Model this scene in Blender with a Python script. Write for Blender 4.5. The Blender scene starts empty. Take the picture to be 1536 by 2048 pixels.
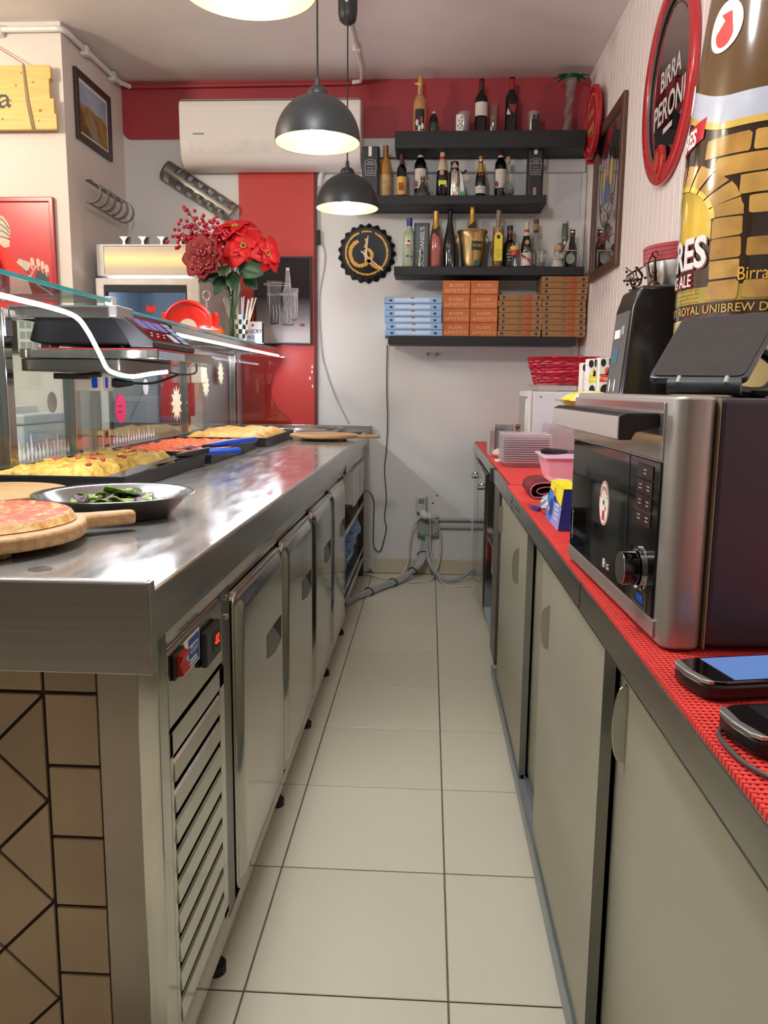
import bpy, math, random
from mathutils import Vector, Matrix, noise
C = bpy.context.scene.collection
sc = bpy.context.scene
random.seed(7)
PI = math.pi

# ---------------------------------------------------------------- camera, world, exposure
cam_d = bpy.data.cameras.new('camera')
cam = bpy.data.objects.new('camera', cam_d); C.objects.link(cam)
sc.camera = cam
cam_d.sensor_fit = 'VERTICAL'; cam_d.sensor_height = 36.0
cam_d.lens = 1600.0 / 2048.0 * 36.0
cam_d.clip_start = 0.02
_yaw, _pitch, _roll = 0.0547002, 0.15507233, 0.01006985
_f = Vector((-math.sin(_yaw)*math.cos(_pitch), math.cos(_yaw)*math.cos(_pitch), -math.sin(_pitch)))
_r = Vector((math.cos(_yaw), math.sin(_yaw), 0)); _u = _r.cross(_f)
_r2 = math.cos(_roll)*_r + math.sin(_roll)*_u; _u2 = -math.sin(_roll)*_r + math.cos(_roll)*_u
m = Matrix((_r2, _u2, -_f)).transposed().to_4x4(); m.translation = Vector((0, 0, 1.2))
cam.matrix_world = m

w = bpy.data.worlds.new('world'); sc.world = w; w.use_nodes = True
w.node_tree.nodes['Background'].inputs[0].default_value = (0.75, 0.8, 0.9, 1)
w.node_tree.nodes['Background'].inputs[1].default_value = 0.12
sc.view_settings.view_transform = 'Standard'; sc.view_settings.look = 'None'
sc.view_settings.gamma = 1.0; sc.view_settings.use_curve_mapping = False
sc.view_settings.exposure = 0.38
sc.cycles.transparent_max_bounces = 40
sc.cycles.max_bounces = 10
sc.cycles.diffuse_bounces = 5
sc.cycles.use_denoising = True
sc.cycles.sample_clamp_indirect = 6.0
sc.cycles.caustics_reflective = False; sc.cycles.caustics_refractive = False

BULB = 75.0      # pendant bulbs
LED = 64.0        # led strips
WARM = 60.0       # warm ceiling lamps of the customers' side (out of frame)

def area_lamp(name, loc, size, power, col, rot=(0, 0, 0), sy=None):
    d = bpy.data.lights.new(name, 'AREA'); d.energy = power; d.color = col; d.size = size
    if sy: d.shape = 'RECTANGLE'; d.size_y = sy
    o = bpy.data.objects.new(name, d); C.objects.link(o); o.location = loc; o.rotation_euler = rot
    return o
# unseen fill lamp behind the camera, then point lamps out of frame
REAR_FILL = area_lamp('rear_fill', (-2.6, -2.5, 1.7), 2.6, 4.0, (0.86, 0.93, 1.0), (PI/2, 0, 0), 2.0)
def point_lamp(name, loc, power, col, r=.12):
    d = bpy.data.lights.new(name, 'POINT'); d.energy = power; d.color = col; d.shadow_soft_size = r
    o = bpy.data.objects.new(name, d); C.objects.link(o); o.location = loc; return o
GLOBE1 = point_lamp('unseen_lamp', (-2.75, 2.7, 2.6), 75.0, (1.0, 0.87, 0.68))
CEIL_FILL = point_lamp('unseen_lamp', (-0.45, 1.35, 2.66), 62.0, (0.95, 0.97, 1.0))  # fill lamp added above the aisle to brighten ceiling and walls

# ---------------------------------------------------------------- helpers: materials
def lin(h):
    if isinstance(h, str):
        c = [int(h[i:i+2], 16)/255 for i in (0, 2, 4)]
    else:
        c = [v/255 for v in h]
    return tuple(v/12.92 if v <= .04045 else ((v+.055)/1.055)**2.4 for v in c) + (1,)

def M(name, col, r=.5, metal=0., var=.06, scale=14., bump=0., bscale=60., stretch=None, emit=0., ecol=None,
      coat=0., rvar=0., col2=None, spec=.5, c0=.35, c1=.65, detail=3., trans=0., alpha=1.):
    m = bpy.data.materials.new(name); m.use_nodes = True
    nt = m.node_tree; b = nt.nodes['Principled BSDF']
    b.inputs['Roughness'].default_value = r; b.inputs['Metallic'].default_value = metal
    b.inputs['Coat Weight'].default_value = coat; b.inputs['Coat Roughness'].default_value = .06
    b.inputs['Specular IOR Level'].default_value = spec
    b.inputs['Transmission Weight'].default_value = trans
    if alpha < 1: b.inputs['Alpha'].default_value = alpha
    c = lin(col)
    if col2 is None:
        c2 = tuple(v*(1-var) for v in c[:3]) + (1,); c1_ = tuple(min(1, v*(1+var)) for v in c[:3]) + (1,)
    else:
        c1_ = c; c2 = lin(col2)
    tc = nt.nodes.new('ShaderNodeTexCoord'); mp = nt.nodes.new('ShaderNodeMapping')
    nt.links.new(tc.outputs['Object'], mp.inputs[0])
    if stretch: mp.inputs['Scale'].default_value = stretch
    nz = nt.nodes.new('ShaderNodeTexNoise'); nz.inputs['Scale'].default_value = scale; nz.inputs['Detail'].default_value = detail
    nt.links.new(mp.outputs[0], nz.inputs[0])
    rp = nt.nodes.new('ShaderNodeValToRGB')
    rp.color_ramp.elements[0].position = c0; rp.color_ramp.elements[1].position = c1
    rp.color_ramp.elements[0].color = c2; rp.color_ramp.elements[1].color = c1_
    nt.links.new(nz.outputs[0], rp.inputs[0]); nt.links.new(rp.outputs[0], b.inputs['Base Color'])
    if rvar:
        mr = nt.nodes.new('ShaderNodeMapRange'); mr.inputs[1].default_value = .3; mr.inputs[2].default_value = .7
        mr.inputs[3].default_value = max(.02, r-rvar); mr.inputs[4].default_value = r+rvar
        nt.links.new(nz.outputs[0], mr.inputs[0]); nt.links.new(mr.outputs[0], b.inputs['Roughness'])
    if bump:
        n2 = nt.nodes.new('ShaderNodeTexNoise'); n2.inputs['Scale'].default_value = bscale; n2.inputs['Detail'].default_value = 4
        nt.links.new(mp.outputs[0], n2.inputs[0])
        bp = nt.nodes.new('ShaderNodeBump'); bp.inputs['Strength'].default_value = bump; bp.inputs['Distance'].default_value = .004
        nt.links.new(n2.outputs[0], bp.inputs['Height']); nt.links.new(bp.outputs[0], b.inputs['Normal'])
    if emit:
        b.inputs['Emission Color'].default_value = lin(ecol or col); b.inputs['Emission Strength'].default_value = emit
    return m

def glass(name, tint, refl=.9, milky=0., mcol='FFFFFF', rough=.02, base=.04):
    """thin sheet of glass or clear plastic: fresnel mirror over tinted transparency, optionally milky"""
    m = bpy.data.materials.new(name); m.use_nodes = True
    nt = m.node_tree; nt.nodes.clear()
    out = nt.nodes.new('ShaderNodeOutputMaterial')
    tr = nt.nodes.new('ShaderNodeBsdfTransparent')
    nz = nt.nodes.new('ShaderNodeTexNoise'); nz.inputs['Scale'].default_value = 6
    tc = nt.nodes.new('ShaderNodeTexCoord'); nt.links.new(tc.outputs['Object'], nz.inputs[0])
    rp = nt.nodes.new('ShaderNodeValToRGB'); t = lin(tint)
    rp.color_ramp.elements[0].color = tuple(v*.96 for v in t[:3]) + (1,); rp.color_ramp.elements[1].color = t
    nt.links.new(nz.outputs[0], rp.inputs[0]); nt.links.new(rp.outputs[0], tr.inputs[0])
    gl = nt.nodes.new('ShaderNodeBsdfGlossy'); gl.inputs['Roughness'].default_value = rough
    gl.inputs[0].default_value = (1, 1, 1, 1)
    lw = nt.nodes.new('ShaderNodeLayerWeight'); lw.inputs[0].default_value = .5
    pw = nt.nodes.new('ShaderNodeMath'); pw.operation = 'POWER'; pw.inputs[1].default_value = 3.5
    nt.links.new(lw.outputs['Facing'], pw.inputs[0])
    mr = nt.nodes.new('ShaderNodeMapRange'); mr.inputs[3].default_value = base; mr.inputs[4].default_value = refl
    nt.links.new(pw.outputs[0], mr.inputs[0])
    body = tr
    if milky:
        df = nt.nodes.new('ShaderNodeBsdfDiffuse'); df.inputs[0].default_value = lin(mcol)
        tl = nt.nodes.new('ShaderNodeBsdfTranslucent'); tl.inputs[0].default_value = lin(mcol)
        ad = nt.nodes.new('ShaderNodeMixShader'); nt.links.new(df.outputs[0], ad.inputs[1]); nt.links.new(tl.outputs[0], ad.inputs[2])
        mm = nt.nodes.new('ShaderNodeMixShader'); mm.inputs[0].default_value = milky
        nt.links.new(tr.outputs[0], mm.inputs[1]); nt.links.new(ad.outputs[0], mm.inputs[2]); body = mm
    mx = nt.nodes.new('ShaderNodeMixShader')
    nt.links.new(mr.outputs[0], mx.inputs[0]); nt.links.new(body.outputs[0], mx.inputs[1]); nt.links.new(gl.outputs[0], mx.inputs[2])
    nt.links.new(mx.outputs[0], out.inputs[0])
    return m

def glow(name, col, strength):
    m = bpy.data.materials.new(name); m.use_nodes = True
    nt = m.node_tree; nt.nodes.clear()
    out = nt.nodes.new('ShaderNodeOutputMaterial'); e = nt.nodes.new('ShaderNodeEmission')
    e.inputs[0].default_value = lin(col); e.inputs[1].default_value = strength
    nt.links.new(e.outputs[0], out.inputs[0]); return m

# ---------------------------------------------------------------- helpers: geometry (all return (verts, faces))
def J(*gs):
    V, F = [], []
    for v, f in gs:
        n = len(V); V += [tuple(p) for p in v]; F += [tuple(i+n for i in q) for q in f]
    return V, F
def xf(g, mat): return [tuple(mat @ Vector(p)) for p in g[0]], g[1]
def tr(g, x, y, z): return [(p[0]+x, p[1]+y, p[2]+z) for p in g[0]], g[1]
def rotz(g, a, x=0, y=0):
    c, s = math.cos(a), math.sin(a)
    return [(x+(p[0]-x)*c-(p[1]-y)*s, y+(p[0]-x)*s+(p[1]-y)*c, p[2]) for p in g[0]], g[1]
def box(x0, x1, y0, y1, z0, z1):
    if x0 > x1: x0, x1 = x1, x0
    if y0 > y1: y0, y1 = y1, y0
    if z0 > z1: z0, z1 = z1, z0
    return ([(x0,y0,z0),(x1,y0,z0),(x1,y1,z0),(x0,y1,z0),(x0,y0,z1),(x1,y0,z1),(x1,y1,z1),(x0,y1,z1)],
            [(0,3,2,1),(4,5,6,7),(0,1,5,4),(1,2,6,5),(2,3,7,6),(3,0,4,7)])
AX = {'x': lambda a, b, d: (d, a, b), 'y': lambda a, b, d: (a, d, b), 'z': lambda a, b, d: (a, b, d)}
def prism(poly, ax, d0, d1):
    """polygon extruded along axis ax from d0 to d1; polygon coordinates are the two other axes in xyz order"""
    n = len(poly); f = AX[ax]
    V = [f(a, b, d0) for a, b in poly] + [f(a, b, d1) for a, b in poly]
    F = [tuple(range(n-1, -1, -1)), tuple(range(n, 2*n))] + [(i, (i+1) % n, n+(i+1) % n, n+i) for i in range(n)]
    return V, F
def rrect(a0, a1, b0, b1, r, n=5):
    out = []
    for cx, cy, s in ((a1-r, b1-r, 0), (a0+r, b1-r, 1), (a0+r, b0+r, 2), (a1-r, b0+r, 3)):
        for i in range(n+1):
            t = (s + i/n)*PI/2; out.append((cx+r*math.cos(t), cy+r*math.sin(t)))
    return out
def ell(cx, cy, rx, ry, n=28, a0=0, a1=2*PI):
    full = abs(a1-a0-2*PI) < 1e-6
    k = n if full else n+1
    return [(cx+rx*math.cos(a0+(a1-a0)*i/n), cy+ry*math.sin(a0+(a1-a0)*i/n)) for i in range(k)]
def lathe(prof, x=0, y=0, z=0, n=24, a0=0., a1=2*PI):
    V, F = [], []; full = abs(a1-a0-2*PI) < 1e-6; k = n if full else n+1
    for r, h in prof:
        for i in range(k):
            a = a0+(a1-a0)*i/n; V.append((x+r*math.cos(a), y+r*math.sin(a), z+h))
    for j in range(len(prof)-1):
        for i in range(n):
            i2 = (i+1) % k if full else i+1
            F.append((j*k+i, j*k+i2, (j+1)*k+i2, (j+1)*k+i))
    return V, F
def spl(pts, n=8):
    P_ = [Vector(p) for p in pts]; out = []
    for i in range(len(P_)-1):
        a = P_[max(i-1, 0)]; b = P_[i]; c = P_[i+1]; d = P_[min(i+2, len(P_)-1)]
        for k in range(n):
            t = k/n
            out.append(.5*((2*b)+(c-a)*t+(2*a-5*b+4*c-d)*t*t+(3*b-a-3*c+d)*t**3))
    out.append(P_[-1]); return out
def tube(pts, r, n=8, cap=True):
    P_ = [Vector(p) for p in pts]; V, F = [], []; up = Vector((0, 0, 1)); N = None
    rr = r if isinstance(r, (list, tuple)) else [r]*len(P_)
    for i, p in enumerate(P_):
        t = (P_[min(i+1, len(P_)-1)]-P_[max(i-1, 0)]).normalized()
        if N is None:
            N = t.cross(up) if abs(t.z) < .95 else t.cross(Vector((1, 0, 0)))
        N = (N - t*N.dot(t)).normalized(); B = t.cross(N)
        for k in range(n):
            a = 2*PI*k/n; V.append(tuple(p+(N*math.cos(a)+B*math.sin(a))*rr[i]))
    for i in range(len(P_)-1):
        for k in range(n):
            F.append((i*n+k, i*n+(k+1) % n, (i+1)*n+(k+1) % n, (i+1)*n+k))
    if cap:
        F.append(tuple(range(n-1, -1, -1))); F.append(tuple((len(P_)-1)*n+k for k in range(n)))
    return V, F
def ball(x, y, z, r, n=10, m_=7, sx=1, sy=1, sz=1):
    pr = [(max(1e-5, math.sin(PI*i/m_)), -math.cos(PI*i/m_)) for i in range(m_+1)]
    g = lathe(pr, n=n)
    return [(x+p[0]*r*sx, y+p[1]*r*sy, z+p[2]*r*sz) for p in g[0]], g[1]
def cyl(x, y, z0, z1, r, n=20, r2=None):
    r2 = r if r2 is None else r2
    return lathe([(1e-5, z0), (r, z0), (r2, z1), (1e-5, z1)], x, y, 0, n)
def ring(poly_out, poly_in, ax, d0, d1):
    n = len(poly_out); f = AX[ax]; V = []
    for d in (d0, d1):
        V += [f(a, b, d) for a, b in poly_out] + [f(a, b, d) for a, b in poly_in]
    F = []
    for i in range(n):
        k = (i+1) % n
        F += [(i, k, n+k, n+i), (2*n+i, 3*n+i, 3*n+k, 2*n+k), (i, 2*n+i, 2*n+k, k), (n+i, n+k, 3*n+k, 3*n+i)]
    return V, F
def rect(a0, a1, b0, b1): return [(a0, b0), (a1, b0), (a1, b1), (a0, b1)]
def tray(x0, x1, y0, y1, z0, z1, t=.004, flare=0.):
    """open-topped pan"""
    o0 = [(x0+flare, y0+flare, z0), (x1-flare, y0+flare, z0), (x1-flare, y1-flare, z0), (x0+flare, y1-flare, z0)]
    o1 = [(x0, y0, z1), (x1, y0, z1), (x1, y1, z1), (x0, y1, z1)]
    i1 = [(x0+t, y0+t, z1), (x1-t, y0+t, z1), (x1-t, y1-t, z1), (x0+t, y1-t, z1)]
    i0 = [(x0+flare+t, y0+flare+t, z0+t), (x1-flare-t, y0+flare+t, z0+t), (x1-flare-t, y1-flare-t, z0+t), (x0+flare+t, y1-flare-t, z0+t)]
    V = o0+o1+i1+i0; F = [(3, 2, 1, 0)]
    for a, b in ((0, 4), (4, 8), (8, 12)):
        for i in range(4):
            k = (i+1) % 4; F.append((a+i, a+k, b+k, b+i))
    F.append((12, 13, 14, 15)); return V, F
def field(x0, x1, y0, y1, nx, ny, fn):
    V = [(x0+(x1-x0)*i/nx, y0+(y1-y0)*j/ny, fn(i/nx, j/ny)) for j in range(ny+1) for i in range(nx+1)]
    F = [(j*(nx+1)+i, j*(nx+1)+i+1, (j+1)*(nx+1)+i+1, (j+1)*(nx+1)+i) for j in range(ny) for i in range(nx)]
    return V, F
def patch(x, y, r, z0, z1, a0, a1, n=8, r2=None):
    """curved label on a cylinder (angles in radians)"""
    r2 = r if r2 is None else r2
    return lathe([(r, z0), (r2, z1)], x, y, 0, n, a0, a1)

# ---------------------------------------------------------------- helpers: objects
LOCAL = set()
def root_of(o):
    while o.parent: o = o.parent
    return o
def tag(o, label=None, cat=None, group=None, kind=None):
    if label: o['label'] = label
    if cat: o['category'] = cat
    if group: o['group'] = group
    if kind: o['kind'] = kind
    return o
def T(name, label, cat, loc=(0, 0, 0), rz=0, group=None, local=False):
    o = bpy.data.objects.new(name, None); C.objects.link(o); o.empty_display_size = .05
    o.location = loc; o.rotation_euler = (0, 0, rz)
    if local or rz: LOCAL.add(o.name)
    return tag(o, label, cat, group)
def P(name, g, mat, par=None, sm=False, bv=0., bseg=2, label=None, ang=38, solid=0., sub=0):
    V, F = g
    if par is not None:
        rt = root_of(par)
        if rt.name not in LOCAL:
            l = rt.location; V = [(p[0]-l[0], p[1]-l[1], p[2]-l[2]) for p in V]
    me = bpy.data.meshes.new(name); me.from_pydata([tuple(p) for p in V], [], F); me.update()
    me.materials.append(mat)
    if sm:
        me.shade_smooth(); me.set_sharp_from_angle(angle=math.radians(ang))
    o = bpy.data.objects.new(name, me); C.objects.link(o)
    if par is not None: o.parent = par
    if solid:
        s = o.modifiers.new('solid', 'SOLIDIFY'); s.thickness = solid; s.offset = 0
    if bv:
        b = o.modifiers.new('bevel', 'BEVEL'); b.width = bv; b.segments = bseg; b.limit_method = 'ANGLE'; b.angle_limit = math.radians(40)
    if sub:
        s = o.modifiers.new('sub', 'SUBSURF'); s.levels = sub; s.render_levels = sub
    if label: o['label'] = label
    return o
def S(name, g, mat, par=None, **k):
    o = P(name, g, mat, par, **k)
    if par is None: o['kind'] = 'structure'
    return o
def O(name, label, cat, g, mat, group=None, **k):
    return tag(P(name, g, mat, None, **k), label, cat, group)
def dup(o, par=None):
    c = o.copy(); C.objects.link(c)
    if par is not None: c.parent = par
    for ch in [x for x in o.children]: dup(ch, c)
    if o.name in LOCAL: LOCAL.add(c.name)
    return c
TXT = {}
def tgeo(s, size=1., bold=0., shear=0., align='CENTER', ext=0., space=1.):
    key = (s, bold, shear, align, space)
    if key not in TXT:
        cu = bpy.data.curves.new('lettering', 'FONT'); cu.body = s; cu.size = 1; cu.offset = bold; cu.shear = shear
        cu.align_x = align; cu.resolution_u = 3; cu.space_character = space
        o = bpy.data.objects.new('lettering', cu); C.objects.link(o)
        dg = bpy.context.evaluated_depsgraph_get()
        me = bpy.data.meshes.new_from_object(o.evaluated_get(dg))
        TXT[key] = ([tuple(v.co) for v in me.vertices], [tuple(p.vertices) for p in me.polygons])
        bpy.data.objects.remove(o); bpy.data.meshes.remove(me)
    V, F = TXT[key]
    return [(p[0]*size, p[1]*size, 0) for p in V], F
def plane_map(g, o, u, v):
    o, u, v = Vector(o), Vector(u), Vector(v); nn = u.cross(v)
    return [tuple(o+u*p[0]+v*p[1]+nn*p[2]) for p in g[0]], g[1]
BACK = ((1, 0, 0), (0, 0, 1))      # on things facing the camera (-Y)
RIGHT = ((0, -1, 0), (0, 0, 1))    # on things facing the aisle from the right (-X)
LEFT = ((0, 1, 0), (0, 0, 1))      # on things facing the aisle from the left (+X)
UPW = ((1, 0, 0), (0, 1, 0))       # lying flat
def txt(s, size, mat, par, o, uv, name='lettering', **k):
    g = plane_map(tgeo(s, size, **k), o, *uv)
    return P(name, g, mat, par)
def flat(poly, mat, par, o, uv, name='print', eps=0.):
    """thin printed shape: polygon in the (u, v) plane at o"""
    n = len(poly); g = ([(a, b, eps) for a, b in poly], [tuple(range(n))])
    return P(name, plane_map(g, o, *uv), mat, par)

# ---------------------------------------------------------------- materials
steel = M('brushed_steel', 'B9B7B1', .22, 1., var=.02, scale=3., stretch=(14, 1.2, 14), rvar=.03, bump=.012, bscale=5)
steel_top = M('worn_steel_top', 'CFCDC8', .15, .7, var=.04, scale=2.2, stretch=(14, 3, 14), rvar=.06, bump=.03, bscale=5)
steel_v = M('brushed_steel_door', 'B2B0A8', .13, 1., var=.04, scale=2.5, stretch=(30, 30, 1.2), rvar=.03, bump=.05, bscale=1.0)
steel_dk = M('dark_steel', '6B6862', .32, 1., var=.08, scale=6)
chrome = M('chrome', 'D8D6D2', .08, 1., var=.02)
alu = M('aluminium', 'BDBDBB', .35, .9, var=.05)
white_wall = M('white_paint', 'DED8D2', .75, var=.025, scale=5, bump=.04, bscale=90)
white_pl = M('white_plastic', 'E2E1DE', .35, var=.02)
grey_pl = M('grey_plastic', 'A9AAA6', .45, var=.03)
black_pl = M('black_plastic', '101113', .35, var=.1)
black_gl = M('black_gloss', '060607', .04, var=.1, coat=.5)
black_mat = M('black_ash_laminate', '0C0E12', .55, var=.15, scale=8, stretch=(1, 8, 8))
red_paint = M('red_paint', 'A5373E', .5, var=.05, scale=4)
red_pl = M('red_plastic', 'E02A1C', .3, var=.03)
red_mat_m = M('red_mesh_mat', 'D43A34', .6, var=.06, scale=30)
wood_lt = M('light_wood', 'B48C5E', .5, var=.2, scale=4, stretch=(2, 22, 22))
wood_dk = M('brown_frame_wood', '5A3A2A', .4, var=.15, scale=6, stretch=(12, 12, 2))
pine = M('pine', 'E0B468', .5, var=.1, scale=3, stretch=(2, 20, 26))
rubber = M('rubber', '17171A', .6)
navy = M('blue_plastic', '1450C8', .35)
paper = M('white_paper', 'E9E7E2', .7, var=.02)
ink = M('dark_ink', '1B1B1E', .6)
ink_w = M('white_ink', 'E8E6E0', .5)
gold = M('gold_metal', 'C8AE78', .28, 1., var=.04)
gold_ink = M('gold_ink', 'D9A43A', .45)
mirror_m = M('mirror', 'C8C6C2', .03, 1., var=.01)
clear = glass('clear_glass', 'F2F6F4', .8, base=.05)
pane_m = glass('case_glass', 'EAF4F4', .75, base=.06)
edge_m = M('glass_edge', '3F9AA0', .15, var=.1, coat=.5)
tint_pane = glass('tinted_side_glass', 'F0E2E0', .6, base=.05)
plast = glass('clear_plastic', 'FBF8FA', .6, milky=.34, mcol='FFFAFD', rough=.15, base=.07)
green_gl = M('dark_green_glass', '0B130F', .06, var=.2, coat=.3)
black_gl2 = M('dark_bottle_glass', '0A0C10', .07, var=.2, coat=.3)

# ================================================================ THE ROOM
grout = M('dark_grout', '6F675A', .9, var=.1)
floor = S('floor', box(-4.3, 1.03, -2.6, 5.2, -.08, -.004), grout)
tile_m = [M('floor_tile', c, .3, var=.02, scale=3, c0=.1, c1=.9, bump=.02, bscale=12) for c in ('E2DEC8', 'DFDBC5', 'E4E0CB')]
tw, th = .4095, .4225
tile_me = {}
for j in range(-5, 9):
    for i in range(-4, 3):
        x0 = .0595 + tw*(i-1); y0 = 1.42 + th*j
        if x0 < -2.0: continue
        x1 = min(x0+tw, .915); y1 = min(y0+th, 5.085)
        if x1-x0 < .05: continue
        P('tile', box(x0+.002, x1-.002, y0+.002, y1-.002, -.0035, 0), random.choice(tile_m), floor, bv=.0012, bseg=1)
S('ceiling', box(-4.3, 1.03, -2.6, 5.2, 3.01, 3.1), M('ceiling_paint', 'E6E1DE', .8, var=.03, scale=2.5, bump=.08, bscale=6))

wb = bpy.data.materials.new('back_wall_paint'); wb.use_nodes = True
nt = wb.node_tree; b = nt.nodes['Principled BSDF']; b.inputs['Roughness'].default_value = .7
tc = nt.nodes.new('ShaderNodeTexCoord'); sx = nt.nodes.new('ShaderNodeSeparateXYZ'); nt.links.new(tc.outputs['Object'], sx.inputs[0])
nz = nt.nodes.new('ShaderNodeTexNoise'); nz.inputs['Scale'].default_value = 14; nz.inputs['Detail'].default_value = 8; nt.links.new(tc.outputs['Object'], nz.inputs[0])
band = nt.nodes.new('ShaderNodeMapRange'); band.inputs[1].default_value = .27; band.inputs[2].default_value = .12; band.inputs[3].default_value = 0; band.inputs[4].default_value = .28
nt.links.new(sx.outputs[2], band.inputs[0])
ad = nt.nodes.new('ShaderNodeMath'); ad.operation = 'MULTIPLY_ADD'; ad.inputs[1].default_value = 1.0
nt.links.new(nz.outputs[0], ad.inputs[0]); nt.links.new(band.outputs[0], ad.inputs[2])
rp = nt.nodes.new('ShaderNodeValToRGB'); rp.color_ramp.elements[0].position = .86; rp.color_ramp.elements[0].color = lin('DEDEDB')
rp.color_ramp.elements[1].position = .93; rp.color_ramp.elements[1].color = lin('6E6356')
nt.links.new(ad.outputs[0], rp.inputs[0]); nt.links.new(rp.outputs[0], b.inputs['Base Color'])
wall_back = S('wall_back', box(-4.3, 1.03, 5.1, 5.2, 0, 3.01), wb)
# the red painted band under the ceiling (round lower left corner) and the red upright panel
r = .05
P('painted_band', prism([(-1.899, 3.009), (-1.899, 2.68+r)] + [(-1.899+r-r*math.cos(t*PI/12), 2.68+r-r*math.sin(t*PI/12)) for t in range(1, 7)] + [(.919, 2.68), (.919, 3.009)], 'y', 5.092, 5.1), red_paint, wall_back)
P('red_panel', box(-1.19, -.725, 5.085, 5.1, .86, 2.66), M('red_gloss_panel', 'C23731', .4, var=.03), wall_back, bv=.003)
P('panel_edge', box(-.725, -.708, 5.083, 5.1, .86, 2.66), M('dark_red_edge', '551A1A', .5), wall_back)
for x, z in ((-.72, 1.32), (-.722, 1.29), (-.735, 1.25), (-.718, 1.20)):
    P('paint_chip', prism(ell(x-.02, z, .006, .011, 7), 'y', 5.0835, 5.0852), paper, wall_back)
S('trim_1', box(-.33, .9, 5.06, 5.0995, 2.475, 2.55), white_pl, bv=.006)
S('trim_2', box(-.33, .9, 5.07, 5.0995, 2.551, 2.5635), M('brown_strip', '5C4A45', .7))
S('trim_3', box(.885, .913, 5.076, 5.0995, .9, 2.473), white_pl, bv=.004)

wr = S('wall_right', box(.925, 1.03, -2.6, 5.1, 0, 3.01), white_wall)
bead = M('white_beadboard', 'EDE3DE', .45, var=.015, scale=4)
y = .2
bw = .0735; base_me = None
while y < 5.09:
    y1 = min(y+bw, 5.098)
    g = prism([(.925, y+.001), (.9165, y+.001), (.9155, y+.005), (.9155, y+bw*.44), (.918, y+bw*.47), (.918, y+bw*.53), (.9155, y+bw*.56), (.9155, y1-.005), (.9165, y1-.001), (.925, y1-.001)], 'z', .86, 2.97)
    P('panel_board', g, bead, wr)
    y += bw
P('cornice_strip', prism([(.925, 2.97), (.905, 3.009), (.925, 3.009)], 'y', .2, 5.09), bead, wr)
# left: a projecting wall block whose front faces the camera, customers' side beyond
wl = S('wall_left', box(-4.3, -1.9, 4.28, 5.1, 0, 3.01), M('left_wall_paint', 'D9D0C8', .75, var=.02, scale=5, bump=.04, bscale=90))
S('wall_far_left', box(-4.4, -4.3, -2.6, 5.2, 0, 3.01), white_wall)
S('wall_front', box(-4.3, 1.03, -2.7, -2.6, 0, 3.01), M('front_wall_paint', '8D8073', .8))
skirt = M('skirting_tile', 'C9BFA8', .4, var=.05, scale=4)
bb = S('baseboard_back', box(-.34, .3, 5.087, 5.0998, 0.001, .1), skirt, bv=.002)

# ---------------------------------------------------------------- conduits on the walls and ceiling
con = white_pl
o = T('conduit_pipe', 'white conduit pipe running round the top of the left wall block', 'pipe', (-1.88, 4.3, 2.96))
P('pipe_run', tube(spl([(-2.6, 4.255, 2.965), (-1.98, 4.255, 2.965), (-1.90, 4.255, 2.965), (-1.875, 4.30, 2.965), (-1.875, 4.40, 2.965)], 5) + [Vector((-1.875, 5.0, 2.975)), Vector((-1.84, 5.07, 2.975))], .014, 10), con, o, sm=True)
for p in ((-2.21, 4.258, 2.965), (-1.878, 4.52, 2.967), (-1.878, 4.9, 2.974)):
    P('pipe_clip', box(p[0]-.02, p[0]+.02, p[1]-.02, p[1]+.02, p[2]-.03, p[2]+.02), con, o, bv=.004)
o = T('conduit_pipe', 'white bent conduit crossing the ceiling behind the farthest lamp', 'pipe', (-.43, 4.3, 2.99))
P('pipe_run', tube([(-.445, 3.96, 2.996), (-.43, 4.4, 2.996), (-.42, 4.85, 2.996), (-.425, 4.98, 2.99), (-.44, 5.055, 2.985), (-.49, 5.07, 2.985)], .012, 10), con, o, sm=True)
P('pipe_clip', box(-.445, -.405, 4.6, 4.63, 2.98, 3.009), con, o, bv=.003)
o = O('conduit_pipe', 'red painted conduit along the top of the back wall', 'pipe', tube([(-1.85, 5.075, 2.975), (-.5, 5.075, 2.982)], .012, 10), red_paint, sm=True)
o = T('conduit_pipe', 'pair of grey conduits running right from the wall socket box', 'pipe', (.2, 5.08, .34))
P('pipe_run', tube([(.066, 5.085, .36), (.28, 5.085, .362)], .011, 10), grey_pl, o, sm=True)
P('pipe_run', tube([(.066, 5.085, .31), (.28, 5.085, .312)], .009, 10), grey_pl, o, sm=True)

# ---------------------------------------------------------------- wall shelves
def shelf(label, x0, x1, z):
    return O('wall_shelf', label, 'shelf', box(x0, x1, 4.84, 5.058 if z > 2.5 else 5.099, z-.05 if z < 2.6 else z-.095, z), black_mat, 'black floating shelves', bv=.002, bseg=1)
O('wall_shelf', 'topmost black floating shelf, on the red painted band', 'shelf', box(-.224, .855, 4.84, 5.091, 2.549, 2.643), black_mat, 'black floating shelves', bv=.002, bseg=1)
O('wall_shelf', 'second black floating shelf from the ceiling, behind the farthest lamp', 'shelf', box(-.46, .648, 4.84, 5.099, 2.244, 2.293), black_mat, 'black floating shelves', bv=.002, bseg=1)
O('wall_shelf', 'black floating shelf right of the clock, holding the gold bucket', 'shelf', box(-.221, .88, 4.84, 5.074, 1.849, 1.898), black_mat, 'black floating shelves', bv=.002, bseg=1)
O('wall_shelf', 'lowest black floating shelf, carrying the pizza boxes', 'shelf', box(-.252, .85, 4.84, 5.074, 1.452, 1.5), black_mat, 'black floating shelves', bv=.002, bseg=1)
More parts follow.
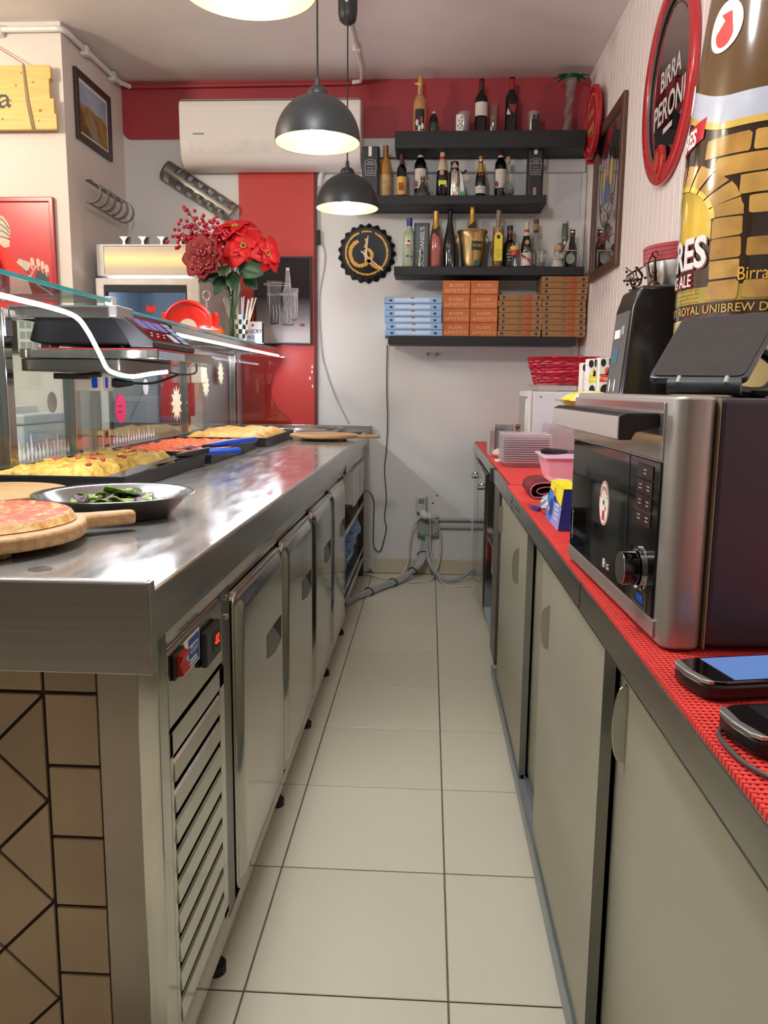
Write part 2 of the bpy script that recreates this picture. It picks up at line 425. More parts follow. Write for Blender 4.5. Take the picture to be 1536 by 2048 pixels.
for i, x in enumerate((-.015, .04)):
    o = T('wall_hook', ('left' if i == 0 else 'right') + ' one of two small metal hooks below the lowest shelf', 'hook', (x, 5.09, 1.40), group='hooks under the lowest shelf')
    P('hook_plate', prism(ell(x, 1.405, .008, .012, 12), 'y', 5.094, 5.1), chrome, o)
    P('hook_arm', tube(spl([(x, 5.094, 1.408), (x, 5.075, 1.405), (x, 5.072, 1.39), (x, 5.08, 1.385)], 4), .003, 6), chrome, o, sm=True)

# ================================================================ PENDANT LAMPS
shade_o = M('black_enamel', '262A2C', .42, var=.05)
shade_i = M('cream_gold_enamel', 'CDB868', .4, var=.03)
bulb_m = glow('bulb', 'F2F7FF', BULB)
def pendant(label, x, y, rose=False):
    o = T('pendant_lamp', label, 'lamp', (x, y, 2.02), group='black dome pendant lamps', local=True)
    dome = [(.143*math.cos(a), .148*math.sin(a)) for a in [i*PI/2/14 for i in range(0, 13)]]
    P('shade', lathe([(.1445, -.004)] + [(rr+.0015, zz+.0015) for rr, zz in dome] + [(.03, .15), (1e-4, .15)], n=48), shade_o, o, sm=True)
    P('shade_lining', lathe([(.1445, -.004), (.1415, -.004)] + [(rr-.0015, zz-.0015) for rr, zz in dome] + [(1e-4, .146)], n=48), shade_i, o, sm=True)
    P('cap', lathe([(.034, .147), (.034, .158), (.024, .172), (.010, .178), (.008, .2), (.006, .206)], n=20), shade_o, o, sm=True)
    P('cord', tube([(0, 0, .2), (0, 0, .99)], .0035, 6), rubber, o)
    P('socket', cyl(0, 0, .085, .147, .022, 16), white_pl, o, sm=True)
    P('bulb', ball(0, 0, .055, .034, 14, 9, 1, 1, 1.05), bulb_m, o, sm=True)
    c = P('ceiling_rose', lathe([(1e-4, .785), (.02, .787), (.036, .80), (.043, .83), (.044, .90), (.044, .985), (1e-4, .985)], n=20), shade_o, o, sm=True)
    P('rose_hook', tube([(0, -.045, .86), (0, -.048, .9), (0, -.045, .985)], .007, 8), white_pl, o, sm=True)
    return o
pendant('nearest of the three black dome pendant lamps, cut by the top of the photo', -.393, 1.8)
pendant('middle one of the three black dome pendant lamps, in front of the air conditioner', -.395, 2.86)
pendant('farthest of the three black dome pendant lamps, in front of the shelves', -.397, 3.87)

# ================================================================ AIR CONDITIONER
o = T('air_conditioner', 'white split air conditioner on the red band of the back wall', 'air conditioner', (-.96, 5.09, 2.48))
prof = [(5.082, 2.48), (4.97, 2.48), (4.93, 2.50), (4.905, 2.535), (4.895, 2.59), (4.89, 2.62), (4.89, 2.81), (4.90, 2.835), (5.082, 2.838)]
P('body', prism(prof, 'x', -1.49, -.425), M('ac_white', 'E4DED9', .3, var=.01), o, bv=.006, sm=True, ang=50)
P('front_panel', prism([(4.8885, 2.618), (4.8865, 2.63), (4.8865, 2.8), (4.889, 2.812), (4.8915, 2.812), (4.8915, 2.618)], 'x', -1.485, -.43), M('ac_panel_white', 'E6E1DC', .18, var=.01), o, bv=.002)
P('louvre', prism([(4.8915, 2.612), (4.8935, 2.585), (4.903, 2.545), (4.908, 2.545), (4.9, 2.612)], 'x', -1.43, -.48), M('ac_louvre_white', 'DCD6D1', .3), o, bv=.002)
P('slot', prism([(4.9035, 2.543), (4.906, 2.537), (4.912, 2.537), (4.91, 2.543)], 'x', -1.43, -.48), ink, o)
P('top_grille', box(-1.48, -.435, 4.9, 5.08, 2.838, 2.842), M('grille_grey', '9A9694', .5), o)
txt('UNIONAIR', .014, ink, o, (-1.41, 4.8855, 2.645), BACK, align='LEFT', bold=.02)

# ================================================================ CLOCK (bottle-cap shaped)
o = T('wall_clock', 'round black bottle cap wall clock with gold horseshoe sign', 'clock', (-.4, 5.08, 2.008))
n = 21*6
rim = [(-.4+(.173+.0075*math.cos(21*a))*math.cos(a), 2.008+(.173+.0075*math.cos(21*a))*math.sin(a)) for a in [2*PI*i/n for i in range(n)]]
inn = [(-.4+.152*math.cos(a), 2.008+.152*math.sin(a)) for a in [2*PI*i/n for i in range(n)]]
g = ([(p[0], 5.095, p[1]) for p in rim] + [(-.4+(p[0]+.4)*.97, 5.065, 2.008+(p[1]-2.008)*.97) for p in inn] , [(i, (i+1) % n, n+(i+1) % n, n+i) for i in range(n)])
clock_b = M('clock_black', '0B0C10', .4, var=.1, spec=.3)
P('crimped_rim', g, clock_b, o, sm=True, ang=60)
P('dial', prism(ell(-.4, 2.008, .149, .149, 48), 'y', 5.062, 5.09), clock_b, o)
U = ((1, 0, 0), (0, 0, 1))
def stroke(pts, w, mat, par, eps, rag=0., name='print', uv=BACK, org=(0, 0, 0), taper=False):
    """brush-like flat stroke along 2D points"""
    P2 = [Vector((p[0], p[1], 0)) for p in pts]; P2 = spl(P2, 5); V, F = [], []
    for i, p in enumerate(P2):
        t = (P2[min(i+1, len(P2)-1)]-P2[max(i-1, 0)]).normalized(); nn = Vector((-t.y, t.x, 0))
        ww = w*(1-.7*abs(2*i/(len(P2)-1)-1)**2) if taper else w
        a = p+nn*(ww/2+random.uniform(-rag, rag)); b_ = p-nn*(ww/2+random.uniform(-rag, rag))
        V += [(a.x, a.y, eps), (b_.x, b_.y, eps)]
    F = [(2*i, 2*i+1, 2*i+3, 2*i+2) for i in range(len(P2)-1)]
    return P(name, plane_map((V, F), org, *uv), mat, par)
cx, cz = -.4, 2.008
stroke([(cx+.127*math.cos(a), cz+.127*math.sin(a)) for a in [PI*.62+i*1.75*PI/20 for i in range(21)]], .011, gold_ink, o, 0, .002, org=(0, 5.0612, 0))
stroke([(cx+.127*math.cos(a), cz+.127*math.sin(a)) for a in [PI*.42+i*.16*PI/3 for i in range(4)]], .009, gold_ink, o, 0, .002, org=(0, 5.0612, 0))
stroke([(cx-.05, cz+.07), (cx-.085, cz+.045), (cx-.1, cz), (cx-.085, cz-.05), (cx-.045, cz-.075), (cx, cz-.062), (cx+.03, cz-.025), (cx+.028, cz+.005), (cx+.005, cz+.02), (cx-.008, cz), (cx+.01, cz-.04), (cx+.05, cz-.078), (cx+.1, cz-.09)], .022, gold_ink, o, 0, .002, org=(0, 5.0606, 0))
stroke([(cx-.005, cz+.085), (cx, cz+.06), (cx-.012, cz+.03)], .016, gold_ink, o, 0, .002, org=(0, 5.0606, 0))
P('hour_hand', prism([(cx-.012, cz-.052), (cx-.004, cz-.052), (cx+.012, cz+.1), (cx+.006, cz+.1)], 'y', 5.055, 5.058), ink_w, o)
P('minute_hand', prism([(cx-.036, cz+.008), (cx-.032, cz+.013), (cx+.104, cz-.1), (cx+.1, cz-.105)], 'y', 5.057, 5.0595), ink_w, o)

# ================================================================ LEFT COUNTER: worktop
o = T('steel_worktop', 'long stainless steel worktop of the left pizza counter', 'worktop', (-.83, 3.06, .85))
P('top', box(-1.248, -.386, 1.066, 5.04, .893, .9145), steel_top, o, bv=.002)
P('front_fascia', prism([(-.386, .915), (-.3825, .913), (-.3815, .909), (-.3815, .85), (-.384, .847), (-.392, .847), (-.392, .89)], 'y', 1.068, 5.055), steel, o)
P('end_fascia', prism([(1.05, .798), (1.05, .929), (1.053, .932), (1.066, .932), (1.068, .929), (1.068, .916), (1.062, .89), (1.062, .798)], 'x', -1.248, -.3835), M('end_fascia_steel', 'A29E97', .3, 1., var=.05, scale=3, stretch=(1, 40, 40)), o, bv=.0015)
P('end_cap', box(-.384, -.3785, 1.049, 1.07, .798, .931), steel, o, bv=.001)
P('back_upstand', box(-1.248, -1.20, 1.07, 5.04, .9145, .955), steel, o, bv=.004)
P('wall_upstand', prism([(-1.2, .9145), (-.356, .9145), (-.356, .957), (-.362, .959), (-1.2, .959)], 'y', 5.052, 5.068), steel, o, bv=.002)
P('bolt_cap', cyl(-.6, 1.185, .9146, .9152, .018, 20), steel_dk, o)

# ---------------------------------------------------------------- end wall with tiles
o = T('tiled_counter_end', 'brown tiled end panel below the near edge of the left counter', 'tiled panel', (-.75, 1.16, 0))
P('backing', box(-1.2, -.503, 1.152, 1.168, .0, .797), M('black_grout', '2A1D18', .9), o)
P('corner_post', box(-.502, -.4315, 1.146, 1.168, .0, .797), M('brown_steel', '8D8278', .35, .9, var=.1, scale=4), o, bv=.002)
tl = [M('brown_tile', c, .5, var=.08, scale=7, detail=6, bump=.04, bscale=30) for c in ('978064', '907A5E', '9C866A')]
def tile(poly):
    c = (sum(p[0] for p in poly)/len(poly), sum(p[1] for p in poly)/len(poly))
    if len(poly) < 3: return
    P('tile', prism(poly, 'y', 1.1465, 1.154), random.choice(tl), o, bv=.001, bseg=1)
tz = .1205
zz = .7265
for k in range(0, 7):
    z1 = zz-k*tz; z0 = max(z1-tz+.005, .002)
    tile(rect(-.585, -.504, z0, z1-.001))
tile(rect(-.585, -.504, zz+.005, .795)); tile(rect(-.71, -.59, zz+.005, .795)); tile(rect(-.835, -.715, zz+.005, .795)); tile(rect(-.96, -.84, zz+.005, .795))
def clip(poly, ax, lim, keep_less):
    out = []
    for i in range(len(poly)):
        a = poly[i]; b_ = poly[(i+1) % len(poly)]
        ia = (a[ax] <= lim) if keep_less else (a[ax] >= lim); ib = (b_[ax] <= lim) if keep_less else (b_[ax] >= lim)
        if ia: out.append(a)
        if ia != ib:
            t = (lim-a[ax])/(b_[ax]-a[ax]); out.append((a[0]+(b_[0]-a[0])*t, a[1]+(b_[1]-a[1])*t))
    return out
hd = .1745/2; gp = .0036
for i in range(0, 6):
    for j in range(0, 12):
        cx0 = -.59-i*hd; cz0 = .7225-j*hd
        if (i+j) % 2 == 0: continue
        d = [(cx0+hd-gp, cz0), (cx0, cz0+hd-gp), (cx0-hd+gp, cz0), (cx0, cz0-hd+gp)]
        d = clip(clip(clip(clip(d, 0, -.5905, True), 1, zz-.001, True), 1, .002, False), 0, -.95, False)
        if len(d) >= 3:
            ar = abs(sum(d[k][0]*d[(k+1) % len(d)][1]-d[(k+1) % len(d)][0]*d[k][1] for k in range(len(d))))/2
            if ar > 2e-4: tile(d)

# ---------------------------------------------------------------- refrigerated counter
o = T('refrigerated_counter', 'stainless refrigerated counter with four doors under the left worktop', 'fridge counter', (-.8, 2.5, 0))
P('body', box(-1.2, -.43, 1.172, 3.83, .09, .846), steel_dk, o)
P('top_rail', prism([(-.44, .846), (-.401, .846), (-.398, .835), (-.402, .80), (-.412, .775), (-.44, .775)], 'y', 1.11, 3.85), steel_v, o, sm=True, ang=20)
P('top_rail_lip', box(-.40, -.394, 1.10, 3.85, .826, .846), steel, o, bv=.001)
P('end_post', box(-.43, -.397, 1.12, 1.165, .05, .83), steel_v, o, bv=.003)
P('bottom_rail', box(-.43, -.40, 1.13, 3.85, .06, .092), steel_v, o, bv=.002)
for y in (1.47, 2.14, 2.68, 3.2, 3.76):
    P('foot', J(cyl(-.42, y, 0.001, .02, .022, 12), cyl(-.42, y, .02, .075, .012, 12)), rubber, o)
P('post', box(-.44, -.402, 1.50, 1.575, .09, .80), steel_dk, o, bv=.003)
for z in (.78, .74): P('screw', prism(ell(1.54, z, .006, .006, 10), 'x', -.402, -.398), chrome, o)
# machine bay: control panel and louvred grille
pf = P('control_panel', box(-.43, -.3985, 1.168, 1.498, .66, .79), steel_v, o, bv=.004)
def onleft(a0, a1, z0, z1, d0, d1): return box(d0, d1, a0, a1, z0, z1)
g = P('thermostat', onleft(1.346, 1.446, .70, .765, -.3985, -.386), black_pl, o, bv=.004)
P('display', onleft(1.385, 1.435, .718, .752, -.386, -.3852), ink, g)
txt('-02', .026, glow('red_digits', 'FF2A18', 4.), g, (-.3848, 1.411, .726), LEFT)
g = P('rocker_switch', onleft(1.19, 1.245, .735, .79-.012, -.3985, -.393), black_pl, o, bv=.003)
P('rocker', prism([(-.393, .739), (-.382, .742), (-.389, .757), (-.382, .772), (-.393, .775)], 'y', 1.2, 1.238), M('red_rocker', 'A81D14', .35), g)
g = P('maker_label', onleft(1.252, 1.342, .722, .779, -.3985, -.3978), paper, o)
flat(rect(0, .062, 0, .05), M('label_blue', '3357A8', .5), g, (-.3974, 1.276, .725), LEFT)
txt('Castel', .017, ink_w, g, (-.3971, 1.307, .747), LEFT, shear=.3)
for k, ww in enumerate((.045, .04, .05)): flat(rect(0, ww, 0, .0035), ink_w, g, (-.3971, 1.281, .729+k*.006+(.018 if k == 2 else 0)), LEFT)
P('grille_frame', J(box(-.43, -.397, 1.166, 1.18, .12, .655), box(-.43, -.397, 1.465, 1.498, .12, .655), box(-.43, -.397, 1.166, 1.498, .615, .655), box(-.43, -.397, 1.166, 1.498, .092, .135)), steel_v, o, bv=.001)
P('grille_back', box(-.43, -.422, 1.18, 1.465, .13, .615), rubber, o)
for k in range(9):
    z1 = .611-k*.0535
    P('louvre_slat', prism([(-.42, z1-.006), (-.4, z1-.006), (-.3965, z1-.01), (-.394, z1-.04), (-.397, z1-.041), (-.42, z1-.035)], 'y', 1.181, 1.464), steel_v, o)
# doors
ds = [(1.585, 2.118), (2.142, 2.668), (2.70, 3.205), (3.228, 3.745)]
for k, (a, b_) in enumerate(ds):
    z0, z1 = .095, .772
    d = P('door', J(prism(rrect(a, b_, z0, z1, .035, 5), 'x', -.425, -.398)), steel_v, o, sm=True, ang=30, bv=.003)
    P('gasket', prism(rrect(a+.004, b_-.004, z0+.004, z1-.004, .03, 5), 'x', -.4285, -.4255), rubber, d)
    # raised face with a soft rolled border
    L0, L1, L2 = rrect(a+.012, b_-.012, z0+.012, z1-.012, .035, 6), rrect(a+.03, b_-.03, z0+.03, z1-.03, .03, 6), rrect(a+.045, b_-.045, z0+.045, z1-.045, .02, 6)
    nn = len(L0)
    V = [(-.398, p[0], p[1]) for p in L0] + [(-.3875, p[0], p[1]) for p in L1] + [(-.386, p[0], p[1]) for p in L2]
    F = [(i, (i+1) % nn, nn+(i+1) % nn, nn+i) for i in range(nn)] + [(nn+i, nn+(i+1) % nn, 2*nn+(i+1) % nn, 2*nn+i) for i in range(nn)] + [tuple(range(2*nn, 3*nn))]
    P('door_face', (V, F), steel_v, d, sm=True, ang=50)
    ha, hb = b_-.25, b_-.06
    P('handle_recess', prism([(ha+.075, .597), (hb, .594), (hb, .53)], 'x', -.3862, -.3854), rubber, d)
    P('handle_grip', prism([(ha, .597), (ha+.074, .597), (hb, .5285), (ha+.10, .520), (ha, .537)], 'x', -.3862, -.3852), steel_dk, d)

# ---------------------------------------------------------------- open shelf unit at the far end
o = T('open_shelf_unit', 'open steel shelf unit under the far end of the left worktop', 'shelf unit', (-.8, 4.45, 0))
for x, y in ((-1.18, 3.9), (-1.18, 5.0), (-.42, 5.0)):
    P('leg', box(x-.018, x+.018, y-.018, y+.018, .001, .846), steel_dk, o, bv=.002)
P('side_panel', box(-1.19, -.415, 3.858, 3.875, .1, .846), steel_v, o)
P('back_panel', box(-1.2, -1.19, 3.88, 5.0, .1, .84), steel_dk, o)
P('shelf_plate', box(-1.19, -.402, 3.88, 5.02, .46, .49), steel_v, o, bv=.002)
P('shelf_plate', box(-1.19, -.402, 3.88, 5.02, .175, .2), steel_v, o, bv=.002)
P('lower_rail', tube([(-.41, 3.88, .12), (-.41, 5.0, .12)], .012, 8), steel_v, o, sm=True)
P('front_rail', box(-.425, -.40, 3.875, 5.02, .775, .846), steel_v, o, bv=.002)
P('control_box', box(-.9, -.40, 4.72, 5.02, .64, .77), grey_pl, o, bv=.003)
flat([(0, .02), (.015, 0), (0, -.02), (-.015, 0)], M('red_diamond', '8E1F1A', .5), o, (-.3995, 4.9, .72), LEFT, name='diamond_mark')
d = P('drawer', box(-.9, -.385, 4.05, 4.66, .60, .765), white_pl, o, bv=.003)
P('drawer_front', box(-.386, -.376, 4.05, 4.66, .59, .765), M('drawer_front_grey', 'C9CBC8', .4), d, bv=.002)
P('drawer_seam', box(-.3765, -.3755, 4.40, 4.405, .59, .765), rubber, d)
bl = M('pale_blue_card', '8FB4E0', .6, var=.05, scale=5)
bl2 = M('pale_blue_print', 'C4DAF2', .6, var=.03)
blk_sp = M('card_slot_dark', '2B3242', .7)
def pizza_box(mat, w, d, h, name='pizza_box', kind='blue'):
    o = T(name, 'x', 'pizza box', (0, 0, 0), local=True)
    P('tray', box(-w/2, w/2, -d/2, d/2, .0006, h*.62), mat, o, bv=.001, bseg=1)
    P('lid', box(-w/2-.001, w/2+.001, -d/2-.001, d/2, h*.3, h-.0006), mat, o, bv=.001, bseg=1)
    yf = -d/2-.0014
    if kind == 'blue':
        flat(rect(-w*.32, w*.3, h*.25, h*.8), bl2, o, (0, yf-.0004, 0), BACK, name='printed_strip')
        for s in (-1, 1): P('vent_slot', box(s*w*.385-.008, s*w*.385+.008, yf-.0005, yf+.004, h*.28, h*.6), blk_sp, o)
        P('lock_tab', box(-.01, .01, yf-.0005, yf+.004, h*.72, h*.95), M('brown_card_tab', '9B6A4A', .7), o)
    else:
        for s in (-1, 1): P('vent_hole', prism(ell(s*w*.40, h*.5, .008, .009, 12), 'y', yf-.0006, yf+.003), blk_sp, o)
        P('lock_tab', box(-.014, .014, yf-.0008, yf+.003, h*.3, h*.98), br2, o)
        flat(rect(w*.08, w*.26, h*.12, h*.9), br3, o, (0, yf-.0006, 0), BACK, name='printed_strip')
    return o
bproto = pizza_box(bl, .335, .30, .0365)
hh = .0375
names = ['bottom', 'second from the bottom', 'third from the bottom', 'third from the top', 'second from the top', 'topmost']
for k in range(6):
    c = bproto if k == 0 else dup(bproto)
    c.location = (-.103+[.004, .006, 0, -.002, -.001, -.008][k], 5.0-.005*(k % 2), 1.5005+k*hh); c.rotation_euler.z = random.uniform(-.02, .02)
    tag(c, f'blue pizza box, {names[k]} of the stack on the lowest shelf', 'pizza box', 'blue boxes on the wall shelf')
lx = [(-.62, 4.35, .05), (-.60, 4.4, -.03), (-.62, 4.42, .12), (-.58, 4.45, .04), (-.575, 4.5, -.06), (-.565, 4.55, .15)]
for k in range(6):
    c = dup(bproto); x, y, a = lx[k]
    c.location = (x+.02, y, .2005+k*hh); c.rotation_euler.z = PI/2+a
    tag(c, f'blue box, {names[k]} of the stack in the left shelf unit', 'pizza box', 'blue boxes in the shelf unit')
wick = M('yellow_wicker', 'A8864E', .7, var=.25, scale=20, stretch=(1, 1, 6))
for k, (y, z) in enumerate(((4.42, .4905), (4.64, .4905))):
    o = T('wicker_tray', ('nearer' if k == 0 else 'farther') + ' of two brown wicker trays on the upper plate of the shelf unit', 'tray', (-.6, y, z), group='wicker trays', local=True)
    sx_ = .1
    P('rim', tube([(.165*math.cos(a), .092*math.sin(a), .05+k*.018) for a in [2*PI*i/24 for i in range(25)]], .008, 6), wick, o, sm=True)
    gw = lathe([(1e-3, .001), (.11, .001), (.14, .03), (.165, .05+k*.018)], n=24)
    P('bowl', ([(q[0], q[1]*.56, q[2]) for q in gw[0]], gw[1]), wick, o, sm=True)
g = ball(0, 0, 0, 1, 12, 8)
cr = [(-.56+p[0]*.09, 4.02+p[1]*.09, .545+p[2]*.052*(1+.3*noise.noise(Vector(p)*3))) for p in [tuple(Vector(q)*(1+.3*noise.noise(Vector(q)*2.3))) for q in g[0]]]
zmin = min(p[2] for p in cr)
O('paper_bag', 'crumpled white paper bag on the upper plate of the shelf unit', 'bag', ([(p[0], p[1], p[2]-zmin+.491) for p in cr], g[1]), paper)

# ================================================================ GLASS DISPLAY CASE ON THE COUNTER
o = T('glass_display_case', 'steel and glass display case along the back of the left counter', 'display case', (-1.22, 3.2, .955))
def post(y, z1, label=None): P('post', box(-1.243, -1.2, y-.022, y+.022, .9555, z1), steel_v, o, bv=.003)
post(2.26, 1.41); post(2.70, 1.232); post(3.98, 1.41); post(4.98, 1.385)
P('hinge_bracket', box(-1.2, -1.194, 2.24, 2.28, 1.33, 1.385), chrome, o, bv=.002)
post(1.12, 1.41)
pi = []
for a, b_ in ((1.145, 2.237), (2.283, 2.677), (2.723, 3.957), (4.003, 4.957)):
    pi.append(P('front_pane', box(-1.226, -1.220, a, b_, .957, 1.40), pane_m, o))
P('end_pane', prism([(-1.2, .962), (-.86, .962), (-.88, 1.0), (-.955, 1.06), (-.99, 1.13), (-.995, 1.2), (-.975, 1.28), (-.93, 1.34), (-.905, 1.38), (-1.2, 1.38)], 'y', 5.02, 5.026), tint_pane, o)
edge = [(-.86, .962), (-.88, 1.0), (-.955, 1.06), (-.99, 1.13), (-.995, 1.2), (-.975, 1.28), (-.93, 1.34), (-.905, 1.38)]
P('end_pane_edge', tube([(x, 5.023, z) for x, z in edge], .0022, 6), M('dark_glass_edge', '6E1A18', .2), o)
for a, b_, xb, xf_ in ((.95, 2.19, -1.46, -.868), (2.36, 5.03, -1.248, -.935)):
    t = P('top_glass', box(xb, xf_-.002, a, b_, 1.418, 1.428), pane_m, o)
    P('glass_edge', box(xf_-.002, xf_, a, b_, 1.418, 1.428), edge_m, t)
    P('glass_edge', box(xb, xf_, a-.001, a, 1.418, 1.428), edge_m, t)
P('bracket', box(-1.2, -.91, 2.275, 2.32, 1.385, 1.417), steel_v, o, bv=.002)
P('bracket_tip', box(-.91, -.885, 2.27, 2.40, 1.388, 1.422), alu, o, bv=.004)
P('glass_clip', box(-.885, -.862, 2.185, 2.215, 1.412, 1.436), grey_pl, o, bv=.003)
P('back_rail', box(-1.24, -1.2, 2.34, 4.95, 1.385, 1.417), steel_v, o, bv=.002)
P('light_rail', box(-.985, -.945, 2.95, 5.02, 1.389, 1.417), steel_v, o, bv=.002)
for y in (3.0, 3.98, 4.98): P('bracket', box(-1.2, -.985, y-.015, y+.015, 1.389, 1.417), steel_v, o, bv=.002)
P('base_rail', box(-1.247, -1.196, 1.1, 5.0, .9552, .9645), steel, o, bv=.001)
led_m = glow('led_tube', 'F4F3FF', LED)
P('led_strip', tube([(-.938, 2.98, 1.384), (-.938, 4.99, 1.384)], .0055, 8), led_m, o, sm=True)
P('led_strip', tube(spl([(-.885, 1.0, 1.405), (-.9, 1.3, 1.392), (-.9, 1.67, 1.382), (-.904, 1.9, 1.379), (-.908, 2.05, 1.37), (-.915, 2.14, 1.338), (-.907, 2.2, 1.275), (-.895, 2.21, 1.243), (-.872, 2.21, 1.23), (-.839, 2.25, 1.222), (-.81, 2.33, 1.232), (-.79, 2.4, 1.238)], 6), .0055, 8), led_m, o, sm=True)
P('led_lead', tube(spl([(-.79, 2.4, 1.238), (-.77, 2.5, 1.232), (-.76, 2.6, 1.24), (-.775, 2.66, 1.27)], 5), .003, 6), rubber, o, sm=True)
# scale shelf
sh = P('scale_shelf', box(-1.2, -.79, 2.32, 2.95, 1.274, 1.3), steel_v, o, bv=.002)
P('price_strip', box(-.79, -.788, 2.34, 2.58, 1.275, 1.297), M('price_strip_blue', '9FB2C2', .3), sh)
P('shelf_bracket', box(-1.2, -.905, 2.325, 2.80, 1.236, 1.273), steel_dk, o, bv=.004)
# sockets and switch box
P('junction_box', box(-1.2, -1.145, 4.02, 4.12, 1.21, 1.29), M('cream_plastic', 'DDD3BC', .4), o, bv=.004)
sk = P('socket_block', box(-1.145, -1.055, 2.56, 2.655, 1.178, 1.232), M('socket_white', 'E3DBCC', .4), o, bv=.003)
P('blue_socket', prism(rrect(2.585, 2.60, 1.187, 1.222, .006), 'x', -1.055, -1.053), navy, sk)
P('blue_socket', prism(rrect(-1.088, -1.07, 1.187, 1.222, .006), 'y', 2.557, 2.56), navy, sk)
P('outlet_face', box(-1.055, -1.048, 2.61, 2.65, 1.185, 1.23), white_pl, sk, bv=.003)
pg = T('power_plug', 'black power plug and cord in the white socket below the scale shelf', 'plug', (-1.04, 2.63, 1.2))
P('plug_body', tube([(-1.046, 2.63, 1.205), (-1.03, 2.63, 1.204), (-1.0, 2.64, 1.203), (-.985, 2.645, 1.204)], [.015, .016, .009, .007], 12), rubber, pg, sm=True)
P('cord', tube(spl([(-.985, 2.645, 1.204), (-.93, 2.68, 1.205), (-.88, 2.72, 1.225), (-.86, 2.74, 1.236)], 6), .004, 8), rubber, pg, sm=True)
P('green_tag', box(-1.02, -.99, 2.64, 2.645, 1.215, 1.233), M('green_plastic', '3CB878', .4), pg)
kb = T('knife_bar', 'black folded tool hanging below the scale shelf next to the near post', 'tool', (-1.05, 2.42, 1.23))
P('blade_bar', box(-1.14, -1.03, 2.40, 2.415, 1.214, 1.232), rubber, kb, bv=.002)
P('grip', tube([(-1.06, 2.395, 1.224), (-.99, 2.395, 1.229)], [.006, .009], 8), black_pl, kb, sm=True)
# decals on the panes: flames, starbursts, round sticker
fl_m = M('frosted_decal', 'DADFDD', .6, var=.03)
def flame(y, h, par):
    w_ = .012
    pts = [(-w_*.5, 0), (-w_*.9, h*.3), (-w_*.3, h*.55), (-w_*.45, h*.75), (0, h), (w_*.1, h*.7), (w_*.5, h*.5), (w_*.9, h*.28), (w_*.5, 0), (0, -h*.12)]
    flat(pts, fl_m, par, (-1.2192, y, .972), LEFT, name='flame_decal')
for k in range(15): flame(2.30+k*.025, [.035, .055, .03, .045, .075, .04, .035][k % 7]+random.uniform(0, .012), pi[1])
for k in range(16): flame(3.05+k*.03, [.035, .05, .03, .04][k % 4], pi[2])
flat(ell(0, 0, .034, .034, 24), M('grey_sticker', '9B9B92', .6), pi[1], (-1.2192, 2.55, 1.14), LEFT, name='round_sticker')
flat(ell(0, 0, .034, .034, 24), M('grey_sticker_pale', 'B9C2C4', .6), pi[2], (-1.2192, 3.42, 1.19), LEFT, name='round_sticker')
def star(y, z, r, mat, par, n=14, ri=.68):
    flat([((r if i % 2 == 0 else r*ri)*math.cos(PI*i/n), (r if i % 2 == 0 else r*ri)*math.sin(PI*i/n)*1.05) for i in range(2*n)], mat, par, (-1.2192, y, z), LEFT, name='starburst_sticker')
star(3.13, 1.105, .06, M('magenta_sticker', 'D8236E', .5), pi[2], 18, .84)
cs = M('cream_sticker', 'EFE6C4', .5)
star(3.84, 1.112, .085, cs, pi[2], 12, .62)
star(4.36, 1.20, .07, cs, pi[3], 12, .62); star(4.68, 1.27, .07, cs, pi[3], 12, .62)
for y in (3.12,): 
    for k in range(2): flat(rect(-.022, .022, 0, .006), M('sticker_print', '7A1240', .6), pi[2], (-1.2189, y, 1.09+k*.022), LEFT)
cd = T('orange_card', 'small orange card with dark print standing behind the second tray', 'card', (-1.17, 2.93, .956))
P('sheet', box(-1.199, -1.197, 2.90, 2.95, .966, 1.035), M('orange_card', 'C98A5C', .6), cd)
flat(ell(0, 0, .014, .014, 16), ink, cd, (-1.1965, 2.925, 1.015), LEFT)
flat(rect(-.02, .02, 0, .006), ink, cd, (-1.1965, 2.925, .972), LEFT)

# ---------------------------------------------------------------- scale on the shelf
o = T('price_scale', 'black electronic price scale with a sloping display on the steel shelf', 'scale', (-1.0, 2.5, 1.3))
P('rubber_mat', box(-1.15, -.795, 2.33, 2.93, 1.3002, 1.304), M('red_rubber', 'B8352E', .6), o)
sb = M('scale_black', '141618', .4, var=.05)
P('body', prism([(-1.19, 1.325), (-1.165, 1.40), (-.93, 1.405), (-.875, 1.33), (-.875, 1.315), (-1.15, 1.315)], 'y', 2.36, 2.78), sb, o, bv=.006)
for x, y in ((-1.13, 2.4), (-1.13, 2.74), (-.92, 2.4), (-.92, 2.74)): P('foot', cyl(x, y, 1.304, 1.318, .012, 12), rubber, o)
ds_ = P('display_head', prism([(-.80, 1.306), (-.80, 1.322), (-.903, 1.408), (-.93, 1.405), (-.87, 1.306)], 'y', 2.325, 2.735), sb, o, bv=.004)
a_ = Vector((-.80, 2.33, 1.322)); n_ = Vector((-.103, 0, .086)); ln = n_.length; n_.normalize()
dpn = M('display_wine', '2E1219', .12, coat=.5)
flat(rect(.012, .398, .012, ln-.008), dpn, ds_, a_+Vector((.086, 0, .103)).normalized()*.0008, ((0, 1, 0), n_), name='display_panel')
off = a_+Vector((.086, 0, .103)).normalized()*.0014
lcd = glow('lcd_lilac', '9C93D8', .55)
for k in range(3): flat(rect(.05+k*.085, .118+k*.085, .068, .112), lcd, ds_, off, ((0, 1, 0), n_), name='digit_window')
kp = M('keypad_blue', '7FA4CC', .4)
for k in range(5): flat(rect(.315, .385, .015+k*.021, .032+k*.021), kp, ds_, off, ((0, 1, 0), n_), name='key_strip')
flat(rect(.225, .285, .015, .055), M('keypad_pale', 'A9BFCC', .4), ds_, off, ((0, 1, 0), n_), name='key_strip')
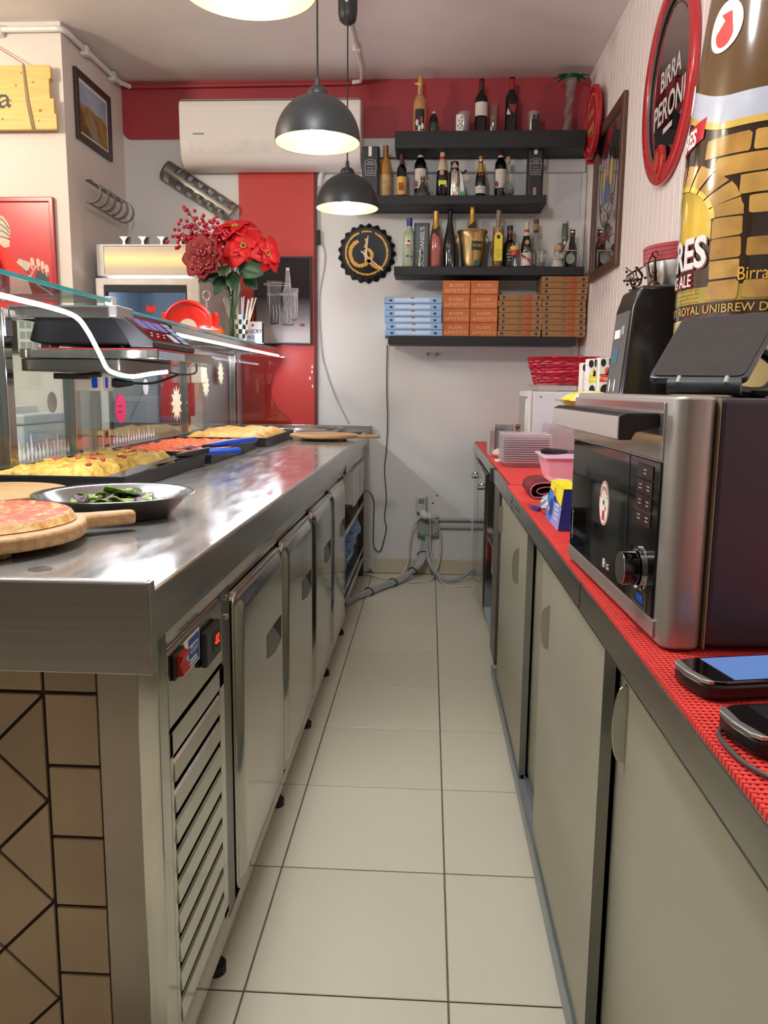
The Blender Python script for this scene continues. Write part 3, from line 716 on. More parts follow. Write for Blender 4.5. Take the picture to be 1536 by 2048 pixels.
for k in range(6): flat(rect(.04+k*.028, .058+k*.028, .03+(k % 2)*.014, .034+(k % 2)*.014), ink_w, ds_, off, ((0, 1, 0), n_))
flat(rect(.005, .009, .002, ln-.002), chrome, ds_, off, ((0, 1, 0), n_), name='trim_line')

# ================================================================ FOOD ON THE COUNTER
def food_mat(name, stops, scale=30, r=.5, detail=8, bump=.5, bscale=70):
    m = bpy.data.materials.new(name); m.use_nodes = True; nt = m.node_tree; b = nt.nodes['Principled BSDF']
    b.inputs['Roughness'].default_value = r
    tc = nt.nodes.new('ShaderNodeTexCoord'); nz = nt.nodes.new('ShaderNodeTexNoise'); nz.inputs['Scale'].default_value = scale; nz.inputs['Detail'].default_value = detail
    nz.inputs['Roughness'].default_value = .6
    nt.links.new(tc.outputs['Object'], nz.inputs[0]); rp = nt.nodes.new('ShaderNodeValToRGB')
    el = rp.color_ramp.elements
    while len(el) < len(stops): el.new(.5)
    for e, (p, c) in zip(el, stops): e.position = p; e.color = lin(c)
    nt.links.new(nz.outputs[0], rp.inputs[0]); nt.links.new(rp.outputs[0], b.inputs['Base Color'])
    n2 = nt.nodes.new('ShaderNodeTexNoise'); n2.inputs['Scale'].default_value = bscale; n2.inputs['Detail'].default_value = 5; nt.links.new(tc.outputs['Object'], n2.inputs[0])
    bp = nt.nodes.new('ShaderNodeBump'); bp.inputs['Strength'].default_value = bump; bp.inputs['Distance'].default_value = .006
    nt.links.new(n2.outputs[0], bp.inputs['Height']); nt.links.new(bp.outputs[0], b.inputs['Normal'])
    return m
red_top = food_mat('tomato_topping', [(.25, 'A8321A'), (.42, 'D04A22'), (.55, 'E4682E'), (.7, 'EAA850')], 55, bump=.9)
pot_top = food_mat('potato_topping', [(.28, '9A6A20'), (.42, 'CFA03E'), (.55, 'DDBB58'), (.72, 'E8D080')], 48, bump=.9)
cheese_top = food_mat('focaccia_crust', [(.25, 'A87028'), (.42, 'D09C48'), (.6, 'DDB464'), (.75, 'E8CC8C')], 22, bump=.7)
crust = food_mat('pizza_crust', [(.28, 'A86A2C'), (.42, 'D39A52'), (.6, 'E6C084'), (.78, 'F0DBB0')], 40, bump=.8)
bacon = food_mat('bacon_bits', [(.3, '8E2E2A'), (.5, 'C05248'), (.7, 'DA8A78')], 60)
iron = M('black_iron_tray', '1B1B1D', .45, .3, var=.15, scale=9)
def nz2(x, y, s): return noise.noise(Vector((x*s, y*s, 3.1)))
def slab(x0, x1, y0, y1, zb, zt, amp, s, nx=46, ny=70, edge=.05, cut=None):
    def fn(u, v):
        x = x0+(x1-x0)*u; y = y0+(y1-y0)*v
        e = min(u*(x1-x0), (1-u)*(x1-x0), v*(y1-y0), (1-v)*(y1-y0))
        h = zt+amp*nz2(x, y, s)+amp*.5*nz2(x+5, y, s*2.7)
        k = min(1, e/edge); k = math.sin(k*PI/2)**.6
        if cut: k *= cut(x, y)
        return zb+(h-zb)*k
    return field(x0, x1, y0, y1, nx, ny, fn)
def pan(label, x0, x1, y0, y1):
    o = T('baking_tray', label, 'baking tray', ((x0+x1)/2, (y0+y1)/2, .915), group='black iron pizza trays')
    P('pan', tray(x0, x1, y0, y1, .9155, .956, .004, .006), iron, o, bv=.0008, bseg=1)
    P('rim', tube([(x0, y0, .956), (x1, y0, .956), (x1, y1, .956), (x0, y1, .956), (x0, y0, .956)], .003, 6), iron, o)
pan('black iron tray nearest the camera, half filled with potato pizza', -1.185, -.80, 2.06, 2.84)
pan('black iron tray in the middle, full of tomato pizza', -1.185, -.79, 2.88, 3.66)
pan('farthest black iron tray, full of golden focaccia', -1.185, -.76, 3.72, 4.5)
def cut1(x, y):
    lim = -.935 - .05*math.sin((y-2.1)*4.2) + .02*nz2(y, 0, 20) + (.05 if y > 2.6 else 0)
    d = (lim-x)/.035
    return max(0, min(1, d))**.5
o = T('potato_pizza', 'yellow potato and bacon pizza in the nearest black tray', 'pizza', (-1.06, 2.45, .92))
V, F = slab(-1.178, -.87, 2.075, 2.80, .9215, .968, .014, 26, 50, 90, .035, cut1)
F = [f for f in F if max(V[i][2] for i in f) > .9216]
P('pizza_slab', (V, F), pot_top, o, sm=True, ang=80)
for k in range(34):
    x = random.uniform(-1.15, -.97); y = random.uniform(2.25, 2.78); z = .972+.014*nz2(x, y, 26)
    P('bacon_piece', xf(ball(0, 0, 0, 1, 7, 5), Matrix.Translation((x, y, z)) @ Matrix.Rotation(random.uniform(0, 3), 4, 'Z') @ Matrix.Diagonal((random.uniform(.008, .018), .006, .006, 1))), bacon if k % 3 else pot_top, o, sm=True)
o = T('tomato_pizza', 'orange red tomato pizza filling the middle black tray', 'pizza', (-.99, 3.27, .92))
P('pizza_slab', slab(-1.178, -.81, 2.892, 3.64, .9215, .958, .009, 30, 50, 80, .03), red_top, o, sm=True, ang=80)
o = T('focaccia', 'golden puffed focaccia filling the farthest black tray', 'focaccia', (-.97, 4.1, .92))
P('pizza_slab', slab(-1.178, -.785, 3.732, 4.48, .9215, .972, .02, 9, 40, 60, .06), cheese_top, o, sm=True, ang=80)
# tools with handles
def tool(label, tip, neck, end, hm, fer=None, blade=True):
    o = T('pizza_spatula', label, 'spatula', neck)
    t, n_, e = Vector(tip), Vector(neck), Vector(end); d = (t-n_); d.z = 0; d.normalize(); s = Vector((-d.y, d.x, 0))
    m_ = n_+(t-n_)*.45
    if blade:
        pts = [n_+s*.006, m_+s*.012, m_+s*.032, t+s*.036, t-s*.036, m_-s*.032, m_-s*.012, n_-s*.006]
        V = [tuple(p) for p in pts]+[tuple(p+Vector((0, 0, .0018))) for p in pts]; k = len(pts)
        P('blade', (V, [tuple(range(k-1, -1, -1)), tuple(range(k, 2*k))]+[(i, (i+1) % k, k+(i+1) % k, k+i) for i in range(k)]), steel, o)
    h = e-n_
    if fer: P('ferrule', tube([n_-h*.1, n_+h*.32], [.007, .011], 10), rubber, o, sm=True)
    P('handle', tube([n_+h*.02, n_+h*.25, n_+h*.6, n_+h*.93, e], [.008, .012, .013, .012, .007], 12), hm, o, sm=True)
tool('black handled steel spatula lying across the edge of the nearest tray', (-.93, 2.30, .9235), (-.835, 2.6, .967), (-.765, 2.80, .973), black_pl)
tool('blue handled spatula sticking out between the first and second trays', (-.95, 2.68, .927), (-.80, 2.76, .968), (-.665, 2.81, .972), navy, True)
tool('blue handled spatula resting on the edge of the middle tray', (-.95, 2.98, .962), (-.845, 3.04, .9695), (-.735, 3.4, .974), navy, True)
# round pizza on its board
def board(label, cx, cy, R, ang, hl, thick=.026, foot=True, name='pizza_board'):
    o = T(name, label, 'board', (cx, cy, .915), local=True)
    pts = []
    hw = .021
    da = math.asin(hw/R)*1.35
    for i in range(49):
        a = ang+da+(2*PI-2*da)*i/48; pts.append((R*math.cos(a), R*math.sin(a)))
    c, s = math.cos(ang), math.sin(ang)
    def lp(u, v): return (u*c-v*s, u*s+v*c)
    tail = [lp(R*1.06, -hw*1.05), lp(R+.04, -hw*.9), lp(R+hl*.7, -hw*.85), lp(R+hl-.012, -hw*.8), lp(R+hl, -hw*.4), lp(R+hl, hw*.4), lp(R+hl-.012, hw*.8), lp(R+hl*.7, hw*.85), lp(R+.04, hw*.9), lp(R*1.06, hw*1.05)]
    z0 = .015 if foot else .0005
    P('board', prism(pts+tail, 'z', z0, z0+thick), wood_lt, o, bv=.006, bseg=3, sm=True, ang=50)
    if foot:
        for k in range(2):
            y_ = (-1 if k else 1)*R*.5
            P('batten', box(-R*.6, R*.6, y_-.012, y_+.012, .0005, z0), wood_lt, o, bv=.002)
    return o
board('round wooden pizza board with a handle at the near end of the counter', -.80, 1.345, .19, .69, .10)
o = T('round_pizza', 'round thin pizza with tomato and melted topping on the nearest wooden board', 'pizza', (-.805, 1.36, .957), local=True)
V, F = [(0, 0, .012)], []; nr, na = 22, 90; R = .172
for j in range(1, nr+1):
    q = j/nr
    for i in range(na):
        a = 2*PI*i/na; rr_ = R*q*(1+.02*noise.noise(Vector((math.cos(a)*2, math.sin(a)*2, 0)))); x, y = rr_*math.cos(a), rr_*math.sin(a)
        if q < .92: h = .009+.0035*nz2(x, y, 60)
        elif q < .975: h = .0095+.005*math.sin((q-.92)/.055*PI*.6)+.004*nz2(x, y, 30)
        else: h = .0115*(1-(q-.975)/.025*.95)+.0
        V.append((x, y, max(.0005, h)))
for i in range(na): F.append((0, 1+i, 1+(i+1) % na))
for j in range(nr-1):
    for i in range(na): F.append((1+j*na+i, 1+(j+1)*na+i, 1+(j+1)*na+(i+1) % na, 1+j*na+(i+1) % na))
k0 = 1+int(nr*.92)*na
Fi = [f for f in F if max(f) < k0+na]; Fo = [f for f in F if max(f) >= k0+na]
marg = food_mat('margherita_topping', [(.28, '8A3A1E'), (.4, 'C8482C'), (.52, 'D96040'), (.62, 'E8A662'), (.75, '9C8A4A')], 58, bump=1.)
P('topping', (V, Fi), marg, o, sm=True, ang=80); P('crust', (V, Fo), crust, o, sm=True, ang=80)
board('pale wooden board behind the nearest pizza, beside the steel pan', -1.02, 1.80, .17, .15, .0001, .022)
# steel pan with grilled courgettes
o = T('steel_pan', 'shallow round stainless pan of grilled courgettes on the left worktop', 'pan', (-.685, 1.705, .915), local=True)
P('dish', lathe([(1e-4, .0008), (.105, .0008), (.12, .004), (.155, .043), (.170, .049), (.172, .051), (.168, .052), (.152, .047), (.117, .008), (.1, .005), (1e-4, .005)], n=48), M('pan_steel', '9C9A96', .2, 1., var=.05, scale=6), o, sm=True, ang=50)
zc = [food_mat('courgette', [(.3, '24380F'), (.48, '5E7F22'), (.6, 'A7B64C'), (.75, 'D8D68A')], 40), food_mat('charred_courgette', [(.3, '141A10'), (.48, '2F4A1C'), (.62, '7C9440')], 50), food_mat('aubergine_slice', [(.3, '22151F'), (.5, '6E5660'), (.65, 'CDBFB4')], 50)]
random.seed(11)
for k in range(30):
    a = random.uniform(0, 2*PI); q = .095*math.sqrt(random.random()); x, y = -.685+q*math.cos(a)*1.05, 1.70+q*math.sin(a)*.8
    rr_ = random.uniform(.017, .03); z = .932+.026*(1-q/.1)+.0035*(k % 5)
    Mx = Matrix.Translation((x, y, z)) @ Matrix.Rotation(random.uniform(0, PI), 4, 'Z') @ Matrix.Rotation(random.uniform(-.6, .6), 4, 'X')
    V = []; F = []; nn = 12
    for s_ in (0, 1):
        V += [(rr_*math.cos(2*PI*i/nn)*1.35, rr_*.62*math.sin(2*PI*i/nn), .006*math.sin(2*PI*i/nn*2)+s_*.003) for i in range(nn)]
    F = [tuple(range(nn-1, -1, -1)), tuple(range(nn, 2*nn))]+[(i, (i+1) % nn, nn+(i+1) % nn, nn+i) for i in range(nn)]
    O('courgette_slice', 'grilled vegetable slice heaped in the shallow steel pan', 'vegetable slice', xf((V, F), Mx), zc[k % 3 if k % 4 else 0], 'grilled slices in the steel pan', sm=True)
# far end of the worktop
board('round wooden board with a handle at the far end of the left counter', -.562, 4.30, .185, -.12, .12, .018)
o = T('serving_tray', 'shallow stainless tray at the far end of the left counter by the wall', 'tray', (-.85, 4.8, .915))
P('dish', tray(-1.17, -.55, 4.62, 5.0, .9155, .935, .003, .015), chrome, o, bv=.002)
o = T('serving_tongs', 'steel tongs on the shallow tray behind the far wooden board', 'tongs', (-.8, 4.85, .936))
for s_ in (-1, 1): P('arm', tube(spl([(-1.0, 4.86, .9385), (-.85, 4.86+s_*.012, .941), (-.7, 4.86+s_*.02, .940), (-.62, 4.86+s_*.012, .9385)], 4), .004, 6), chrome, o, sm=True)
o = T('serving_tongs', 'dark and steel tongs at the far corner of the left counter', 'tongs', (-.45, 4.75, .917))
for s_ in (-1, 1):
    P('arm', tube(spl([(-.62, 4.72, .921), (-.52, 4.74+s_*.015, .923), (-.43, 4.75+s_*.02, .923)], 4), .004, 6), chrome, o, sm=True)
    P('grip', tube(spl([(-.48, 4.745+s_*.018, .924), (-.43, 4.75+s_*.02, .9245), (-.40, 4.755+s_*.012, .924)], 4), .0055, 6), rubber, o, sm=True)
O('dark_lid', 'flat black lid lying behind the far wooden board', 'lid', box(-.72, -.58, 4.88, 4.97, .9365, .943), black_pl, bv=.002)

# ================================================================ BEHIND THE COUNTER: fridge, pictures, metal sculptures
wf = M('fridge_white', 'D9D5D0', .4, var=.02)
o = T('drinks_fridge', 'tall white glass door drinks fridge in the left back corner', 'fridge', (-1.54, 4.76, 0))
x0, x1, y0, y1 = -1.838, -1.253, 4.46, 5.06
P('cabinet', J(box(x0, x0+.04, y0, y1, .002, 1.78), box(x1-.04, x1, y0, y1, .002, 1.78), box(x0+.04, x1-.04, y1-.03, y1, .002, 1.78), box(x0+.04, x1-.04, y0, y1-.03, .002, .12), box(x0, x1, y0, y1, 1.785, 1.955)), wf, o, bv=.006)
P('liner', J(box(x0+.041, x1-.041, y1-.04, y1-.031, .12, 1.78), box(x0+.041, x0+.046, y0+.02, y1-.04, .12, 1.78), box(x1-.046, x1-.041, y0+.02, y1-.04, .12, 1.78)), M('fridge_liner', 'BCCAD4', .5, var=.02), o)
sg = bpy.data.materials.new('backlit_sign'); sg.use_nodes = True
nt = sg.node_tree; b = nt.nodes['Principled BSDF']; b.inputs['Base Color'].default_value = lin('CFC2AE'); b.inputs['Roughness'].default_value = .35
tc = nt.nodes.new('ShaderNodeTexCoord'); sx = nt.nodes.new('ShaderNodeSeparateXYZ'); nt.links.new(tc.outputs['Object'], sx.inputs[0])
su = nt.nodes.new('ShaderNodeMath'); su.operation = 'SUBTRACT'; su.inputs[1].default_value = 1.875; nt.links.new(sx.outputs[2], su.inputs[0])
ab = nt.nodes.new('ShaderNodeMath'); ab.operation = 'ABSOLUTE'; nt.links.new(su.outputs[0], ab.inputs[0])
mr = nt.nodes.new('ShaderNodeMapRange'); mr.interpolation_type = 'SMOOTHSTEP'; mr.inputs[1].default_value = .055; mr.inputs[2].default_value = .0; mr.inputs[3].default_value = .02; mr.inputs[4].default_value = .62
nt.links.new(ab.outputs[0], mr.inputs[0]); nt.links.new(mr.outputs[0], b.inputs['Emission Strength']); b.inputs['Emission Color'].default_value = lin('FFB52A')
P('light_box', box(x0+.045, x1-.02, y0-.012, y0-.001, 1.797, 1.945), sg, o, bv=.004)
P('light_box_frame', ring(rect(x0+.005, x1-.003, 1.788, 1.954), rect(x0+.045, x1-.02, 1.797, 1.945), 'y', y0-.016, y0-.0005), wf, o, bv=.002)
P('fill_tube', tube([(x0+.07, y0+.035, 1.758), (x1-.09, y0+.035, 1.758)], .012, 10), glow('fridge_fill', 'DCE8FF', 14.), o, sm=True)  # glowing tube added out of sight to brighten the fridge interior
d = P('door', ring(rect(x0+.004, x1-.004, .14, 1.772), rect(x0+.05, x1-.075, .2, 1.735), 'y', y0-.045, y0-.002), M('fridge_door_white', 'E0DCD8', .35), o, bv=.006)
P('door_gasket', ring(rect(x0+.048, x1-.073, .198, 1.737), rect(x0+.062, x1-.083, .22, 1.70), 'y', y0-.04, y0-.01), rubber, d)
P('door_pane', box(x0+.06, x1-.08, y0-.03, y0-.025, .21, 1.71), glass('fridge_glass', 'DEE6EC', .6, base=.08), d)
tg = M('price_tag', 'F0EEE8', .5)
wire = M('white_wire', 'E3E6E8', .4)
for k, z in enumerate((1.42, 1.12, .8, .5)):
    s_ = P('wire_shelf', J(*[box(x0+.05, x1-.05, yy-.0015, yy+.0015, z, z+.004) for yy in (4.5, 4.6, 4.7, 4.8, 4.9, 5.0)], *[box(xx-.001, xx+.001, 4.5, 5.0, z-.002, z) for xx in [x0+.06+i*.03 for i in range(17)]]), wire, o)
    if k == 1: P('price_rail', box(x0+.05, x1-.05, 4.492, 4.497, z-.012, z+.014), tg, s_)
    if k == 1: P('rail_marks', J(*[box(xx-.004, xx+.004, 4.4905, 4.492, z-.009, z+.006) for xx in [x0+.07+i*.019 for i in range(25)]]), grey_pl, s_)
P('red_sticker', prism([(-1.50, 1.03), (-1.30, 1.03), (-1.30, 1.255), (-1.47, 1.255)], 'y', y0-.047, y0-.0455), M('red_sticker', 'A8283A', .5), d)
P('door_sticker', prism([(-1.56, 1.60), (-1.56, 1.632), (-1.535, 1.62), (-1.51, 1.632), (-1.51, 1.60), (-1.535, 1.588)], 'y', y0-.0315, y0-.0302), red_pl, d)

# punched sheet metal tubes
sm_ = M('sheet_metal', '8D8A86', .35, .85, var=.12, scale=8)
def half_tube(L, r, a0, a1, wins, n=20, t=.004):
    """half pipe along +X with punched windows: wins = [(u0,u1,f0,f1)] as fractions of length / arc"""
    nu = 40; V, F = [], []
    for i in range(nu+1):
        for j in range(n+1):
            a = a0+(a1-a0)*j/n; V.append((L*i/nu, r*math.cos(a), r*math.sin(a)))
    for i in range(nu):
        for j in range(n):
            u, f = (i+.5)/nu, (j+.5)/n
            if any(q[0] < u < q[1] and q[2] < f < q[3] for q in wins): continue
            F.append((i*(n+1)+j, (i+1)*(n+1)+j, (i+1)*(n+1)+j+1, i*(n+1)+j+1))
    return V, F
o = T('metal_sculpture', 'curved ladder of punched sheet metal on the left wall below the landscape', 'wall sculpture', (-1.84, 4.42, 2.2))
wins = [(.10+k*.22, .27+k*.22, .12, .9) for k in range(4)]
g = half_tube(.62, .062, -PI*.75, PI*.75, wins)
Mx = Matrix.Translation((-1.835, 4.40, 2.205)) @ Matrix.Rotation(PI/2, 4, 'Z') @ Matrix.Rotation(.0, 4, 'Y') @ Matrix.Rotation(-PI/2, 4, 'X')
wins = [(.06+k*.19, .19+k*.19, .10, .92) for k in range(5)]
g = half_tube(.50, .06, -PI*.62, PI*.62, wins)
# tube axis along +Y, opening toward the wall (-X)
V = [(-1.846+p[1], 4.42+p[0], 2.225+p[2]-.02*p[0]) for p in g[0]]
P('tube', (V, g[1]), sm_, o, sm=True, solid=.003)
o = T('metal_sculpture', 'long punched sheet metal tube slanting on the wall left of the red panel', 'wall sculpture', (-1.45, 5.03, 2.37))
wins = []
for k in range(6):
    u = .06+k*.155; wins += [(u, u+.075, .12, .40), (u+.078, u+.15, .60, .90)]
g = half_tube(.50, .062, -PI, 0, wins)
c, s = math.cos(-.56), math.sin(-.56)
V = [(-1.655+p[0]*c-(p[2])*s*1.0, 5.036+p[1]*.0+p[2]*.0+(.062+0)*0-.0+ (p[2])*0 , 0) for p in g[0]]
V = []
for p in g[0]:
    u, a, bq = p                      # a: across, bq: bulge (negative)
    V.append((-1.642+u*c-a*s, 5.092+bq, 2.50+u*s+a*c))
P('tube', (V, g[1]), sm_, o, sm=True, solid=.003)
o = T('metal_sculpture', 'punched sheet metal strip with four curled tabs lying on the fridge', 'wall sculpture', (-1.55, 4.6, 1.956))
P('base_strip', box(-1.76, -1.26, 4.56, 4.64, 1.9558, 1.959), sm_, o)
dkm = M('sheet_metal_shade', '3A3938', .5, .5)
for k in range(4):
    xx = -1.752+k*.107; hz = 1.9592
    lf = [(xx+.022*math.sin(PI*t), hz+.058*t) for t in [i/8 for i in range(9)]]
    rt = [(xx+.060-.020*math.sin(PI*t), hz+.058*t) for t in [1-i/8 for i in range(9)]]
    P('curled_tab', prism([(xx, hz)]+[(xx+.048-.016*math.sin(PI*(t)), hz+.058*t) for t in [i/8 for i in range(9)]]+lf[::-1], 'y', 4.572, 4.575), alu, o)
    P('curled_tab', prism([(xx+.048-.017*math.sin(PI*t), hz+.058*t) for t in [i/8 for i in range(9)]]+[(xx+.062-.004*math.sin(PI*t), hz+.058*t) for t in [1-i/8 for i in range(9)]], 'y', 4.586, 4.589), dkm, o)  # flat dark plate: shade inside the curl put into the colour

# landscape picture on the left wall block
def frame_x(o, xw, y0, y1, z0, z1, w, t, fm, sgn=1):
    P('frame', ring(rect(y0, y1, z0, z1), rect(y0+w, y1-w, z0+w, z1-w), 'x', xw, xw+sgn*t), fm, o, bv=.003)
o = T('framed_picture', 'dark framed desert landscape picture on the left wall block', 'picture', (-1.89, 4.62, 2.67))
fd = M('dark_brown_frame', '3A2E2A', .4, var=.1)
frame_x(o, -1.8995, 4.40, 4.87, 2.49, 2.846, .035, .018, fd)
P('passe_partout', box(-1.8995, -1.894, 4.435, 4.835, 2.525, 2.811), paper, o)
LP = ((0, 1, 0), (0, 0, 1))
flat(rect(4.45, 4.82, 2.54, 2.796), M('picture_sky', '8FA0BC', .5, var=.2, scale=4, col2='B9BCC6'), o, (-1.8936, 0, 0), LP, name='painted_sky')
flat([(4.45, 2.69), (4.5, 2.685), (4.58, 2.695), (4.66, 2.685), (4.74, 2.69), (4.82, 2.672), (4.82, 2.54), (4.45, 2.54)], M('picture_sand', 'B08A50', .6, col2='8A6230', scale=18), o, (-1.8932, 0, 0), LP, name='painted_dunes')
flat([(4.56, 2.655), (4.585, 2.655), (4.74, 2.54), (4.60, 2.54)], M('picture_road', '8E8676', .6), o, (-1.8928, 0, 0), LP, name='painted_road')
flat([(4.45, 2.66), (4.5, 2.64), (4.53, 2.6), (4.62, 2.54), (4.45, 2.54)], M('picture_sand_dark', '6E4E22', .6, var=.3, scale=20), o, (-1.8930, 0, 0), LP, name='painted_slope')
# wooden board sign hanging on the front of the wall block
o = T('wooden_sign', 'pine board with finger joint edge and gothic letter hanging on a cord', 'sign', (-2.25, 4.24, 2.62))
sgx = [(-2.75, 2.48), (-1.916, 2.48), (-1.916, 2.556), (-1.926, 2.56), (-1.926, 2.626), (-1.916, 2.63), (-1.945, 2.632), (-1.945, 2.725), (-1.938, 2.728), (-1.938, 2.782), (-1.945, 2.79), (-2.75, 2.79)]
sgx = [(-2.75, 2.48), (-1.922, 2.48), (-1.918, 2.484), (-1.918, 2.555), (-1.928, 2.555), (-1.928, 2.628), (-1.948, 2.628), (-1.948, 2.722), (-1.938, 2.722), (-1.938, 2.775), (-1.944, 2.786), (-2.75, 2.786)]
P('board', prism(sgx, 'y', 4.225, 4.25), pine, o, bv=.003)
kn = M('pine_knot', 'A06A2C', .6)
for x, z, q in ((-2.0, 2.57, .009), (-2.03, 2.705, .006), (-2.155, 2.62, .008), (-2.12, 2.69, .006), (-2.01, 2.52, .005), (-2.2, 2.53, .007), (-2.09, 2.75, .005)):
    flat(ell(x, z, q, q*.8, 12), kn, o, (0, 4.2244, 0), BACK, name='knot')
P('cord', J(tube([(-2.075, 4.222, 2.788), (-2.06, 4.2215, 2.62), (-2.035, 4.222, 2.478)], .005, 6), tube([(-2.078, 4.222, 2.788), (-2.068, 4.2215, 2.62), (-2.046, 4.222, 2.478)], .004, 6)), M('jute_cord', '9C8B6C', .8), o)
P('hanging_line', tube([(-2.07, 4.225, 2.79), (-2.35, 4.255, 2.96)], .0025, 6), M('red_cord', 'A8553C', .7), o)
gi = M('gothic_ink', '3C3F48', .6)
def blk(poly): flat(poly, gi, o, (0, 4.2243, 0), BACK, name='gothic_letter')
ax, az = -2.205, 2.582
blk([(ax+.03, az+.012), (ax+.042, az), (ax+.056, az+.014), (ax+.05, az+.02), (ax+.044, az+.018), (ax+.044, az+.052), (ax+.03, az+.066), (ax+.03, az+.012)])
blk([(ax-.012, az+.05), (ax+.002, az+.066), (ax+.03, az+.066), (ax+.03, az+.054), (ax+.006, az+.054), (ax-.002, az+.044)])
blk([(ax-.012, az+.012), (ax, az), (ax+.016, az), (ax+.03, az+.014), (ax+.03, az+.022), (ax+.014, az+.012), (ax+.004, az+.016), (ax+.004, az+.026), (ax+.03, az+.036), (ax+.03, az+.044), (ax-.012, az+.028)])
for dx in (-.075, -.15, -.225):
    blk([(ax+dx, az), (ax+dx+.014, az+.008), (ax+dx+.014, az+.066), (ax+dx, az+.058)]); blk([(ax+dx+.028, az), (ax+dx+.042, az+.008), (ax+dx+.042, az+.066), (ax+dx+.028, az+.058)]); blk([(ax+dx, az+.062), (ax+dx+.02, az+.072), (ax+dx+.034, az+.064), (ax+dx+.02, az+.056)])
# red framed poster with a hand and bottle
o = T('framed_poster', 'red framed poster of a hand holding a cola bottle', 'poster', (-2.4, 4.27, 1.9))
P('frame', ring(rect(-2.85, -1.975, 1.55, 2.16), rect(-2.825, -2.0, 1.575, 2.135), 'y', 4.255, 4.2795), M('red_frame', 'A52A2E', .3, var=.05), o, bv=.004)
P('sheet', box(-2.83, -1.995, 1.57, 2.14, 4.268, 4.2795) if False else box(-2.83, -1.995, 4.266, 4.2795, 1.57, 2.14), M('poster_red', 'C43238', .3, var=.03), o)
def fp(poly, mat, e, nm='print'):
    if e >= 3: poly = [(a-.022, b_+.03) for a, b_ in poly]
    flat(poly, mat, o, (0, 4.2656-e*.0002, 0), BACK, name=nm)
skin = M('print_skin', 'D8B29C', .5); pgrey = M('print_grey', 'B8AC98', .5, var=.15, scale=30)
fp([(-2.32, 2.08), (-2.25, 2.065), (-2.225, 2.03), (-2.215, 1.985), (-2.222, 1.955), (-2.32, 1.93)], pgrey, 1, 'printed_hair')
fp([(-2.32, 1.975), (-2.24, 1.955), (-2.222, 1.945), (-2.225, 1.91), (-2.30, 1.90)], skin, 2, 'printed_skin')
for k in range(4): stroke([(-2.32, 2.06-k*.03), (-2.26, 2.05-k*.03), (-2.222, 2.0-k*.018)], .004, ink, o, 0, org=(0, 4.2650, 0))
fp([(-2.17, 1.80), (-2.155, 1.822), (-2.10, 1.802), (-2.0, 1.74), (-2.0, 1.655), (-2.03, 1.665), (-2.10, 1.73)], M('print_bottle', '3B3A44', .4), 3, 'printed_bottle')
fp([(-2.17, 1.80), (-2.155, 1.822), (-2.10, 1.802), (-2.09, 1.785), (-2.115, 1.755), (-2.13, 1.765)], pgrey, 4, 'printed_bottle_neck')
fp([(-2.09, 1.805), (-2.055, 1.785), (-2.075, 1.715), (-2.11, 1.745)], M('print_label_red', 'B8262C', .4), 5, 'printed_label')
txt('Coca-Cola', .016, ink_w, o, (-2.102, 4.2638, 1.782), ((.5, 0, .866), (-.866, 0, .5)), shear=.35)
for a, z in ((-2.085, 1.80), (-2.053, 1.795), (-2.03, 1.782), (-2.008, 1.765)):
    fp([(a-.010, z+.02), (a, z+.028), (a+.010, z+.018), (a+.014, z-.028), (a+.004, z-.038), (a-.006, z-.03)], skin, 6, 'printed_finger')
    fp([(a+.001, z-.012), (a+.012, z-.014), (a+.013, z-.03), (a+.004, z-.036), (a-.002, z-.028)], M('print_nail', 'B0444A', .4), 7, 'printed_nail')
fp([(-2.12, 1.73), (-2.10, 1.735), (-2.07, 1.70), (-2.09, 1.69)], skin, 6, 'printed_thumb')
stroke([(-2.09, 1.72), (-2.04, 1.69), (-1.99, 1.655)], .009, ink_w, o, 0, org=(0, 4.2640, 0))
# framed notice below
o = T('framed_notice', 'white notice sheet with ruled boxes in a dark frame behind the glass case', 'notice', (-2.13, 4.27, 1.48))
P('frame', ring(rect(-2.26, -2.045, 1.36, 1.545), rect(-2.215, -2.085, 1.365, 1.54), 'y', 4.265, 4.2795), fd, o, bv=.002)
P('sheet', box(-2.215, -2.085, 4.272, 4.2795, 1.365, 1.54), paper, o)
for k in range(3):
    for q in range(3): flat(rect(-2.2+q*.036, -2.2+q*.036+.03, 1.38+k*.055, 1.42+k*.055), grey_pl, o, (0, 4.2716, 0), BACK)
# white chest with papers on the customers' side
o = T('white_chest', 'low white chest with a thick lid seen through the display case', 'chest', (-2.35, 4.0, 0))
P('body', box(-2.9, -1.94, 3.75, 4.255, .002, 1.0), white_pl, o, bv=.01)
P('lid', box(-2.91, -1.93, 3.74, 4.258, 1.003, 1.05), M('chest_lid', 'D9DADB', .3), o, bv=.008)
o = O('paper_stack', 'loose stack of paper sheets on the white chest', 'papers', J(*[rotz(box(-2.35, -2.06, 3.85, 4.15, 1.0505+k*.006, 1.0555+k*.006), (k % 3-1)*.05, -2.2, 4.0) for k in range(6)]), paper)
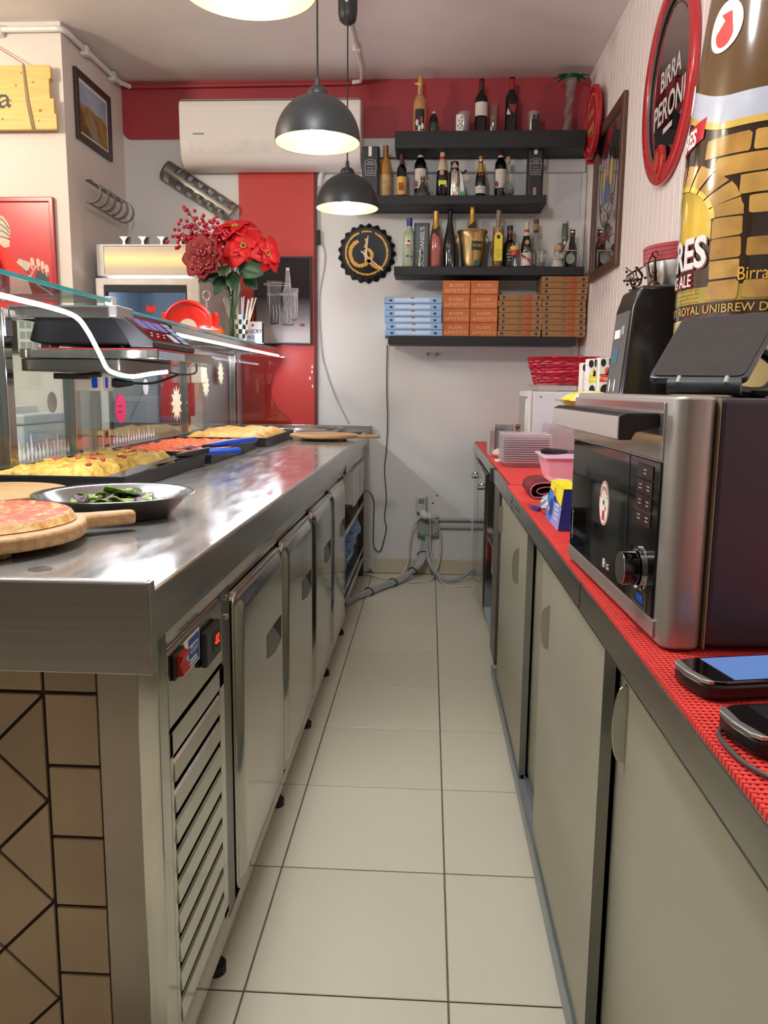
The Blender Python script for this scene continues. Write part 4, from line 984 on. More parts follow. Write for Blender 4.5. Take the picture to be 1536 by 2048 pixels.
# bottle and glasses poster on the red panel
o = T('framed_photo', 'black framed black and white photograph of a bottle and two glasses', 'picture', (-.92, 5.07, 1.72))
P('frame', ring(rect(-1.10, -.738, 1.452, 1.987), rect(-1.088, -.75, 1.464, 1.975), 'y', 5.064, 5.083), M('thin_black_frame', '17171B', .35), o, bv=.002)
ph = bpy.data.materials.new('photo_print'); ph.use_nodes = True
nt = ph.node_tree; b = nt.nodes['Principled BSDF']; b.inputs['Roughness'].default_value = .15
tc = nt.nodes.new('ShaderNodeTexCoord'); sx = nt.nodes.new('ShaderNodeSeparateXYZ'); nt.links.new(tc.outputs['Object'], sx.inputs[0])
mr = nt.nodes.new('ShaderNodeMapRange'); mr.inputs[1].default_value = 1.464-1.72; mr.inputs[2].default_value = 1.975-1.72; nt.links.new(sx.outputs[2], mr.inputs[0])
rp = nt.nodes.new('ShaderNodeValToRGB'); e = rp.color_ramp.elements; e[0].position = .12; e[0].color = lin('C9C4C2'); e[1].position = .55; e[1].color = lin('2B2528')
q = e.new(.3); q.color = lin('8E8888')
nt.links.new(mr.outputs[0], rp.inputs[0]); nt.links.new(rp.outputs[0], b.inputs['Base Color'])
P('print_sheet', box(-1.09, -.748, 5.074, 5.083, 1.462, 1.977), ph, o)
pl = M('photo_light', 'D5D2D0', .3); pd = M('photo_dark', '3A383A', .3); pm_ = M('photo_mid', '8F8C8C', .3, var=.3, scale=40, stretch=(6, 1, 1))
def fq(poly, mat, e, nm='print'): flat(poly, mat, o, (0, 5.0735-e*.0002, 0), BACK, name=nm)
fq([(-1.02, 1.845), (-.925, 1.84), (-.935, 1.72), (-.95, 1.58), (-1.0, 1.575), (-1.02, 1.7)], M('photo_glass', '5E5B5C', .3, var=.4, scale=30, stretch=(6, 1, 1)), 1, 'printed_glass')
fq([(-.885, 1.80), (-.822, 1.80), (-.835, 1.60), (-.87, 1.60)], pm_, 1, 'printed_glass')
fq([(-.925, 1.57), (-.855, 1.57), (-.848, 1.62), (-.865, 1.70), (-.855, 1.76), (-.875, 1.84), (-.878, 1.905), (-.902, 1.905), (-.905, 1.84), (-.925, 1.76), (-.915, 1.70), (-.93, 1.62)], pm_, 2, 'printed_bottle')
stroke(ell(-.955, 1.822, .085, .008, 24), .0025, pl, o, 0, org=(0, 5.0730, 0))
for x, a, b_ in ((-1.01, 1.83, 1.6), (-.985, 1.7, 1.59), (-.965, 1.7, 1.585), (-.945, 1.7, 1.6), (-.90, 1.69, 1.59), (-.88, 1.9, 1.78), (-.875, 1.69, 1.58), (-.835, 1.79, 1.62), (-.85, 1.78, 1.62)):
    stroke([(x, a), (x+.006, (a+b_)/2), (x+.002, b_)], .004, pl, o, 0, org=(0, 5.0728, 0), taper=True)
for x0_, x1_, z in ((-.93, -.85, 1.575), (-1.0, -.955, 1.583), (-.87, -.835, 1.605)): stroke([(x0_, z+.006), ((x0_+x1_)/2, z), (x1_, z+.006)], .005, pd, o, 0, org=(0, 5.0727, 0))
fq(rect(-.9, -.878, 1.905, 1.922), pl, 3, 'printed_cap')
for s_, x, z, q in (('Coca-Cola', -.97, 1.755, .024), ('Coca-Cola', -.888, 1.755, .024)): txt(s_, q, pl, o, (x, 5.0725, z), BACK, shear=.35)
fq(ell(-.80, 1.577, .018, .010, 16), M('photo_cap', '8A4A38', .4), 3, 'printed_cap')

# ================================================================ ON THE GLASS TOP
zt = 1.4285
o = T('flower_vase', 'slim clear glass vase of artificial red flowers on the glass top', 'vase', (-.985, 4.02, zt))
vx, vy = -.985, 4.02
P('glass', lathe([(1e-4, .001), (.028, .001), (.03, .01), (.03, .14), (.036, .2), (.055, .245)], vx, vy, zt, 24), clear, o, sm=True)
stem = M('flower_stem', '2F5A2C', .5); red_f = M('poinsettia_red', 'D5121C', .55, var=.12, scale=10); red_d = M('rose_red', '860814', .6, var=.2, scale=12)
leaf = M('leaf_green', '23492C', .5, var=.2); bry = M('berry_red', 'B3122B', .25, var=.1)
def petal(L, w, up, curl):
    V, F = [], []; n = 6
    for i in range(n+1):
        t = i/n; ww = w*math.sin(PI*min(1, t*.93+.05))**.8; z = up*L*t-curl*L*t*t
        V += [(L*t, -ww, z+.25*ww), (L*t, 0, z-.1*ww), (L*t, ww, z+.25*ww)]
    for i in range(n): F += [(3*i, 3*i+3, 3*i+4, 3*i+1), (3*i+1, 3*i+4, 3*i+5, 3*i+2)]
    return V, F
def orient(p, d, spin=0):
    d = Vector(d).normalized(); q = Vector((0, 0, 1)).rotation_difference(d).to_matrix().to_4x4()
    return Matrix.Translation(p) @ q @ Matrix.Rotation(spin, 4, 'Z')
random.seed(5)
def poinsettia(p, d, R):
    gs = []
    for k in range(7): gs.append(xf(petal(R*random.uniform(.85, 1.1), R*.36, .30, .35+random.uniform(0, .25)), orient(p, d, k*2*PI/7+random.uniform(-.15, .15))))
    for k in range(4): gs.append(xf(petal(R*.62, R*.25, .55, .4), orient(p, d, k*PI/2+.4)))
    b_ = P('blossom', J(*gs), red_f, o, sm=True, solid=.0015)
    P('stamens', J(*[xf(ball(0, 0, 0, .006, 6, 4), orient(p, d) @ Matrix.Translation((.012*math.cos(a), .012*math.sin(a), .012))) for a in [i*PI/3 for i in range(6)]]), M('stamen_gold', 'B8A040', .5), b_)
    P('stem', tube(spl([p, (Vector(p)+Vector((vx, vy-.0, zt+.26)))/2+Vector((0, 0, -.01)), (vx+random.uniform(-.015, .015), vy+random.uniform(-.015, .015), zt+.12), (vx+random.uniform(-.015, .015), vy+random.uniform(-.012, .012), zt+.01)], 4), .003, 6), stem, o, sm=True)
poinsettia((-.90, 3.93, 1.855), (.1, -1, .35), .115)
poinsettia((-.955, 4.0, 1.955), (.0, -.5, .9), .12)
poinsettia((-.80, 3.97, 1.83), (.9, -.6, .2), .11)
poinsettia((-1.06, 3.98, 1.875), (-.3, -.6, .75), .10)
poinsettia((-.88, 4.05, 1.90), (.4, -.3, .8), .10)
poinsettia((-.97, 3.98, 1.83), (-.2, -1, .1), .08)
gs = []
p = (-1.085, 3.9, 1.80)
for q, nn_ in ((.11, 8), (.085, 7), (.06, 6)):
    for k in range(nn_): gs.append(xf(petal(q, q*.42, .25+(.11-q)*6, .1), orient(p, (-.25, -1, .1), k*2*PI/nn_+q*20)))
b_ = P('blossom', J(*gs), red_d, o, sm=True, solid=.0015)
P('dew_beads', J(*[ball(p[0]+random.uniform(-.06, .06), p[1]-.045+random.uniform(-.01, .01), p[2]+random.uniform(-.06, .06), .004, 6, 4) for _ in range(26)]), M('pink_beads', 'D98A94', .3), b_)
P('stem', tube(spl([p, (-1.05, 3.98, 1.74), (vx, vy, zt+.2), (vx-.005, vy, zt+.01)], 4), .003, 6), stem, o, sm=True)
for p, d, L in (((-1.02, 3.94, 1.76), (-.6, -.4, -.5), .13), ((-.99, 3.92, 1.765), (.1, -.6, -.3), .12), ((-.92, 3.92, 1.755), (.7, -.4, -.2), .15), ((-1.0, 3.93, 1.72), (-.3, -.5, -.9), .11), ((-.9, 3.95, 1.73), (.6, -.3, -.7), .10), ((-.955, 3.93, 1.74), (.2, -.6, -.8), .12), ((-.99, 3.98, 1.87), (-.3, -.6, .5), .08), ((-.93, 3.94, 1.765), (.9, -.2, .1), .12)):
    dd = Vector(d).normalized(); xax = dd; zax = Vector((0, -1, .2)); zax = (zax-xax*zax.dot(xax)).normalized(); yax = zax.cross(xax)
    Mx = Matrix((xax, yax, zax)).transposed().to_4x4(); Mx.translation = Vector(p)
    P('leaf', xf(petal(L, L*.3, .05, .1), Mx), leaf, o, sm=True, solid=.001)
tw = P('berry_twigs', J(tube(spl([(vx, vy, zt+.02), (vx-.01, vy, zt+.24), (-1.06, 3.95, 1.86), (-1.13, 3.93, 1.96), (-1.165, 3.92, 2.03)], 5), .0025, 5), tube(spl([(-1.02, 3.97, 1.79), (-1.12, 3.93, 1.87), (-1.2, 3.9, 1.90)], 5), .002, 5), tube(spl([(-1.04, 3.96, 1.83), (-1.08, 3.93, 1.92), (-1.06, 3.93, 1.98)], 5), .002, 5), tube([(-1.1, 3.935, 1.92), (-1.17, 3.91, 1.955)], .002, 5), tube([(-1.02, 3.95, 1.85), (-1.0, 3.93, 1.91)], .002, 5)), M('twig_brown', '4A3328', .7), o)
random.seed(9)
for (cx_, cz_, n_, sp) in ((-1.165, 2.02, 6, .02), (-1.17, 1.955, 11, .026), (-1.19, 1.895, 22, .034), (-1.13, 1.90, 26, .036), (-1.1, 1.955, 12, .028), (-1.06, 1.97, 9, .02), (-1.06, 1.925, 14, .03), (-1.02, 1.905, 12, .028), (-1.0, 1.92, 6, .02)):
    for k in range(n_):
        P('berry', ball(cx_+random.gauss(0, sp), 3.92+random.gauss(0, .012), cz_+random.gauss(0, sp*.6), .0092, 7, 5), bry, o, sm=True)
# straw cup
o = T('straw_cup', 'black and white checked paper cup holding straws', 'cup', (-.968, 4.12, zt), local=True)
P('cup', lathe([(1e-4, .001), (.031, .001), (.042, .125), (.0405, .125), (.0295, .004), (1e-4, .004)], n=32), paper, o, sm=True, ang=50)
gs = []
for j in range(5):
    for i in range(12):
        if (i+j) % 2: continue
        z0, z1 = .006+j*.0235, .006+(j+1)*.0235; r0 = .031+.011*z0/.125+.0004; r1 = .031+.011*z1/.125+.0004
        gs.append(patch(0, 0, r0, z0, z1, i*PI/6, (i+1)*PI/6, 3, r1))
P('check_pattern', J(*gs), ink, o)
random.seed(3)
stc = [M('straw_white', 'EDEBE4', .5), M('straw_cream', 'E6DDB4', .5), M('straw_blue', 'BBD0E6', .5)]
for k in range(14):
    a = 2*PI*k/14+.2; sp = random.uniform(.5, 1); ix, iy = -.968+.02*math.cos(a), 4.12+.02*math.sin(a)
    O('drinking_straw', 'paper wrapped drinking straw standing in the checked cup', 'straw', tube([(ix, iy, zt+.008), (ix+.075*math.cos(a)*sp, iy+.05*math.sin(a)*sp, zt+.20+random.uniform(0, .02))], .004, 8), stc[k % 3], 'straws in the checked cup', sm=True)
o = T('snack_box', 'small white printed box with blue lettering beside the straw cup', 'box', (-.955, 4.42, zt))
P('carton', box(-1.0, -.915, 4.40, 4.45, zt+.001, zt+.115), M('carton_white', 'D4D6DC', .5, var=.04), o, bv=.001)
P('dark_side', box(-.9148, -.9138, 4.401, 4.449, zt+.002, zt+.11), ink, o)
txt('LUCKY', .026, M('print_navy', '1F2A6E', .5), o, (-.956, 4.3992, zt+.055), BACK, bold=.02)
txt('BLU', .022, M('print_blue', '3A55A8', .5), o, (-.975, 4.3992, zt+.025), BACK, bold=.02)
flat(ell(-.965, zt+.095, .008, .008, 10), M('print_red', 'C03038', .5), o, (0, 4.3992, 0), BACK)
# red moulded tubs with ears
cream = M('cream_disc', 'E3D6BC', .5)
def tub(label, x, y, r, z=zt, ears=True):
    o = T('red_tub', label, 'tub', (x, y, z), local=True)
    dome = [(r*math.cos(a), r*math.sin(a)) for a in [PI*i/24 for i in range(25)]]
    P('shell', prism([(a, b_+.001) for a, b_ in dome], 'y', -.02, .06), red_pl, o, sm=True, ang=40, bv=.012, bseg=3)
    P('rim', tube([(a*1.02, -.024, b_*1.02+.006) for a, b_ in dome], .008, 8), red_pl, o, sm=True)
    P('disc', prism([(.38*a, .38*b_+.0015) for a, b_ in dome], 'y', -.026, -.021), cream, o)
    for s_ in ((-1, 1) if ears else ()):
        P('ear', prism([(s_*r*.86, .0), (s_*r*1.2, .0), (s_*r*1.22, r*.6), (s_*r*1.12, r*.72), (s_*r*1.0, r*.66), (s_*r*.95, r*.4)][::s_], 'y', .0, .03), red_pl, o, bv=.006, bseg=3)
    return o
tub('red plastic tub with two ears on the glass top beside the fridge', -.99, 3.32, .098)
tub('red plastic tub at the left edge in front of the red poster', -1.2, 2.0, .16, ears=False)
o = T('orange_cloth', 'small orange pouch on the glass top left of the straw cup', 'pouch', (-1.02, 3.88, zt))
P('pouch', field(-1.065, -.98, 3.83, 3.90, 10, 8, lambda u, v: zt+.001+.055*(math.sin(PI*u)*math.sin(PI*v))**.5), M('orange_fabric', 'E4601E', .6), o, sm=True)
o = T('ring_holder', 'steel card holder with a ring top behind the red tub', 'card holder', (-1.0, 3.62, zt))
P('base', cyl(-1.0, 3.62, zt+.0008, zt+.006, .02, 16), chrome, o)
P('rod', tube([(-1.0, 3.62, zt+.005), (-1.0, 3.62, zt+.15)], .003, 8), chrome, o)
P('ring', tube([(-1.0+.016*math.cos(a), 3.62, zt+.166+.02*math.sin(a)) for a in [2*PI*i/20 for i in range(21)]], .0025, 6), chrome, o, sm=True)
P('clip', box(-1.012, -1.0, 3.618, 3.622, zt+.128, zt+.131), chrome, o)

# ================================================================ BACK WALL: socket box and cables
o = T('socket_box', 'grey wall junction box with socket and plug low on the back wall', 'socket', (0, 5.08, .35))
P('junction_box', box(-.065, .072, 5.045, 5.0995, .262, .392), M('box_grey', 'B9BAB6', .5), o, bv=.006)
P('cover', box(-.058, .065, 5.041, 5.045, .27, .384), grey_pl, o, bv=.003)
for x, z in ((-.05, .278), (.057, .278), (-.05, .376), (.057, .376)): P('screw', prism(ell(x, z, .005, .005, 8), 'y', 5.0385, 5.041), rubber, o)
P('socket', box(-.072, -.006, 5.04, 5.0995, .41, .515), M('socket_grey', 'C6C6C4', .5), o, bv=.008)
P('socket_window', box(-.058, -.02, 5.0375, 5.04, .468, .5), M('smoky_lid', '8A8694', .3), o, bv=.002)
P('plug', tube([(-.025, 5.04, .405), (-.02, 4.985, .40), (.0, 4.965, .392)], [.026, .022, .012], 12), white_pl, o, sm=True)
P('plug', tube([(.01, 5.04, .398), (.015, 5.0, .393), (.02, 4.99, .37)], [.016, .015, .008], 10), white_pl, o, sm=True)
cab = M('grey_cable', 'B9B8B2', .5); cabw = M('white_cable', 'D6D2C4', .5); cabc = M('corrugated_conduit', 'A9B0B4', .5)
def cable(label, pts, r, m_=None): return O('power_cable', label, 'cable', tube(spl(pts, 8), r, 8), m_ or cab, sm=True)
o = T('cable_bundle', 'thick tied bundle of grey cables from the wall box to the left counter', 'cable', (-.2, 4.8, .02))
for k in range(3):
    dx = (k-1)*.017
    P('cable', tube(spl([(-.01+dx*.6, 5.03, .262), (-.012+dx, 5.03, .18), (-.05+dx, 4.98, .09), (-.13, 4.86+dx, .028+.012*(k == 1)), (-.26, 4.65+dx, .017+.012*(k == 1)), (-.38+dx*.3, 4.42+dx, .015+.012*(k == 1)), (-.48+dx, 4.22, .0145+.012*(k == 1)), (-.62+dx, 4.12, .0145+.01*(k == 1))], 8), .0135, 10), cabc if k != 1 else cab, o, sm=True)
for p, q in (((-.022, 5.01, .145), (1, 0, 0)), ((-.085, 4.925, .055), (.7, .7, 0)), ((-.2, 4.75, .024), (.75, -.6, 0)), ((-.33, 4.52, .021), (.75, -.6, 0))):
    P('cable_tie', tube([(p[0]+(.036*math.cos(a))*(1 if abs(q[0]) == 1 else .75), p[1]+(.036*math.cos(a))*(0 if abs(q[0]) == 1 else -.6), max(.004, p[2]+.022*math.sin(a))) for a in [2*PI*i/16 for i in range(17)]], .0035, 6), rubber, o, sm=True)
P('green_tape', cyl(-.02, 5.03, .235, .262, .016, 12), M('green_tape', '2F8A5A', .5), o)
cable('grey flexible conduit curving from the wall box to the right counter', [(.0, 5.03, .262), (.005, 5.02, .17), (.03, 4.95, .09), (.09, 4.87, .035), (.17, 4.86, .02), (.26, 4.92, .05), (.32, 5.0, .11)], .013, cabc)
cable('thin white cable looping from the plug down to the floor on the left', [(-.04, 5.01, .39), (-.09, 5.03, .32), (-.11, 5.04, .2), (-.12, 5.02, .09), (-.17, 4.92, .016), (-.26, 4.9, .007), (-.36, 5.0, .007), (-.43, 5.03, .0072)], .0065, cabw)
cable('thin cream cable hanging in a loop right of the socket box', [(.0, 4.965, .392), (.05, 5.0, .37), (.085, 5.05, .28), (.088, 5.06, .16), (.07, 5.03, .06), (.03, 4.90, .0077), (-.06, 4.83, .0075), (-.1, 4.80, .0075)], .0062, cabw)
cable('thin white lead dropping in front of the wall box', [(.02, 4.985, .37), (.025, 5.015, .3), (.02, 5.02, .2), (.05, 4.97, .09), (.11, 4.80, .006), (.22, 4.76, .006), (.27, 4.77, .006)], .0045, cabw)
cable('thin black flex hanging down the back wall from the lowest shelf', [(-.269, 5.09, 1.46), (-.27, 5.092, 1.2), (-.262, 5.092, 1.0), (-.268, 5.092, .8), (-.278, 5.092, .68), (-.265, 5.092, .5), (-.275, 5.092, .36), (-.262, 5.09, .3), (-.282, 5.085, .2), (-.30, 5.08, .15), (-.325, 5.08, .15), (-.345, 5.085, .2), (-.345, 5.09, .35), (-.345, 5.09, .47), (-.37, 5.07, .53), (-.395, 5.0, .55)], .003, rubber)
cable('thin grey wire running down the wall right of the red panel', [(-.655, 5.095, 2.49), (-.69, 5.095, 2.4), (-.695, 5.095, 2.2), (-.69, 5.095, 2.1), (-.662, 5.095, 2.02), (-.665, 5.095, 1.93), (-.695, 5.095, 1.75), (-.692, 5.095, 1.55), (-.672, 5.095, 1.36), (-.60, 5.095, 1.15), (-.51, 5.095, .97)], .0045, M('wire_grey', 'B6B8BC', .5))
o = O('cable_switch', 'small black inline switch on the wall at the right edge of the red panel', 'switch', box(-.712, -.686, 5.07, 5.0895, 2.06, 2.145), rubber, bv=.004)
cable('white hose curving behind the farthest lamp next to the red panel', [(-.69, 5.08, 2.40), (-.68, 5.08, 2.47), (-.65, 5.08, 2.52), (-.58, 5.08, 2.545), (-.5, 5.08, 2.55)], .014, white_pl)
O('cable_switch', 'black adapter hanging on the flex at the left end of the lowest shelf', 'switch', box(-.279, -.255, 5.075, 5.086, 1.49, 1.55) if False else box(-.282, -.256, 5.076, 5.098, 1.50, 1.545), rubber, bv=.004)
for x, z in ((.06, .515), (.035, .465)): P('wall_hole', prism(ell(x, z, .006, .006, 8), 'y', 5.0985, 5.1), rubber, wall_back)

# ================================================================ RIGHT COUNTER
cab_m = M('beige_steel', 'A7A491', .4, .25, var=.03, scale=2, rvar=.04)
cab_e = M('beige_steel_edge', '8D8C84', .35, .6, var=.05)
o = T('right_worktop', 'steel worktop of the right counter with turned down front edge', 'worktop', (.6, 2.7, .8))
P('top', box(.285, .912, .2, 5.03, .835, .8645), steel, o)
P('front_fascia', box(.27, .285, .2, 3.34, .817, .8648), steel, o, bv=.002)
P('front_fascia', box(.278, .287, 3.345, 5.03, .817, .8645), steel, o, bv=.002)
P('fascia_joint', box(.2692, .2702, 1.383, 1.386, .818, .8645), steel_dk, o)
P('fascia_joint', box(.2692, .2702, 2.55, 2.552, .818, .8645), steel_dk, o)
P('end_cap', box(.262, .288, 3.335, 3.40, .812, .866), rubber, o, bv=.003)
for y in (2.42, 2.56, 2.36): P('screw', prism(ell(y, .84, .004, .004, 8), 'x', .2685, .27), rubber, o)
o = T('sliding_door_cabinet', 'beige steel base cabinet with sliding doors below the right worktop', 'cabinet', (.6, 1.8, 0))
P('carcass', J(box(.34, .91, .2, 3.2, .075, .1), box(.88, .91, .2, 3.2, .1, .815), box(.34, .88, 3.18, 3.2, .1, .815), box(.34, .88, 2.05, 2.07, .1, .815), box(.34, .88, .2, .22, .1, .815)), steel_dk, o)
P('plinth', box(.335, .905, .22, 3.18, .0, .075), M('plinth_grey', '6E736F', .5, .3), o)
tk = M('track_blue_grey', '9AA2A4', .4, .5, var=.06)
P('bottom_track', J(box(.276, .281, .2, 3.2, .028, .066), box(.281, .34, .2, 3.2, .040, .052), box(.302, .3045, .2, 3.2, .052, .064)), tk, o)
P('top_track', box(.283, .34, .2, 3.2, .796, .8165), steel_dk, o)
P('foot', J(*[cyl(.36, y, 0.001, .04, .015, 10) for y in (.4, 1.3, 2.3, 3.1)]), rubber, o)
def sdoor(y0, y1, x, hy):
    d = P('sliding_door', box(x, x+.018, y0, y1, .066, .80), cab_m, o, bv=.002)
    P('door_edge', box(x-.0004, x+.0184, y0-.0012, y0+.001, .067, .799), cab_e, d)
    return d
sdoor(1.235, 1.93, .285, ()); sdoor(2.245, 3.05, .285, ()); sdoor(1.86, 2.38, .312, ()); sdoor(.25, 1.24, .312, ())
def cup(y, z, x, h=.105, w=.019):
    """half moon pull plate standing out from the door"""
    pts = [(x, z+h/2)] + [(x-w*math.sin(PI*i/14)**.6, z+h/2*math.cos(PI*i/14)) for i in range(1, 14)] + [(x, z-h/2)]
    P('door_handle', prism(pts, 'y', y, y+.003), steel, o, bv=.001)
    P('handle_flange', box(x-.0015, x, y-.002, y+.014, z-h/2, z+h/2), steel, o)
cup(1.80, .655, .285); cup(2.44, .655, .285, .115); cup(3.0, .71, .285, .105); cup(1.185, .69, .312, .125, .022)
o = T('small_door_cabinet', 'narrow steel cabinet with two hinged doors at the far end of the right counter', 'cabinet', (.6, 4.5, 0))
P('carcass', box(.312, .90, 4.03, 5.03, .06, .80), steel_dk, o)
for x, y in ((.33, 4.08), (.33, 4.98), (.86, 4.08), (.86, 4.98)): P('foot', cyl(x, y, 0.001, .06, .015, 10), rubber, o)
for a, b_ in ((4.06, 4.60), (4.625, 5.02)):
    d = P('door', box(.29, .31, a, b_, .07, .765), steel_v, o, bv=.003)
    P('door_lip', box(.287, .292, a, b_, .765, .772), chrome, d)
    P('door_handle', tube(spl([(.29, a+.12, .70), (.268, a+.15, .695), (.268, a+.27, .66), (.29, a+.30, .655)], 4), .006, 8), chrome, d, sm=True)
o = T('open_bay', 'open bay with bluish inside in the middle of the right counter', 'open shelf', (.6, 3.6, 0))
P('side_panel', box(.288, .90, 3.215, 3.44, .06, .80), M('bay_panel_grey', '6F6B64', .4, .6, var=.08), o, bv=.002)
P('side_panel', box(.30, .90, 4.0, 4.02, .06, .80), steel_v, o)
P('inner_back', box(.42, .44, 3.45, 4.0, .1, .80), M('bluish_panel', '8FA2B4', .4), o)
P('bottom_plate', box(.30, .9, 3.45, 4.0, .07, .09), M('bluish_plate', 'A9B5BF', .4), o)
P('wire_rail', tube([(.31, 3.46, .46), (.31, 3.98, .46)], .004, 6), chrome, o)
for y in (3.3, 3.95): P('foot', cyl(.4, y, 0.001, .065, .015, 10), rubber, o)
o = O('cleaning_packet', 'small white and red packet hanging in the open bay of the right counter', 'packet', box(.318, .352, 3.74, 3.86, .30, .455), M('packet_white_red', 'E2DAD6', .5, col2='C23A34', scale=12, c0=.5, c1=.52), bv=.008)

# ---------------------------------------------------------------- red non-slip mats
y = .22
ys = []
while y < 2.36: ys.append(y); y += .0082
xs = [.2735+k*.0068 for k in range(36)]
o = T('mesh_mat', 'red woven non slip mesh mat along the near edge of the right counter', 'mat', (.39, 1.3, .8645))
P('backing', box(.2725, .5148, .215, 2.362, .8650, .8686), M('mat_shadow_red', '5A1210', .8), o)  # dark sheet added under the cords as painted shade in the mesh holes
W1 = J(*[box(.2735, .5145, yy-.0023, yy+.0023, .8688, .8706) for yy in ys])
P('cross_cords', W1, red_mat_m, o).update_tag()
W2 = J(*[box(xx-.0017, xx+.0017, .215, 2.362, .8687, .8702) for xx in xs])
P('long_cords', W2, red_mat_m, o)
for q in o.children: q['kind'] = 'stuff'
eb_ = P('edge_beads', J(*[box(.2712, .2755, yy-.0032, yy+.0032, .8652, .8715) for yy in ys]), red_mat_m, o); eb_['kind'] = 'stuff'
mat2 = M('red_ribbed_mat', 'D8413B', .55, var=.05, scale=50, stretch=(1, 12, 1), bump=.25, bscale=90)
o = O('ribbed_mat', 'red ribbed mat in the middle of the right counter, under the folded cloth', 'mat', box(.2735, .905, 2.37, 2.775, .865, .8685), mat2, 'red counter mats', bv=.001)
o = O('ribbed_mat', 'red ribbed mat on the far part of the right counter, under the tubs', 'mat', box(.289, .905, 2.782, 5.025, .865, .8705), mat2, 'red counter mats', bv=.001)
O('ribbed_mat', 'red ribbed mat beneath the silver microwave', 'mat', box(.5165, .905, .22, 2.362, .865, .8685), mat2, 'red counter mats')

# ---------------------------------------------------------------- MICROWAVE
o = T('microwave_oven', 'large silver and black microwave oven on the red mat', 'microwave', (.3, .995, .8735), local=True)
o.rotation_euler.z = math.radians(2.2)      # local: x into the counter, y along the front
sil = M('silver_plastic', 'A5A19B', .33, .6, var=.03, rvar=.03, scale=3)
D, Wd, H = .43, .555, .319
P('front_frame', prism(rrect(.0, .052, -.002, Wd+.002, .02, 5), 'z', .0, H), sil, o, sm=True, ang=50, bv=.004)
P('seam', box(.0522, .0535, -.0005, Wd, .002, H-.002), M('seam_light', '9A8A72', .5), o)
P('case', box(.054, D, .001, Wd-.001, .004, H-.002), M('case_grey', '4A4650', .42, .55, var=.03, scale=4), o, bv=.006)
for x, y in ((.05, .05), (.05, .5), (.38, .05), (.38, .5)): P('foot', cyl(x, y, -.0028, .001, .014, 10), rubber, o)
dr = P('door_glass', box(-.0035, .003, .038, Wd-.012, .030, .235), black_gl, o, bv=.0015)
P('mirror_band', box(-.0032, .003, .038, Wd-.004, .236, H-.008), M('mirror_band', 'C8C4BE', .14, .85, var=.02), o, bv=.0015)
P('bottom_strip', box(-.003, .002, .03, Wd-.004, .006, .029), sil, o, bv=.001)
P('door_split', box(-.0042, -.0034, .170, .1725, .031, .234), ink, o)
# handle: long bar with end blocks
hb = P('handle', prism([(-.055, .262), (-.055, .293), (-.046, .297), (-.004, .297), (-.004, .278), (-.033, .272), (-.038, .262)], 'y', .052, .49), black_pl, o, bv=.002)
P('handle_strip', box(-.0565, -.0545, .053, .488, .263, .292), M('handle_steel', 'CFCCC6', .3, .6, var=.02, stretch=(30, 1, 30)), hb, bv=.0006)
# knob, display, buttons on the control side (near end)
kx = lambda y, z, r, x0, x1: prism(ell(y, z, r, r, 36), 'x', x0, x1)
kn_ = P('dial_ring', ring(ell(.103, .083, .031, .031, 36), ell(.103, .083, .0275, .0275, 36), 'x', -.007, -.0034), chrome, o, sm=True, ang=40)
P('dial', kx(.103, .083, .0235, -.028, -.0034), black_gl, kn_, sm=True, ang=40)
P('dial_cap', kx(.103, .083, .0225, -.0295, -.028), M('dial_cap_steel', 'C9C5BE', .25, 1.), kn_)
ds2 = P('display_window', box(-.0042, -.0036, .062, .125, .034, .056), ink, o)
P('display_frame', ring(rect(.060, .127, .032, .058), rect(.0625, .1245, .0345, .0555), 'x', -.0048, -.0036), chrome, ds2)
txt('0:00', .014, glow('blue_digits', '2A66E0', .9), ds2, (-.0046, .088, .04), RIGHT)
bt = M('button_brown', '3A2422', .25, var=.1)
for r_ in range(4):
    for c_ in range(2):
        if r_ == 0 and c_ == 1: continue
        a = .062+c_*.034; b__ = a+(.066 if r_ == 0 else .0325); z = .208-r_*.021
        bb_ = P('button', box(-.0048, -.0036, a, b__, z, z+.019), bt, o, bv=.0005, bseg=1)
        for q in range(2): flat(rect(-.006, .006, 0, .0016), M('button_print', 'B9B2A8', .5) if not bpy.data.materials.get('button_print') else bpy.data.materials['button_print'], bb_, (-.005, (a+b__)/2, z+.006+q*.005), RIGHT)
txt('LG', .014, ink_w, o, (-.0039, .262, .044), RIGHT, bold=.015)
P('logo_ring', prism(ell(.285, .050, .0075, .0075, 24), 'x', -.0042, -.0036), ink_w, o)
P('logo_ring_inner', ring(ell(.285, .050, .0055, .0055, 24), ell(.285, .050, .0042, .0042, 24), 'x', -.0044, -.0040), ink, o)
txt('LIGHTWAVE', .009, ink_w, o, (-.0039, .52, .073), ((0, 0, 1), (0, 1, 0)), space=1.1)
st = P('oval_sticker', prism(ell(.30, .145, .030, .036, 32), 'x', -.0046, -.0036), paper, o)
sr = M('sticker_red', 'C8302C', .5)
P('sticker_rim', ring(ell(.30, .145, .0285, .0345, 32), ell(.30, .145, .0272, .0332, 32), 'x', -.005, -.0045), sr, st)
